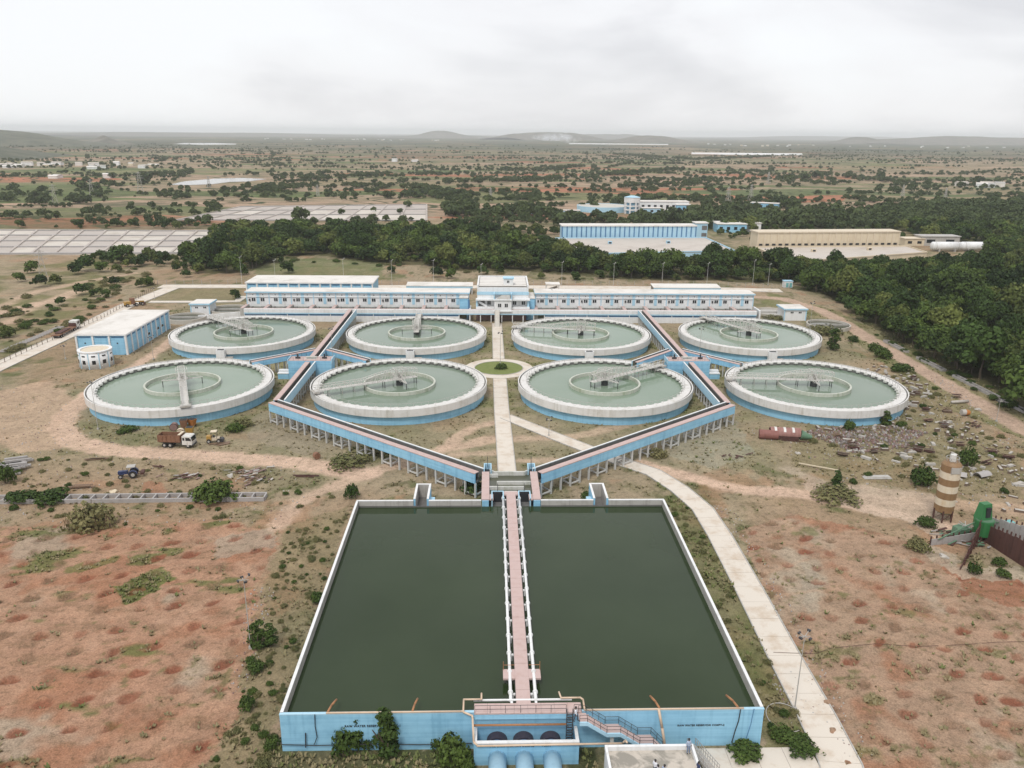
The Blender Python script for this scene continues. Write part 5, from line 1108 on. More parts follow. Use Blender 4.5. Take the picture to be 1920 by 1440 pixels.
for i, (px, ln, w_) in enumerate(((1756,17,'left'),(1812,18,'right'))):
    p = gp(px+16, 471); t = thing('barrel_tank', f'white horizontal cylinder tank with rounded ends, {w_} of the pair', 'storage tank', p); mb = MB(); r = 2.7
    mb.tube((-ln/2,0,r+.6),(ln/2,0,r+.6),r,20); q = MB(); q.ball((0,0,0), r, 18, 10)
    for s in (-1,1): mb.add([(s*ln/2+v[0]*.5, v[1], v[2]+r+.6) for v in q.v], q.f)
    mb.build('shell', 'white', t, True)
    for a in (-.42,.42): mb = MB(); mb.ring(r-.05, r+.06, -.1, .1, 20); rg = mb.build('band', 'steel_grey', t, loc=(a*ln,0,r+.6)); rg.rotation_euler = (0, math.pi/2, 0)
    for a in (-.3,.3): mb = MB(); mb.box(a*ln-.5, a*ln+.5, -2.5, 2.5, 0, 1.8); mb.build('saddle', 'old_concrete', t)
# round stair tower and works far right of centre
p = gp(1184,400); tw = thing('water_tower', 'blue and white water tower with broad white top at the far works', 'tower', p); R_ = 6.6
mb = MB(); mb.ring(R_-2.6, R_-2.3, 0, 9.9, 24); mb.build('core', 'sky_blue', tw)
for i in range(8): a = 2*math.pi*i/8+.39; mb = MB(); mb.box(-.6,.6,-.6,.6,0,9.9); mb.build('column', 'white', tw, loc=(math.cos(a)*R_, math.sin(a)*R_, 0), rz=a)
for z in (3, 6.4): mb = MB(); mb.ring(R_-.6, R_+.6, z, z+1.1, 24); mb.build('ring_beam', 'white', tw)
mb = MB(); mb.ring(R_-2.2, R_-1.8, 0, 9.9, 24); mb.build('screen', 'blue', tw)
mb = MB(); mb.tube((0,0,10),(0,0,14.6),R_+.8,8,R_+.8); mb.build('tank', 'white', tw); mb = MB(); mb.tube((0,0,14.61),(0,0,16),R_+1.2,8,2); mb.build('dome', 'sky_blue', tw)
fw_ = block(1245,398,46,14,9.5,'long white two storey works building right of the far water tower','white','roof_white',nw=8,floors=1,name='works_building',win='window_glass'); block(1222,401,18,8,5,'blue annex in front of the long white works','sky_blue','roof_white',nw=3); block(1282,399,14,10,7,'low blue and white annex at the right end of the far works','blue',nw=3)
t = thing('round_reservoir', 'wide low pale blue tank left of the far water tower', 'tank', gp(1130,395)); mb = MB(); mb.ring(24, 24.6, -.3, 5.0, 64); mb.build('wall', 'sky_blue', t); mb = MB(); mb.disc(24.2, 4.7, 64); mb.build('roof', 'concrete', t)
block(1015,401,70,5,3,'low pale blue strip wall left of the far works','sky_blue',nw=0,name='long_wall'); 
# drying beds at the left
def beds(px, nr, ncol, label, z=.8):
    c = [gp(a, b) for a, b in px]; mid = sum((Vector(p) for p in c), Vector())/4; t = thing('drying_bed', label, 'drying bed', (mid.x, mid.y, 0)); o = Vector((-mid.x,-mid.y,0))
    def pt(u, v): return c[0].lerp(c[1], u).lerp(c[3].lerp(c[2], u), v)
    for j in range(nr+1):
        a, b = pt(0, j/nr), pt(1, j/nr); mb = MB(); mb.strip(a, b, -.9, .9, -.3, z); mb.build('long_wall', 'grey_stone', t, loc=o)
    for j in range(nr):
        for i in range(ncol+1):
            a, b = pt(i/ncol, (j+.02)/nr), pt(i/ncol, (j+.98)/nr); mb = MB(); mb.strip(a, b, -.7, .7, -.3, z-.1); mb.build('cross_wall', 'bed_sand_dark', t, loc=o)
            if i < ncol:
                q = [pt((i+.04)/ncol, (j+.05)/nr), pt((i+.96)/ncol, (j+.05)/nr), pt((i+.96)/ncol, (j+.95)/nr), pt((i+.04)/ncol, (j+.95)/nr)]; mb = MB(); mb.prism([(k.x,k.y) for k in q], -.2, .10); mb.build('sand_bed', random.choice(['bed_sand','bed_sand','bed_sand_dark','bed_sand_dark']), t, loc=o)
paint('dark_rubble', (.21,.18,.165), (.6,.6,.6), .6, scale=1, streak=False); paint('faded_red', (.30,.16,.14), (.6,.5,.45), .7, rough=.8, scale=.8)
paint('bed_sand', (.54,.49,.43), (.62,.56,.5), .9, scale=.05, streak=False); paint('bed_sand_dark', (.42,.37,.33), (.7,.66,.6), .6, scale=.05, streak=False)
beds(((-120,477),(362,475),(412,434),(-60,432)), 4, 11, 'wide pale sludge drying beds with grey dividing walls at the left'); beds(((330,413),(800,414),(800,384),(450,388)), 3, 9, 'pale drying beds beyond the middle wood')
def village(px, n, label, seed, sx, sy):
    r = random.Random(seed); p0 = gp(*px)
    for i in range(n):
        p = (p0.x+r.uniform(-sx,sx), p0.y+r.uniform(-sy,sy), 0); w = r.uniform(9,22); d = r.uniform(7,12); h = r.uniform(3.5,7)
        t = thing('far_house', label, 'house', p, r.uniform(-.5,.5), label); mb = MB(); mb.box(-w/2,w/2,-d/2,d/2,-.3,h); mb.build('wall', r.choice(['white','cream','roof_white','white']), t)
        mb = MB(); mb.hexa([(-w/2-.4,-d/2-.4,h),(w/2+.4,-d/2-.4,h),(w/2+.4,d/2+.4,h),(-w/2-.4,d/2+.4,h)], [(-w/2-.4,-.1,h+1.6),(w/2+.4,-.1,h+1.6),(w/2+.4,.1,h+1.6),(-w/2-.4,.1,h+1.6)]); mb.build('roof', r.choice(['roof_white','roof_slab','old_concrete']), t)
village((110,313), 22, 'tiny pale house in the village below the left hill', 5, 190, 90); village((640,262), 26, 'tiny white building on the distant plain left of centre', 6, 900, 500); village((1860,350), 6, 'small pale building at the edge of the far right fields', 7, 50, 25); village((765,303), 3, 'small white building in the distant brown fields', 8, 60, 10); village((1640,275), 24, 'tiny pale building on the distant plain at the right', 9, 1200, 500); village((150,334), 3, 'low shed in the green fields at the left', 4, 60, 15)
for i, (px, py, w, lab) in enumerate(((1400,290,420,'long pale polytunnel strip far beyond the right fields'),(1160,271,700,'long thin white roof on the plain below the mesa'))):
    p = gp(px, py); o_ = MB(); o_.tube((-w/2,0,.5),(w/2,0,.5),6,10); one('polytunnel' if i < 2 else 'long_roof', o_, 'white', lab, 'greenhouse' if i < 2 else 'shed', loc=p)
# ---------------------------------------------------------------- vehicles
def wheel(t, x, y, r, w, name='wheel'):
    mb = MB(); mb.tube((x, y-w/2, r), (x, y+w/2, r), r, 16); o = mb.build(name, 'rubber', t); mb = MB(); mb.tube((x, y-w/2-.02, r), (x, y+w/2+.02, r), r*.5, 10); mb.build('rim', 'steel_grey', o)
def dump_truck(loc, rz, label):
    t = thing('dump_truck', label, 'truck', loc, rz)
    mb = MB(); mb.box(-3.9, 3.6, -.5, .5, .85, 1.15); mb.build('chassis', 'dark_steel', t)
    for s in (-1, 1):
        wheel(t, 2.75, s*1.0, .55, .35); wheel(t, -1.4, s*.95, .55, .6); wheel(t, -2.75, s*.95, .55, .6)
    b = MB(); b.box(-4.2, 1.1, -1.22, 1.22, 1.3, 1.42)
    b.box(-4.2, 1.1, -1.25, -1.16, 1.42, 2.95); b.box(-4.2, 1.1, 1.16, 1.25, 1.42, 2.95); b.box(1.0, 1.12, -1.15, 1.15, 1.42, 3.1); b.box(-4.25, -4.15, -1.15, 1.15, 1.42, 2.9)
    body = b.build('tipper_body', 'truck_brown', t)
    for i in range(6):
        for s in (-1, 1): mb = MB(); x = -4.0+i*.98; mb.box(x-.06, x+.06, s*1.3-.04, s*1.3+.04, 1.35, 2.95); mb.build('rib', 'truck_brown', body)
    mb = MB(); mb.box(-4.1, .98, -1.14, 1.14, 1.421, 1.5); mb.build('bed_floor', 'rust', body); mb = MB(); mb.box(.6, 1.2, -1.2, 1.2, 3.101, 3.2); mb.build('cab_shield', 'silo_cream', body)
    c = MB(); pr = [(1.45,.75),(3.75,.75),(3.85,1.5),(3.55,2.65),(3.3,2.8),(1.5,2.8)]
    n = len(pr); c.add([(x,-1.18,z) for x,z in pr]+[(x,1.18,z) for x,z in pr], [tuple(range(n)), tuple(range(2*n-1,n-1,-1))]+[(i, n+i, n+(i+1)%n, (i+1)%n) for i in range(n)])
    cab = c.build('cab', 'truck_white', t)
    mb = MB(); mb.hexa([(3.84,-1.0,1.66),(3.88,-1.0,1.66),(3.88,1.0,1.66),(3.84,1.0,1.66)], [(3.59,-1.0,2.56),(3.63,-1.0,2.56),(3.63,1.0,2.56),(3.59,1.0,2.56)]); mb.build('windscreen', 'window_glass', cab)
    for s in (-1, 1):
        mb = MB(); lo, hi = sorted((s*1.181, s*1.2)); mb.box(2.35, 3.35, lo, hi, 1.75, 2.5); mb.box(1.65, 2.1, lo, hi, 1.8, 2.45); mb.build('side_window', 'window_glass', cab)
        mb = MB(); mb.box(3.78, 3.87, s*.95-.16, s*.95+.16, .9, 1.15); mb.build('headlight', 'steel_grey', cab); mb = MB(); mb.box(3.5, 3.62, s*1.42-.12, s*1.42+.12, 1.8, 2.3); mb.beam((3.5,s*1.2,2.2),(3.56,s*1.4,2.2),.04); mb.build('mirror', 'black', cab)
    mb = MB(); mb.box(3.7, 3.95, -1.2, 1.2, .5, .8); mb.build('bumper', 'dark_steel', cab); return t
dump_truck(gp(335,836), -.08, 'dirty white cab dump truck with a brown tipper on the dirt track')
def tractor(loc, rz):
    t = thing('tractor', 'blue tractor with a pale canopy standing in dry grass', 'tractor', loc, rz)
    mb = MB(); mb.box(.3, 2.1, -.35, .35, .8, 1.5); mb.box(2.1, 2.2, -.3, .3, .85, 1.4); mb.build('bonnet', 'tractor_blue', t); mb = MB(); mb.box(-1.2, .3, -.4, .4, .6, 1.1); mb.build('body', 'dark_steel', t)
    for s in (-1, 1):
        wheel(t, -.75, s*.85, .78, .45, 'rear_wheel'); wheel(t, 1.7, s*.7, .45, .28, 'front_wheel'); mb = MB(); mb.ring(.8, .92, -.24, .24, 12, (0,0), .1, math.pi-.1); f = mb.build('fender', 'tractor_blue', t, loc=(-.75, s*.85, .78)); f.rotation_euler = (math.pi/2, 0, 0)
    mb = MB(); mb.box(-1.3, .4, -.85, .85, 2.35, 2.45); mb.build('canopy', 'steel_grey', t); mb = MB()
    for a in (-1.2, .3):
        for b in (-.75, .75): mb.beam((a,b,1.1),(a,b,2.35),.06)
    mb.build('canopy_post', 'dark_steel', t); mb = MB(); mb.box(-.9,-.4,-.25,.25,1.11,1.5); mb.build('seat', 'black', t); mb = MB(); mb.tube((1.2,0,1.5),(1.2,0,2.2),.04,6); mb.build('exhaust', 'dark_steel', t)
    mb = MB(); mb.beam((-1.2,-.5,.7),(-2.6,-.5,1.0),.12); mb.beam((-1.2,.5,.7),(-2.6,.5,1.0),.12); mb.box(-2.9,-2.2,-.9,.9,.6,1.1); mb.build('implement', 'rust', t)
o = None; tractor(gp(244,894), math.pi+.25)
def backhoe(loc, rz):
    t = thing('wheel_loader', 'small yellow machine with a roofed seat beside the dirt track', 'loader', loc, rz)
    mb = MB(); mb.box(-1.6, -.5, -.55, .55, .6, 1.7); mb.build('engine_cover', 'yellow', t); mb = MB(); mb.box(-.5, 1.3, -.5, .5, .6, 1.25); mb.build('body', 'silo_cream', t)
    for s in (-1, 1): wheel(t, -1.1, s*.65, .5, .4); wheel(t, 1.1, s*.65, .5, .4)
    mb = MB(); mb.box(-.6, .8, -.75, .75, 2.7, 2.8); mb.build('roof', 'silo_cream', t); mb = MB()
    for a in (-.5, .7):
        for b in (-.65, .65): mb.beam((a,b,1.2),(a,b,2.7),.08)
    mb.build('roof_post', 'dark_steel', t); mb = MB(); mb.box(-.2,.2,-.3,.3,1.26,1.7); mb.build('seat', 'black', t); mb = MB(); mb.tube((1.75,-.7,.5),(1.75,.7,.5),.5,14); mb.build('drum', 'dark_steel', t)
backhoe(gp(402,829), .15)
def flatbed(loc, rz):
    t = thing('flatbed_truck', 'long rusty flatbed truck with a white cab parked on the left concrete road', 'truck', loc, rz)
    mb = MB(); mb.box(-8.5, 5.0, -1.35, 1.35, 1.1, 1.35); mb.build('bed', 'truck_brown', t); mb = MB(); mb.box(-8.4, 8, -.5, .5, .8, 1.09); mb.build('chassis', 'dark_steel', t)
    mb = MB(); mb.box(-6.5, 1, -1.0, 1.0, 1.36, 1.75); mb.build('load', 'rust', t)
    mb = MB(); mb.box(5.3, 8.2, -1.3, 1.3, .9, 3.2); c = mb.build('cab', 'truck_white', t); mb = MB(); mb.box(8.201, 8.24, -1.1, 1.1, 1.9, 2.9); mb.box(6.2, 7.8, -1.33, -1.305, 1.9, 2.8); mb.box(6.2, 7.8, 1.305, 1.33, 1.9, 2.8); mb.build('cab_window', 'window_glass', c)
    for s in (-1, 1):
        for x in (-7, -5.6, 3.4, 6.8): wheel(t, x, s*1.05, .5, .45)
    mb = MB(); mb.box(4.9, 5.0, -1.3, 1.3, 1.36, 2.6); mb.build('headboard', 'rust', t)
a, b = gp(108,634), gp(146,614); flatbed(a.lerp(b, .45), math.atan2(b.y-a.y, b.x-a.x))
def grader(loc, rz):
    t = thing('road_grader', 'rusty yellow earth mover standing on the left concrete road', 'earth mover', loc, rz)
    mb = MB(); mb.box(-3.4, -1, -.9, .9, .9, 2.2); mb.build('engine_cover', 'yellow', t); mb = MB(); mb.box(-1, .6, -.9, .9, .9, 3.4); mb.build('cab', 'truck_brown', t); mb = MB(); mb.beam((.5,0,1.9),(4.5,0,1.5),.5); mb.build('arm', 'yellow', t); mb = MB(); mb.box(3.6, 4.6, -1.4, 1.4, .3, 1.3); mb.build('bucket', 'rust', t)
    for s in (-1, 1):
        for x in (-2.6, 1.0, 3.4): wheel(t, x, s*1.1, .7, .5)
grader(gp(250,574), .75)
for i, (px, py, mt, h, lb) in enumerate(((328,806,'rubble_red',2.2,'grey drum lying at the foot of the leftmost tank'),(346,804,'truck_brown',2.4,'rusty brown slatted bin by the leftmost tank'),(361,800,'orange',2.0,'orange and white bin by the leftmost tank'),(340,817,'silo_cream',1.8,'pale arched hood behind the dump truck'),(357,817,'yellow',2.2,'small yellow hopper behind the dump truck'))):
    t = thing('old_bin', lb, 'bin', gp(px, py), random.uniform(-.4,.4)); mb = MB()
    if i in (0, 3): mb.tube((-.1,-.7,.9),(-.1,.7,.9),.9,14); mb.build('shell', mt, t); mb = MB(); mb.ring(.86,.95,-.1,.1,14); r_ = mb.build('hoop', 'rust', t, loc=(-.1,-.6,.9)); r_.rotation_euler = (math.pi/2,0,0)
    else:
        mb.hexa([(-.6,-.5,.4),(.6,-.5,.4),(.6,.5,.4),(-.6,.5,.4)], [(-.9,-.8,h),(.9,-.8,h),(.9,.8,h),(-.9,.8,h)]); mb.build('hopper', mt, t); mb = MB(); mb.box(-.8,.8,-.7,.7,h+.001,h+.06); mb.build('opening', 'black', t); mb = MB()
        for a in (-.6,.6):
            for b in (-.5,.5): mb.beam((a,b,0),(a,b,.5),.12)
        mb.build('leg', 'rust', t)
# ---------------------------------------------------------------- batching yard at the right
SI = gp(1766, 972); hS = zat(1776, 862, SI.y)
si = thing('cement_silo', 'tall silo banded in brown and cream on thin legs', 'silo', SI); R_ = 1.75; n = 7; z0 = hS*.15; zt = hS*.93
for i in range(n):
    a, b = z0+(zt-z0)*i/n, z0+(zt-z0)*(i+1)/n; mb = MB(); mb.tube((0,0,a+.005),(0,0,b-.005),R_,28); mb.build('band', ['silo_brown','silo_cream'][i % 2], si)
mb = MB(); mb.tube((0,0,zt),(0,0,zt+.55),R_,28,R_*.72); mb.build('shoulder', 'silo_brown', si); mb = MB(); mb.tube((0,0,zt+.551),(0,0,zt+1.9),.55,12); mb.build('filter', 'truck_white', si); mb = MB(); mb.box(-.9,.9,-R_-.06,-R_+.3,zt-1.3,zt-.1); mb.build('panel', 'steel_grey', si)
mb = MB(); mb.tube((0,0,.9),(0,0,z0-.005),.3,16,R_); mb.build('cone', 'dull_green', si); mb = MB()
for i in range(6): a = math.pi*i/3; x, y = R_*math.cos(a), R_*math.sin(a); mb.beam((x,y,-.1),(x,y,z0+.4),.22); b = math.pi*(i+1)/3; mb.beam((x,y,.2),(R_*math.cos(b),R_*math.sin(b),z0),.1)
mb.build('leg', 'rust', si); mb = MB(); mb.ring(R_*.6, R_*.66, zt+1.3, zt+1.36, 16); 
for i in range(8): a = math.pi*i/4; mb.beam((R_*.63*math.cos(a),R_*.63*math.sin(a),zt+.5),(R_*.63*math.cos(a),R_*.63*math.sin(a),zt+1.35),.06)
mb.build('handrail', 'steel_grey', si)
MX = gp(1838, 1010); mxr = thing('concrete_mixer_plant', 'bright green concrete mixer tower with long thin booms', 'mixer plant', MX, .2); hM = zat(1838, 945, MX.y)
mb = MB(); mb.tube((0,0,1.0),(0,0,3.9),1.55,18,1.7); mb.build('drum', 'machine_green', mxr); mb = MB(); mb.tube((0,0,3.901),(0,0,4.02),1.5,18); mb.build('drum_lid', 'dull_green', mxr)
mb = MB(); mb.hexa([(-1.3,-.6,4.03),(1.1,-.6,4.03),(1.1,1.2,4.03),(-1.3,1.2,4.03)], [(-.8,-.2,hM),(.9,-.2,hM),(.9,1.0,hM),(-.8,1.0,hM)]); mb.build('head_frame', 'machine_green', mxr)
mb = MB(); mb.box(-.35,.55,-.66,.2,4.5,hM-.6); mb.build('opening', 'black', mxr); mb = MB()
for a in (-1,1):
    for b in (-1,1): mb.beam((a,b,0),(a,b,1.2),.25)
mb.build('leg', 'rust', mxr)
mb = MB(); mb.beam((-.8,.4,3.5),(-9.5,-.5,1.2),.16); mb.build('boom', 'dull_green', mxr); mb = MB(); mb.beam((.8,.4,3.4),(11,-2.5,1.8),.16); mb.build('boom', 'dull_green', mxr); mb = MB(); mb.box(1.6,4.2,.4,1.9,.9,2.2); mb.build('cabinet', 'dull_green', mxr); mb = MB(); mb.box(4.6,8.2,1.0,2.2,.7,1.9); mb.build('water_box', 'turquoise', mxr)
mb = MB(); mb.hexa([(-4.5,.6,.2),(-1.8,.6,.2),(-1.8,2.2,.2),(-4.5,2.2,.2)], [(-4.2,.4,1.9),(-2.0,.2,2.2),(-2.0,2.4,2.2),(-4.2,2.4,1.9)]); mb.build('skip', 'dull_green', mxr)
for i in range(7): mb = MB(); a = 2*math.pi*i/7; mb.beam((-2.6,1.2,2.3),(-2.6+math.cos(a)*1.3,1.2+math.sin(a)*1.3,2.6),.12); mb.build('scraper_arm', 'steel_grey', mxr)
def plate_wall(px, h, label, n, mat='rust', hs=None):
    a, b = gp(*px[0]), gp(*px[1]); d = (b-a)/n; t = thing('steel_wall', label, 'retaining wall', a, math.atan2(d.y, d.x)); L_ = d.length
    for i in range(n):
        mb = MB(); hh = h*(1-.0*i) if hs is None else np.interp(i/(n-1), [0,1], hs); mb.box(i*L_+.02, (i+1)*L_-.02, -.07, .07, -.1, hh+random.uniform(-.12,.12)); mb.build('plate', mat, t)
        mb = MB(); mb.box(i*L_-.09, i*L_+.09, .08, .28, -.1, hh+.45); mb.build('stake', 'rust', t)
plate_wall(((1835,1010),(1800,1068)), 2.6, 'tapering rust plate wall running down from the green mixer', 6, hs=(4.2,.5))
plate_wall(((1842,1012),(1925,1066)), 2.8, 'long tall rust plate wall right of the green mixer', 11, hs=(3.2,4.6)); plate_wall(((1850,1000),(1935,1040)), 2.0, 'grey plate wall behind the tall rust one', 9, 'grey_stone', hs=(3.4,4.8))
plate_wall(((1745,1022),(1838,1012)), 1.3, 'low broken grey plate wall left of the green mixer', 9, 'grey_stone', hs=(1.2,1.6))
# rusty horizontal tank
p = gp(1470, 822); rt_ = thing('rusty_tank', 'big rusty red cylinder lying on the ground near the rightmost front tank', 'old tank', p, -.16)
mb = MB(); mb.tube((-6,-.5,1.0),(-1.6,-.7,1.05),1.15,18); mb.build('shell', 'rust_red', rt_); mb = MB(); mb.ring(1.32,1.45,-3.6,3.4,20,(0,0),-.2,3.3); o_ = mb.build('half_shell', 'faded_red', rt_, loc=(.2,.3,1.2)); o_.rotation_euler = (math.pi/2,0,math.pi/2); mb = MB(); mb.tube((3.8,0,1.2),(6.3,-.3,.7),1.15,18,.45); mb.build('cone', 'dull_green', rt_); mb = MB(); mb.box(-1.4,3.2,-1.1,.9,.1,.9); mb.build('hollow', 'rust', rt_)
for x in (-2.2,-.1,1.9): mb = MB(); mb.ring(1.455,1.49,-.28,.28,20,(0,0),1.3,2.6); r_ = mb.build('patch', 'rim_white', rt_, loc=(x,.3,1.2)); r_.rotation_euler = (math.pi/2,0,math.pi/2)
mb = MB(); mb.beam((-3,-1.5,0),(-3,1.5,.3),.25); mb.beam((2,-1.5,0),(2,1.5,.3),.25); mb.beam((-1,-1.6,.2),(5.5,-2.2,.2),.18); mb.build('cradle', 'rust', rt_)
# ---------------------------------------------------------------- rubble and stores
def scatter_pts(poly, n, seed, mind=1.0):
    w = P(*poly); xs = [q[0] for q in w]; ys = [q[1] for q in w]; r = random.Random(seed); o = []
    while len(o) < n:
        x, y = r.uniform(min(xs),max(xs)), r.uniform(min(ys),max(ys))
        if inpoly(np.array([x]), np.array([y]), w)[0]: o.append((x, y))
    return o
bm = []
for i in range(6):
    mb = MB(); w, d, h = random.uniform(.5,1.3), random.uniform(.4,.8), random.uniform(.25,.6); mb.hexa([(-w/2,-d/2,-.1),(w/2,-d/2,-.1),(w/2,d/2,-.1),(-w/2,d/2,-.1)], [(-w*.47,-d*.46,h),(w*.48,-d*.47,h*.96),(w*.46,d*.48,h),(-w*.48,d*.46,h*.93)])
    mb.k = 1; mb.box(-w*.42, w*.42, -d*.42, d*.42, h+.005, h+.03); bm.append(mb.mesh('concrete_block', ['brown_block','white_block'] if i % 3 else ['old_concrete','white_block']))
yard = [(1500,805),(1600,800),(1690,735),(1700,690),(1800,780),(1920,850),(1990,960),(1905,985),(1800,900),(1720,880),(1620,860)]
for i, (x, y) in enumerate(scatter_pts(yard, 170, 21)):
    o = ob('concrete_block', bm[i % 6], None, (x, y, -.05), random.uniform(0,3.1)); k = random.uniform(.6,1.4); o.scale = (k*random.uniform(.8,2.2), k, k); tag(o, 'pale topped block lying in the scrap yard grass right of the tanks', 'block', 'loose concrete blocks in the scrap yard')
for i, (x, y) in enumerate(scatter_pts([(1610,690),(1660,685),(1740,720),(1720,740),(1660,720)], 36, 22)):
    o = ob('concrete_block', bm[i % 6], None, (x, y, -.05), random.uniform(0,3.1)); tag(o, 'pale block in the heap between the rightmost tank and the dirt road', 'block', 'blocks heaped between tank and dirt road')
piles = [((1720,740),'leftmost'),((1735,770),''),((1775,772),''),((1770,800),''),((1740,790),''),((1800,835),''),((1700,845),''),((1720,846),''),((1742,847),''),((1580,855),''),((1595,832),''),((1600,840),''),((1570,820),''),((1860,850),''),((1850,870),''),((1715,712),''),((1793,745),''),((1890,860),''),((1640,850),''),((1830,800),'')]
for i, (px, _) in enumerate(piles):
    p = gp(*px); t = thing('scrap_pile', ['low pile of dark rusty bars and planks in the scrap yard','heap of dark rusted formwork in the scrap yard'][i % 2], 'scrap pile', p, random.uniform(-.6,.6), ['piles of rusty bars','heaps of rusted formwork'][i % 2])
    for k in range(9):
        mb = MB(); a = random.uniform(-.25,.25); ln = random.uniform(1.2,2.8); y_ = random.uniform(-.8,.8); z = .1+.13*k*random.uniform(.5,1); mb.beam((-ln/2,y_-a,z),(ln/2,y_+a,z+random.uniform(-.1,.15)),random.uniform(.12,.4),random.uniform(.08,.16)); mb.build('bar', random.choice(['rust','rust','timber','brown_block','brown_block']), t)
mb = MB()
for x, y in scatter_pts([(1500,812),(1560,802),(1680,800),(1740,812),(1700,840),(1600,850),(1560,832)], 900, 23): mb.k = random.choice((0,0,1,1,2)); mb.rock((x, y, random.uniform(0,.35)), random.uniform(.15,.42))
tag(mb.build('rubble', ['dark_rubble','rubble_red','grey_stone']), kind='stuff')
mb = MB()
for x, y in scatter_pts([(1390,800),(1560,900),(1900,960),(2000,900),(1760,700),(1560,840)], 900, 24): mb.k = random.choice((0,1,2)); mb.rock((x, y, 0), random.uniform(.08,.26))
for x, y in scatter_pts([(0,720),(420,830),(640,890),(520,980),(0,980)], 600, 25): mb.k = random.choice((0,1,2)); mb.rock((x, y, 0), random.uniform(.06,.2))
for x, y in scatter_pts([(1330,940),(1385,960),(1640,1420),(1590,1430)], 260, 26)+scatter_pts([(470,1100),(520,1100),(470,1300),(430,1300)], 120, 27)+scatter_pts([(1440,1250),(1480,1250),(1540,1340),(1470,1360)], 90, 28): mb.k = random.choice((0,1,2)); mb.rock((x, y, 0), random.uniform(.05,.18))
tag(mb.build('stones', ['grey_stone','rubble_red','white_block']), kind='stuff')
def beams(px, n, label, mat, ln, ang, w=.45, h=.35, spread=4, layers=3, name='beam_stack'):
    t = thing(name, label, 'stack', gp(*px), ang)
    for i in range(n):
        mb = MB(); y = random.uniform(-spread/2, spread/2); x = random.uniform(-1.2,1.2); z = .05+(i*layers//n)*h; l_ = ln*random.uniform(.7,1.1); r = random.uniform(-.15,.15)
        mb.beam((x-l_/2,y-r,z+h/2),(x+l_/2,y+r,z+h/2),w*random.uniform(.8,1.2),h*.95); mb.build('beam', mat, t)
beams((22,880), 22, 'stack of grey concrete beams at the left edge', 'grey_stone', 5.5, .35, .5, .4, 8); beams((150,913), 6, 'dark planks with poles lying in grass left of the tractor', 'timber', 4.6, .05, .3, .14, 1.2); beams((185,861), 3, 'single dark plank lying on the grass below the dirt track', 'timber', 4.6, .12, .4, .2, .5, 1)
beams((300,877), 4, 'small tangle of rusty bars right of the tractor', 'rust', 2.0, -.4, .18, .18, 1, 2); beams((570,893), 3, 'two rusty beams lying on the red ground', 'rust', 4.5, -.08, .25, .2, .8, 1); beams((90,930), 4, 'white and dark poles lying behind the concrete ladder frame', 'grey_stone', 4, .03, .3, .25, .8, 2)
for i, (px, lb) in enumerate((((350,895),'heap of mixed rubble and planks left of the bushes'),((480,898),'heap of brown planks and scrap right of the bushes'),((465,885),'scrap heap of poles behind the bushes'),((1370,856),'short row of dark rails in the scrub below the right channel'),((1790,1004),'tangle of bars and plates between the silo and the green mixer'),((1815,1020),'broken plates and rods at the foot of the green mixer'))):
    t = thing('scrap_heap', lb, 'scrap heap', gp(*px), random.uniform(-.3,.3))
    for k in range(26 if i != 3 else 6):
        mb = MB(); x, y = random.gauss(0,1.9), random.gauss(0,.9); a = random.uniform(-.8,.8); ln = random.uniform(.5,2.2); mb.beam((x-ln*math.cos(a)/2,y-ln*math.sin(a)/2,.12),(x+ln*math.cos(a)/2,y+ln*math.sin(a)/2,.12+random.uniform(0,.5)),random.uniform(.1,.5),.1); mb.build('piece', random.choice(['timber','grey_stone','white_block','rust','rubble_red']) if i < 3 else random.choice(['rust','rust','dull_green','grey_stone']) if i > 3 else 'rust', t)
for px, lb, m_ in (((431,893),'white sheet lying among the left rubble','white_block'),((215,922),'pale torn sack lying behind the concrete ladder frame','cream'),((1498,851),'white square sheet lying in the dry scrub','white_block'),((1760,792),'white sack in the scrap yard','white_block'),((1835,768),'white bags near the orange bin','white_block'),((1770,1044),'white sheet beside the mixer wall','white_block'),((478,888),'pale plastic scrap on the left rubble','white_block')):
    mb = MB(); mb.rock((0,0,.15), random.uniform(.7,1.0), .28); mb.rock((.7,.25,.12), .5, .3); one('plastic_sheet', mb, m_, lb, 'sheet', loc=gp(*px), rz=random.uniform(0,3))
mb = MB(); mb.tube((-2.6,0,.4),(2.6,.3,.4),.4,12); one('concrete_pipe', mb, 'white_block', 'long white pipe lying in the scrap yard', 'pipe', loc=gp(1800,756), rz=.1, smooth=True)
t = thing('orange_tank', 'orange and white plastic tank lying in the scrap yard', 'tank', gp(1808,779)); mb = MB(); mb.tube((-.9,0,.85),(.2,0,.85),.8,14); mb.build('white_half', 'white_block', t); mb = MB(); mb.tube((.21,0,.85),(1.2,-.1,.8),.85,14,.6); mb.build('orange_half', 'orange', t)
mb = MB(); mb.tube((0,-.5,.75),(0,.5,.75),.75,18); one('oil_drum', mb, 'truck_brown', 'big brown cable drum standing by the dirt track below the left channel', 'cable drum', loc=gp(594,860), rz=.6)
beams((410,833), 4, 'brown grate of planks beside the yellow machine', 'timber', 3.6, .5, .5, .12, 2.2, 1); mb = MB(); mb.hexa([(-3,-.7,0),(3,-.7,0),(3,.7,0),(-3,.7,0)], [(-2.6,-.5,.5),(2.6,-.5,.45),(2.4,.5,.5),(-2.6,.5,.4)]); one('concrete_trough', mb, 'old_concrete', 'grey concrete trough by the bush right of the dirt patch', 'trough', loc=gp(1645,896))
mb = MB(); mb.beam((-4,0,.3),(4,-1.8,.2),.22); one('yellow_pole', mb, 'cream', 'pale yellow pole lying in the scrub right of the rusty tank', 'pole', loc=gp(1533,874), rz=-.25)
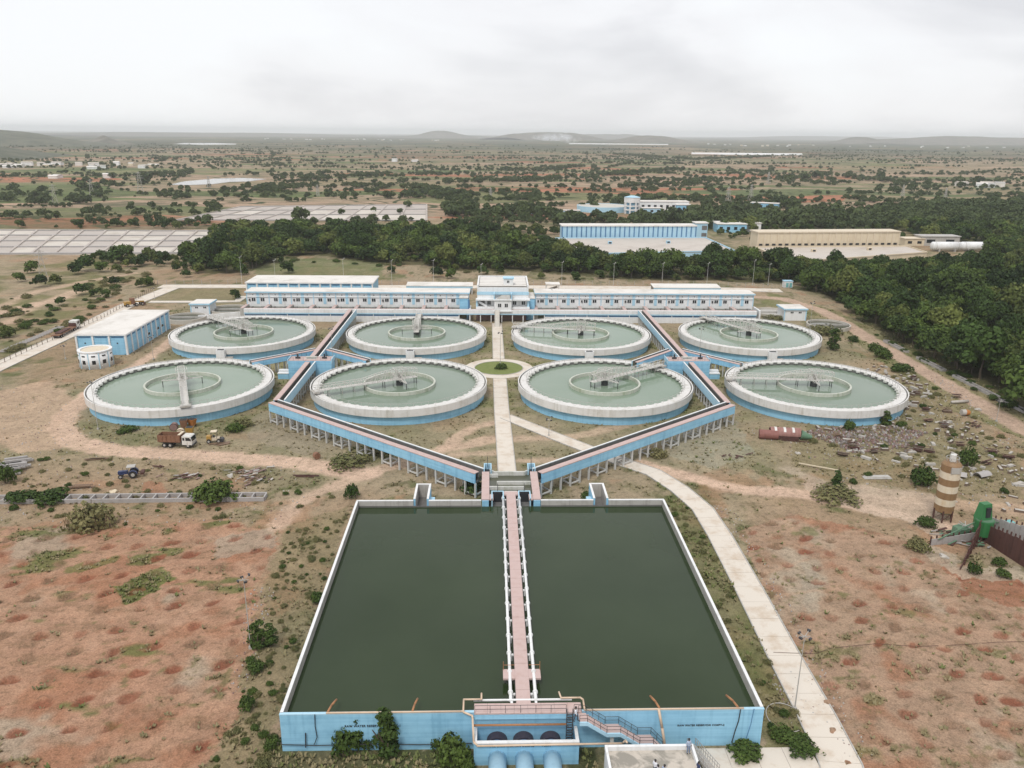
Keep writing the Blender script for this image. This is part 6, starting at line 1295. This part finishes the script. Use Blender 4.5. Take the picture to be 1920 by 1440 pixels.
for px, h, lb in (((1842,893),.9,'fallen curved grey sheet right of the silo'),((1796,893),1.2,'corrugated grey bale behind the silo')): mb = MB(); mb.ring(1.1,1.25,-1.6,1.6,10,(0,0),.2,2.6); o = one('metal_sheet', mb, 'grey_stone', lb, 'metal sheet', loc=gp(*px)+Vector((0,0,-.2))); o.rotation_euler = (math.pi/2,0,random.uniform(1,2))
mb = MB(); mb.box(-.45,.45,-.45,.45,-.1,1.1); mb.box(-.5,.5,-.5,.5,1.101,1.25); one('marker_block', mb, 'rubble_red', 'small red brick pillar at the left scrub edge', 'pillar', loc=gp(202,985))
# ---------------------------------------------------------------- people
def person(loc, rz, label, shirt, trous, pose, s=1.12):
    """one skinned body; trousers, shirt and skin are regions of it"""
    J = {'pelvis':(0,0,.95),'chest':(0,.0,1.32),'neck':(0,0,1.5),'head':(0,-.02,1.64),'top':(0,-.02,1.76)}
    for sgn, k in ((-1,'l'),(1,'r')):
        J['sh'+k] = (sgn*.19,0,1.43); J['el'+k] = (sgn*.26,.03 if pose != 'walk' else sgn*.12,1.15); J['ha'+k] = (sgn*.25,-.08 if pose == 'stand' else -.16,.92)
        J['fi'+k] = (sgn*.245,-.12 if pose == 'stand' else -.24,.83); st_ = {'walk':.22*sgn,'stand':.03*sgn,'lean':.06}[pose]
        J['hi'+k] = (sgn*.1,0,.92); J['kn'+k] = (sgn*.11,-.05-st_*.5,.5); J['an'+k] = (sgn*.11,-st_,.09); J['to'+k] = (sgn*.13,-st_-.2,.04)
    rad = {'pelvis':.15,'chest':.17,'neck':.06,'head':.105,'top':.07,'sh':.075,'el':.055,'ha':.042,'fi':.03,'hi':.1,'kn':.07,'an':.05,'to':.042}
    ks = list(J); E_ = [('pelvis','chest'),('chest','neck'),('neck','head'),('head','top')]
    for k in 'lr': E_ += [('chest','sh'+k),('sh'+k,'el'+k),('el'+k,'ha'+k),('ha'+k,'fi'+k),('pelvis','hi'+k),('hi'+k,'kn'+k),('kn'+k,'an'+k),('an'+k,'to'+k)]
    me = bpy.data.meshes.new('body'); me.from_pydata([J[k] for k in ks], [(ks.index(a), ks.index(b)) for a, b in E_], [])
    o = bpy.data.objects.new('body', me); C.objects.link(o); o.modifiers.new('s', 'SKIN'); ss = o.modifiers.new('u', 'SUBSURF'); ss.levels = 1
    for i, k in enumerate(ks):
        r = rad.get(k) or rad[k[:2]]; v = me.skin_vertices[0].data[i]; v.radius = (r*1.15, r*.9) if k in ('pelvis','chest') else (r, r); v.use_root = (k == 'pelvis')
    dg = bpy.context.evaluated_depsgraph_get(); m2 = bpy.data.meshes.new_from_object(o.evaluated_get(dg)); bpy.data.objects.remove(o)
    m2.materials.clear()
    for q in (shirt, trous, 'skin', 'black'): m2.materials.append(MAT[q])
    for f in m2.polygons:
        c = f.center; f.use_smooth = True
        f.material_index = 2 if c.z > 1.5 or (abs(c.x) > .19 and c.z < 1.0 and c.z > .72 and c.y < .0) else 0 if c.z > .95 else 3 if c.z < .1 else 1
    t = thing('person', label, 'person', loc, rz); t.scale = (s,)*3; ob('body', m2, t)
    mb = MB(); mb.ball((0,.01,1.70), .118, 10, 6, .9); mb.build('hair', 'hair', t, True)
RZ_ = 3.5
def roofpt(px, py, z=3.5): return gp(px, py, z)
person(roofpt(1290,1412), .3, 'man in a pale shirt and blue trousers standing at the corner of the flat roof', 'shirt_blue', 'trousers_blue', 'stand')
person(roofpt(1227,1452), 2.2, 'man in a white shirt near the roof middle, tallest of the group', 'shirt_white', 'trousers', 'stand'); person(roofpt(1232,1462), 1.2, 'man in a white shirt just behind the tallest man on the roof', 'shirt_white', 'trousers', 'lean'); person(roofpt(1244,1462), -.8, 'dark haired man in a pale shirt, right of the pair on the roof', 'shirt_blue', 'trousers', 'stand')
person(roofpt(1308,1456), 1.9, 'man in a dark blue shirt at the right parapet of the roof', 'tractor_blue', 'trousers', 'stand')
person(gp(1079,1352,5.16), 1.2, 'man in a white shirt walking at the head of the pink stairs', 'shirt_white', 'trousers', 'walk')
# ---------------------------------------------------------------- foliage
def leaf_mesh(name, lobes, n, leaf, mat, seed, flat_=.35, inner=.12, up=0):
    """crown of many leaf-sized faces spread over and through the lobes"""
    r = np.random.default_rng(seed); vs = []; sh = []; wts = np.array([l[3]**2 for l in lobes]); cnt = np.maximum(4, (n*wts/wts.sum()).astype(int))
    V = []; SH = []
    for (x, y, z, R, sq, tone), k in zip(lobes, cnt):
        d = r.normal(size=(k, 3)); d /= np.linalg.norm(d, axis=1)[:, None]; d[:, 2] = np.where(d[:, 2] < -.55, -d[:, 2]*.5, d[:, 2])
        rad = R*np.where(r.random(k) < inner, r.uniform(.3,.75,k), r.uniform(.78,1.08,k)); c = d*rad[:, None]; c[:, 2] *= sq
        nr = d+r.normal(size=(k,3))*.55; nr[:, 2] += up; nr /= np.linalg.norm(nr, axis=1)[:, None]
        a = np.cross(nr, r.normal(size=(k,3))); a /= np.linalg.norm(a, axis=1)[:, None]; b = np.cross(nr, a); s = leaf*r.uniform(.55,1.35,k)[:, None]
        c = c+np.array([x, y, z]); q = np.stack([c-a*s-b*s*.6, c+a*s*.9-b*s*.8, c+a*s*1.05+b*s*.7, c-a*s*.7+b*s*.95], 1); V.append(q.reshape(-1,3)); SH.append(np.repeat(np.clip(tone+r.normal(size=k)*.16, 0, 1), 4))
    V = np.concatenate(V); SH = np.concatenate(SH); V[:, 2] = np.maximum(V[:, 2], .02); m = len(V)//4
    return quads(name, V, SH, mat)
def quads(name, V, SH, mat):
    me = bpy.data.meshes.new(name); m = len(V)//4; me.vertices.add(len(V)); me.vertices.foreach_set('co', V.astype(np.float32).ravel()); me.loops.add(len(V)); me.loops.foreach_set('vertex_index', np.arange(len(V), dtype=np.int32))
    me.polygons.add(m); me.polygons.foreach_set('loop_start', (np.arange(m)*4).astype(np.int32)); me.update(calc_edges=True)
    at = me.attributes.new('shade', 'FLOAT', 'POINT'); at.data.foreach_set('value', SH.astype(np.float32)); me.materials.append(MAT[mat]); return me
def crown_lobes(seed, r, h, n, low=.3):
    q = random.Random(seed); o = [(0, 0, h*.58, r*.72, .75, .4)]
    for i in range(n):
        a = 2*math.pi*i/n+q.uniform(-.5,.5); d = r*q.uniform(.35,.66); z = h*q.uniform(low+.08,.80); o.append((math.cos(a)*d, math.sin(a)*d, z, r*q.uniform(.30,.50), q.uniform(.7,.95), q.uniform(.15,.8)))
    for i in range(7): a = q.uniform(0,6.28); d = r*q.uniform(.55,1.0); o.append((math.cos(a)*d, math.sin(a)*d, h*q.uniform(low,.98-.35*d/r), r*q.uniform(.10,.22), q.uniform(.6,1.2), q.uniform(.1,1)))
    o.append((q.uniform(-.2,.2)*r, q.uniform(-.2,.2)*r, h*.8, r*.42, .8, q.uniform(.3,.9))); return o
def trunk_mesh(seed, h, r0):
    q = random.Random(seed); mb = MB(); p = Vector((0,0,-.3)); r = r0
    for i in range(3): n_ = p+Vector((q.uniform(-.25,.25), q.uniform(-.25,.25), h*.22)); mb.tube(p, n_, r, 7, r*.8); p = n_; r *= .8
    for i in range(4): a = 2*math.pi*i/4+q.uniform(-.5,.5); l = h*.35; mb.tube(p-Vector((0,0,.3)), p+Vector((math.cos(a)*l*.7, math.sin(a)*l*.7, l*.7)), r*.6, 5, r*.2)
    return mb.mesh('trunk', 'bark')
LM = ['leaf_forest','leaf_light','leaf_deep','leaf_forest','leaf_deep']
TREES = [(leaf_mesh('crown', crown_lobes(s, 4.6, 7.2+(s%3)*.8, 6+s%4), 2300, .26, LM[s % 5], s), trunk_mesh(s, 7, .22)) for s in (1,2,3,4,5)]
FAR = [leaf_mesh('crown', crown_lobes(s+20, 4.6, 7.0, 6, .2), 330, .68, 'leaf_far', s) for s in (1,2,3)]
MIDF = [leaf_mesh('crown', crown_lobes(s+30, 4.6, 7.2, 8, .2), 1000, .40, LM[s % 5], s+30) for s in (1,2,3,4,5)]
BUSH = [leaf_mesh('foliage', [(a, b, c*.5+.1, d, .9, t) for a, b, c, d, _, t in crown_lobes(s+50, 1.1, 1.3, 6, .1)], 1000, .075, 'leaf_bush', s+50) for s in (1,2,3)]
TALL = [leaf_mesh('foliage', [(math.sin(i*2.1+s)*.30, math.cos(i*1.7+s)*.28, .5+i*.42, .55-.03*i, 1.0, .2+.08*(i%5)) for i in range(7)], 1400, .085, 'leaf_bush', s+70) for s in (1,2)]
DRY = [leaf_mesh('foliage', [(a, b, c*.4, d, .9, t) for a, b, c, d, _, t in crown_lobes(s+80, 1.1, 1.1, 6, .1)], 800, .065, 'leaf_dry', s+80) for s in (1,2)]
def stem_mesh(seed, h=1.0, n=5):
    q = random.Random(seed); mb = MB()
    for i in range(n): a = q.uniform(0, 6.28); mb.tube((0,0,-.1), (math.cos(a)*.35*h, math.sin(a)*.35*h, h*q.uniform(.6,1)), .045*h, 5, .012*h)
    return mb.mesh('stem', 'bark')
BST, TST, TRK = stem_mesh(1), stem_mesh(2, 2.2, 4), None
def tree(p, k, sc, rz, label, group):
    t = thing('tree', label, 'tree', p, rz, group); t.scale = (sc*random.uniform(.8,1.25), sc*random.uniform(.8,1.25), sc*random.uniform(.75,1.3)); ob('crown', TREES[k][0], t); ob('trunk', TREES[k][1], t)
def depth(p): return (Vector((p[0], p[1], 0))-EYE).dot(FW)
# --- woods: jittered lattice inside the wood outlines
cand = []
def wood(poly, sp, zone, y0=0, y1=1e9, thin=0.0):
    xs = [p[0] for p in poly]; ys = [p[1] for p in poly]; a, b = np.meshgrid(np.arange(min(xs),max(xs),sp), np.arange(max(min(ys),y0),min(max(ys),y1),sp)); a = a.ravel(); b = b.ravel()
    a = a+RNG.uniform(-.45,.45,a.size)*sp; b = b+RNG.uniform(-.45,.45,b.size)*sp; k = inpoly(a, b, poly) & (np.abs(a) < .8*b+90) & (RNG.random(a.size) > thin) & (fbm(a, b, 45, 77) > (.34 if zone != 'right' else .22))
    for x, y in zip(a[k], b[k]): cand.append((x, y, float(np.clip(RNG.normal(.86,.32),.35,1.35))*(sp/6.3)**.5*(1.25 if zone == 'right' and y < 380 else 1.18 if zone == 'middle' else .6 if zone == 'left belt' else 1), zone))
wood(FOREST[1], 6.4, 'right', 0, 560); wood(FOREST[1], 9, 'right', 560, 1200); wood(FOREST[0], 6.4, 'middle', thin=.12); wood(FOREST[2], 9, 'far', thin=.15); wood(FOREST[3], 9, 'far', thin=.2); wood(FOREST[4], 9, 'left belt', thin=.35)
# --- scattered trees seen singly
SC = [(140,515,34),(165,508,46),(190,510,30),(60,512,34),(38,528,26),(75,538,34),(105,532,28),(220,510,24),(153,553,32),(176,556,22),(200,558,24),(115,572,24),(15,632,34),(-20,620,40),(160,640,0),(265,538,26),(280,535,24),(215,535,26),(238,500,22),(345,505,22),(330,508,20),(300,500,22),(372,512,30),(375,508,22),(362,495,20),(442,560,26),(272,345,30),(25,362,28),(80,364,24),(350,520,22),(405,508,26),(455,515,30),(540,512,32),(820,520,30),(845,522,28),(905,515,26),(935,512,30),(735,512,20),(1080,525,24),(1125,522,24),(1545,523,44),(1530,505,30),(1585,510,36),(1748,512,44),(1645,520,34),(1490,512,26),(1015,522,18),(1000,500,20),(1790,520,40),(1470,525,22),(1500,535,28),
      (155,355,24),(212,352,22),(195,348,20),(420,360,18),(505,360,18),(1478,345,26),(1508,340,24),(1530,333,20),(1590,333,18),(1560,342,16),(1650,338,24),(1800,345,22),(1835,345,22),(1870,345,18),(1460,340,12),(950,391,16),(985,392,14),(1270,388,16),(700,397,14),(640,402,16),(750,400,14),(765,388,18),(868,386,20),(850,392,24),(840,378,16)]
for px, py, w in SC:
    if w: p = gp(px, py); cand.append((p.x, p.y, w*depth(p)/F_PX/10.6, 'single'))
# --- the plain: hedgerow trees and clumps thinning out with distance
n = 30000; yy = 430*np.exp(RNG.random(n)*math.log(5200/430)); xx = RNG.uniform(-1, 1, n)*(.70*yy+60); cl = fbm(xx, yy, 95, 201, 4); row = fbm(xx*.35+yy*.1, yy*1.6, 70, 205, 3)
keep = ((cl > .655) & (RNG.random(n) < .8)) | ((row > .71) & (RNG.random(n) < .65)) | (RNG.random(n) < .010)
BARE = ([(316,350),(350,330),(500,329),(520,340),(430,352)], [(-300,425),(398,431),(372,482),(-300,482)], [(400,414),(440,382),(820,372),(822,414)], [(1030,440),(1340,440),(1440,470),(1400,484),(1045,484)], [(1400,455),(1860,455),(1850,482),(1500,498)], [(1060,385),(1320,385),(1320,404),(1000,404)], [(1450,352),(1640,345),(1640,358),(1450,358)], [(0,440),(290,520),(460,520),(300,640),(-200,720)]); hedge = []
for px in BARE: keep &= ~inpoly(xx, yy, P(*px))
for p in FOREST: keep &= ~inpoly(xx, yy, p)
keep &= (RNG.random(n) < np.where(yy < 850, .8, .28))
for x, y in zip(xx[keep], yy[keep]): cand.append((x, y, float(np.clip(math.exp(RNG.normal(-.62,.48)),.2,1.6)), 'plain'))
for ln in ([(478,360),(560,354),(620,352),(700,352),(800,356),(890,372)], [(700,374),(800,366),(900,380)], [(1110,392),(1200,378),(1290,372)], [(1290,400),(1420,392),(1500,388)], [(560,336),(660,333),(770,331)], [(990,340),(1120,332),(1280,318)], [(1160,352),(1290,348),(1330,338)], [(0,376),(90,384),(180,380)], [(210,334),(330,328),(360,322)], [(1450,338),(1560,330),(1700,345)], [(830,345),(900,343),(1000,338)], [(880,318),(1000,322),(1100,312)],[(1150,290),(1300,300),(1450,294)]):
    w = P(*ln)
    for (x0,y0),(x1,y1) in zip(w[:-1], w[1:]):
        k = int(math.hypot(x1-x0, y1-y0)/5.5)
        for i in range(k):
            t = random.random(); cand.append((x0+(x1-x0)*t+random.gauss(0,5), y0+(y1-y0)*t+random.gauss(0,9), random.uniform(.6,1.25), 'plain'))
# hedgerows: long broken lines of trees between the fields
for i in range(340):
    y0 = 560*math.exp(random.random()*math.log(4200/560)); x0 = random.uniform(-.72,.72)*y0; ln = random.uniform(60,330)*(1+y0/2500); an = random.gauss(.03,.10) if random.random() < .88 else random.uniform(.9,2.2)
    for k in range(int(ln/(4.2+y0/520))):
        t = random.random()*ln; x, y = x0+t*math.cos(an)+random.gauss(0,2.5), y0+t*math.sin(an)+random.gauss(0,3.5)
        if math.sin(t*.06+i) > -.55: hedge.append((x, y, random.uniform(.3,.85)))
hx = np.array([h[0] for h in hedge]); hy = np.array([h[1] for h in hedge]); ok = np.ones(len(hx), bool)
for q in BARE: ok &= ~inpoly(hx, hy, P(*q))
for q in FOREST: ok &= ~inpoly(hx, hy, q)
cand += [(h[0], h[1], h[2], 'plain') for h, o_ in zip(hedge, ok) if o_]
cand.sort(key=lambda c: -c[2]/depth(c))
inview = lambda c: abs((Vector((c[0],c[1],0))-EYE).dot(RT))/depth(c) < .70
LAB = {'right': ('dark green tree in the dense wood right of the dirt road','trees of the right wood'), 'middle': ('green tree in the wood behind the filter house','trees of the middle wood'), 'far': ('green tree in the belt before the far blue works','trees of the far belt'), 'left belt': ('green tree in the belt beyond the left drying beds','trees of the left belt'), 'single': ('dark round tree standing apart in dry scrub around the plant','trees standing singly'), 'plain': ('small tree standing in the fields of the plain','trees of the plain')}
ind = [c for c in cand if inview(c)][:290]; ids = set(id(c) for c in ind)
for i, (x, y, s, z) in enumerate(ind): tree((x, y, 0), i % 5, s, random.uniform(0,6.28), *LAB[z])
rest = [c for c in cand if id(c) not in ids]
def instanced(name, pts, meshes):
    """one 'stuff' object: points that carry crowns through geometry nodes"""
    col_ = bpy.data.collections.new(name+'_crowns')
    for me in meshes: col_.objects.link(bpy.data.objects.new('crown', me))
    me = bpy.data.meshes.new(name); a = np.array([(x, y, -.1) for x, y, *_ in pts]); me.vertices.add(len(a)); me.vertices.foreach_set('co', a.astype(np.float32).ravel())
    at = me.attributes.new('size', 'FLOAT', 'POINT'); at.data.foreach_set('value', np.array([p[2] for p in pts], dtype=np.float32)); at = me.attributes.new('turn', 'FLOAT', 'POINT'); at.data.foreach_set('value', RNG.uniform(0,6.28,len(a)).astype(np.float32))
    o = ob(name, me); md = o.modifiers.new('scatter', 'NODES'); g = bpy.data.node_groups.new(name, 'GeometryNodeTree'); md.node_group = g
    g.interface.new_socket('Geometry', in_out='INPUT', socket_type='NodeSocketGeometry'); g.interface.new_socket('Geometry', in_out='OUTPUT', socket_type='NodeSocketGeometry')
    n = g.nodes; l = g.links; gi, go = n.new('NodeGroupInput'), n.new('NodeGroupOutput'); ip = n.new('GeometryNodeInstanceOnPoints'); ci = n.new('GeometryNodeCollectionInfo'); ci.inputs['Collection'].default_value = col_; ci.inputs['Separate Children'].default_value = True; ci.inputs['Reset Children'].default_value = True
    sa = n.new('GeometryNodeInputNamedAttribute'); sa.data_type = 'FLOAT'; sa.inputs['Name'].default_value = 'size'; ta = n.new('GeometryNodeInputNamedAttribute'); ta.data_type = 'FLOAT'; ta.inputs['Name'].default_value = 'turn'
    cx = n.new('ShaderNodeCombineXYZ'); l.new(ta.outputs['Attribute'], cx.inputs['Z']); ip.inputs['Pick Instance'].default_value = True
    l.new(gi.outputs[0], ip.inputs['Points']); l.new(ci.outputs[0], ip.inputs['Instance']); l.new(sa.outputs['Attribute'], ip.inputs['Scale']); l.new(cx.outputs[0], ip.inputs['Rotation']); l.new(ip.outputs[0], go.inputs[0]); return tag(o, kind='stuff')
instanced('distant_wood', [c for c in rest if c[1] < 620], MIDF); instanced('distant_trees', [c for c in rest if c[1] >= 620], FAR)
# --- shrubs
def shrub(px, py, w, hpx, kind, label, group=None, cat='shrub'):
    p = gp(px, py); k = depth(p)/F_PX; wd, ht = w*k*1.3, hpx*k*1.22; me, base, bh, st_ = {'b': (BUSH, 2.3, 1.75, BST), 't': (TALL, 1.5, 3.6, TST), 'd': (DRY, 2.3, 1.5, BST)}[kind]
    t = thing('shrub', label, cat, p, random.uniform(0,6.28), group); t.scale = (wd/base, wd/base, ht/bh); ob('foliage', random.choice(me), t); ob('stem', st_, t)
for a in ((660,933,27,34,'b','round green bush alone north of the reservoir, at the end of the dirt track'),(652,1405,62,66,'b','wide leafy bush against the blue wall hiding the left lettering'),(727,1408,40,84,'t','tall slender young tree against the blue wall'),(692,1400,26,34,'b','small dark bush between the two taller ones at the blue wall'),(672,1398,22,60,'t','thin pale sapling in front of the blue wall lettering'),
          (850,1432,62,74,'b','dark bush left of the pump chamber'),(818,1400,26,32,'b','small dark bush at the wall foot left of the pump chamber bush'),(875,1445,30,40,'b','bright green bush at the pump chamber corner'),(512,1400,30,30,'b','dark bush at the left corner of the blue wall'),(465,1328,28,36,'b','green bush standing on the red soil edge'),(480,1258,34,26,'b','low dark bush below the lamp mast in the left scrub'),(483,1212,24,50,'t','narrow bush beside the left lamp mast'),(508,1212,22,40,'t','second narrow bush beside the left lamp mast'),(597,1128,26,26,'b','bush close to the reservoir left wall'),
          (403,938,66,50,'b','bush growing through the concrete ladder frame'),(170,986,80,62,'d','tall brown stemmed thicket in front of the ladder frame'),(40,938,50,24,'b','low bush over the left end of the ladder frame'),(100,938,56,26,'b','low bush at the ladder frame beside the thicket'),(1102,936,26,18,'b','small green bush by the right alcove'),(1727,908,42,46,'b','dense dark bush left of the striped silo'),(1812,872,32,44,'b','dark bush behind the striped silo'),(1568,916,18,30,'t','spiky plant in the weed island on the dirt patch'),(1565,930,84,22,'d','low weed island in the pale dirt patch'),(1735,985,34,22,'b','green weeds at the foot of the silo'),
          (1722,1028,42,28,'d','light green grass clump left of the mixer walls'),(1825,1075,22,30,'b','bush at the foot of the tapering rust wall'),(1873,1058,28,16,'b','low green plants inside the mixer pen'),(1880,1080,24,18,'b','green weeds below the long rust wall'),(1592,806,22,24,'b','bush at the foot of the rightmost tank'),(1660,795,18,24,'t','sapling by the rightmost tank wall'),(1655,670,30,24,'b','bush beside the dirt road right of the back row'),(1640,658,24,20,'b','smaller bush beside the dirt road'),(1600,640,18,14,'b','low green plants left of the dirt road'),(1690,695,36,18,'b','low bush along the dirt road'),
          (1562,655,18,36,'t','thin dry bush right of the rightmost back tank'),(1450,598,40,10,'d','reeds beside the right round sump'),(1545,625,54,22,'d','tall reeds in front of the right sump'),(1505,1408,58,26,'b','dark hedge clump at the corner of the grass by the concrete yard'),(1400,1415,56,26,'b','dark hedge clump at the foot of the blue wall corner'),(1470,1385,44,24,'b','green weeds under the right lamp mast'),(940,692,22,14,'b','small shrub bed around the mast on the round lawn'),(440,808,30,20,'b','green weeds beside the leftmost tank'),(455,798,40,18,'d','pale tall grass right of the leftmost tank'),(240,808,34,12,'b','low green weeds at the foot of the leftmost tank'),
          (655,870,70,26,'d','tall grass under the left diagonal channel'),(720,846,60,22,'d','green tall grass by the left diagonal channel'),(1232,855,36,20,'d','rusty brown bush under the right diagonal channel'),(888,920,40,26,'b','weeds under the left channel end'),(10,905,30,50,'b','bush at the left edge beside the beams')): shrub(*a)
r = random.Random(5)
WEEDS = []
def weeds(poly, n, w, seed):
    for x, y in scatter_pts(poly, n, seed):
        if not near_struct(x, y): WEEDS.append((x, y, r.uniform(*w)))
def low(poly, n, w, kinds, label, group, seed):
    for x, y in scatter_pts(poly, n, seed):
        if near_struct(x, y): continue
        t = thing('shrub', label, 'shrub', (x, y, 0), r.uniform(0,6.28), group); k = r.choice(kinds); s = r.uniform(*w); t.scale = (s, s, s*r.uniform(.5,.9)); ob('foliage', random.choice({'b':BUSH,'d':DRY}[k]), t); ob('stem', BST, t)
DIRT = P((1395,555),(1470,560),(1535,580),(1570,598),(1680,665),(1800,735),(1920,805),(2100,905))
def near_struct(x, y):
    if pdist(np.array([x]), np.array([y]), DIRT)[0] < 4.2: return True
    if any(pdist(np.array([x]), np.array([y]), [(p.x, p.y) for p in pts])[0] < w/2+.8 for pts, w in ROADS): return True
    if RX0-1 < x < RX1+1 and RY0-4 < y < RY1+.5: return True
    if any(math.hypot(x-c[0], y-c[1]) < 24.6 for c, _ in TANKS): return True
    return y > 290 and -112 < x < 122 and y < 322 or (13 < x < 24 and y < 78) or (-134 < x < -116 and 236 < y < 292)
low([(20,560),(130,540),(250,500),(300,530),(100,640),(0,690),(-100,700)], 110, (.7,2.4), 'bd', 'small scrub bush on the dry ground left of the concrete road', 'scrub left of the road', 31)
weeds([(1240,945),(1330,960),(1405,1110),(1520,1360),(1430,1390),(1300,1050)], 80, (.35,.8), 32)
weeds([(540,990),(650,960),(540,1300),(500,1420),(400,1440),(480,1200)], 150, (.25,.7), 33)
weeds([(1500,805),(1690,700),(1640,660),(1720,690),(1920,850),(1950,950),(1700,920),(1560,900)], 120, (.4,1.1), 34)
weeds([(500,1400),(890,1415),(890,1460),(480,1460)], 80, (.5,1.1), 35)
weeds([(0,850),(150,850),(420,870),(640,930),(560,985),(0,985)], 80, (.4,.9), 36)
low([(300,520),(520,490),(720,500),(1060,525),(1450,530),(1450,522),(900,512),(500,475)], 50, (.9,2.2), 'bd', 'scrub bush in the clearing behind the back road', 'scrub behind the back road', 37)
low([(1640,622),(1930,760),(2000,800),(1990,850),(1920,795),(1640,642),(1560,592)], 60, (.6,1.7), 'b', 'green bush on the verge between dirt road and wood', 'verge bushes at the right wood', 38)
instanced('weeds', WEEDS, [BUSH[0]]+DRY*2)
# dry brown stems of the thicket
mb = MB(); q = gp(165, 990)
for i in range(70): x, y = q.x+random.gauss(0,2.2), q.y+random.gauss(0,.7); mb.beam((x,y,0),(x+random.gauss(0,.7),y+random.gauss(0,.5),random.uniform(1.2,3.0)),.07)
me = mb.mesh('dead_stems', 'dead_stems'); at = me.attributes.new('shade', 'FLOAT', 'POINT'); at.data.foreach_set('value', RNG.random(len(me.vertices)).astype(np.float32)); tag(ob('dead_stems', me), kind='stuff')
# --- grass tufts
def tufts(name, n, mat, hgt_, wid, dens, y0, y1, x0, x1, blades=5):
    ys = y0*np.exp(RNG.random(n)*math.log(y1/y0)); xs = RNG.uniform(0,1,n); lo = np.maximum(x0, -.78*ys-20); hi = np.minimum(x1, .78*ys+20); xs = lo+(hi-lo)*xs
    ok = ~((xs > RX0-.6) & (xs < RX1+.6) & (ys > RY0-.6) & (ys < RY1+.6)) & ~((ys > 291) & (ys < 320) & (xs > -113) & (xs < 123)) & ~((xs > 12.5) & (xs < 39) & (ys < 78)) & ~((xs > -2.2) & (xs < 10.8) & (ys < 80)) & ~((xs > -2) & (xs < 10) & (ys > 133) & (ys < 150))
    for c, _ in TANKS: ok &= np.hypot(xs-c[0], ys-c[1]) > 22.9
    for pts, w in ROADS: ok &= pdist(xs, ys, [(p.x, p.y) for p in pts]) > w/2+.5
    ok &= np.hypot(xs-3, ys-238) > 10.9
    ix = np.clip(np.searchsorted(gxs, xs), 0, len(gxs)-1); iy = np.clip(np.searchsorted(gys, ys), 0, len(gys)-1); c = col[iy*len(gxs)+ix]
    ok &= RNG.random(n) < dens(xs, ys, c); xs, ys = xs[ok], ys[ok]; z = hgt[iy[ok]*len(gxs)+ix[ok]]; m = len(xs); tone = np.clip(fbm(xs, ys, 6, 301)*1.2-.1+RNG.normal(size=m)*.15, 0, 1)
    B = blades; th = RNG.uniform(0,6.28,(m,B)); sc = RNG.uniform(.6,1.5,m)[:,None]; w = wid*sc; h = hgt_*sc*RNG.uniform(.6,1.2,(m,B)); lx, ly = np.cos(th)*h*.7, np.sin(th)*h*.7; px, py = -np.sin(th)*w*.5, np.cos(th)*w*.5
    X_, Y_ = xs[:,None]+np.cos(th)*w*.3, ys[:,None]+np.sin(th)*w*.3; Z_ = np.repeat(z[:,None]-.03, B, 1)
    V = np.stack([np.stack([X_-px, Y_-py, Z_],-1), np.stack([X_+px, Y_+py, Z_],-1), np.stack([X_+lx+px*.4, Y_+ly+py*.4, Z_+h],-1), np.stack([X_+lx-px*.4, Y_+ly-py*.4, Z_+h],-1)], 2).reshape(-1,3)
    tag(ob(name, quads(name, V, np.repeat(tone, B*4), mat)), kind='stuff')
soil = lambda c: np.clip((.33-c[:,0])/.12, .03, 1)*np.clip((.16-(c[:,0]-c[:,1]))/.08, .03, 1)
tufts('dry_grass', 60000, 'grass_blades', .30, .24, lambda x, y, c: soil(c)*sm(fbm(x,y,5,311),.34,.55), 67, 330, -130, 150)
tufts('green_grass', 52000, 'grass_green', .34, .26, lambda x, y, c: soil(c)*np.clip((c[:,1]*1.12-c[:,0])/.02, 0, 1)*.9+.03*(fbm(x,y,4,315)>.6), 67, 330, -130, 150)
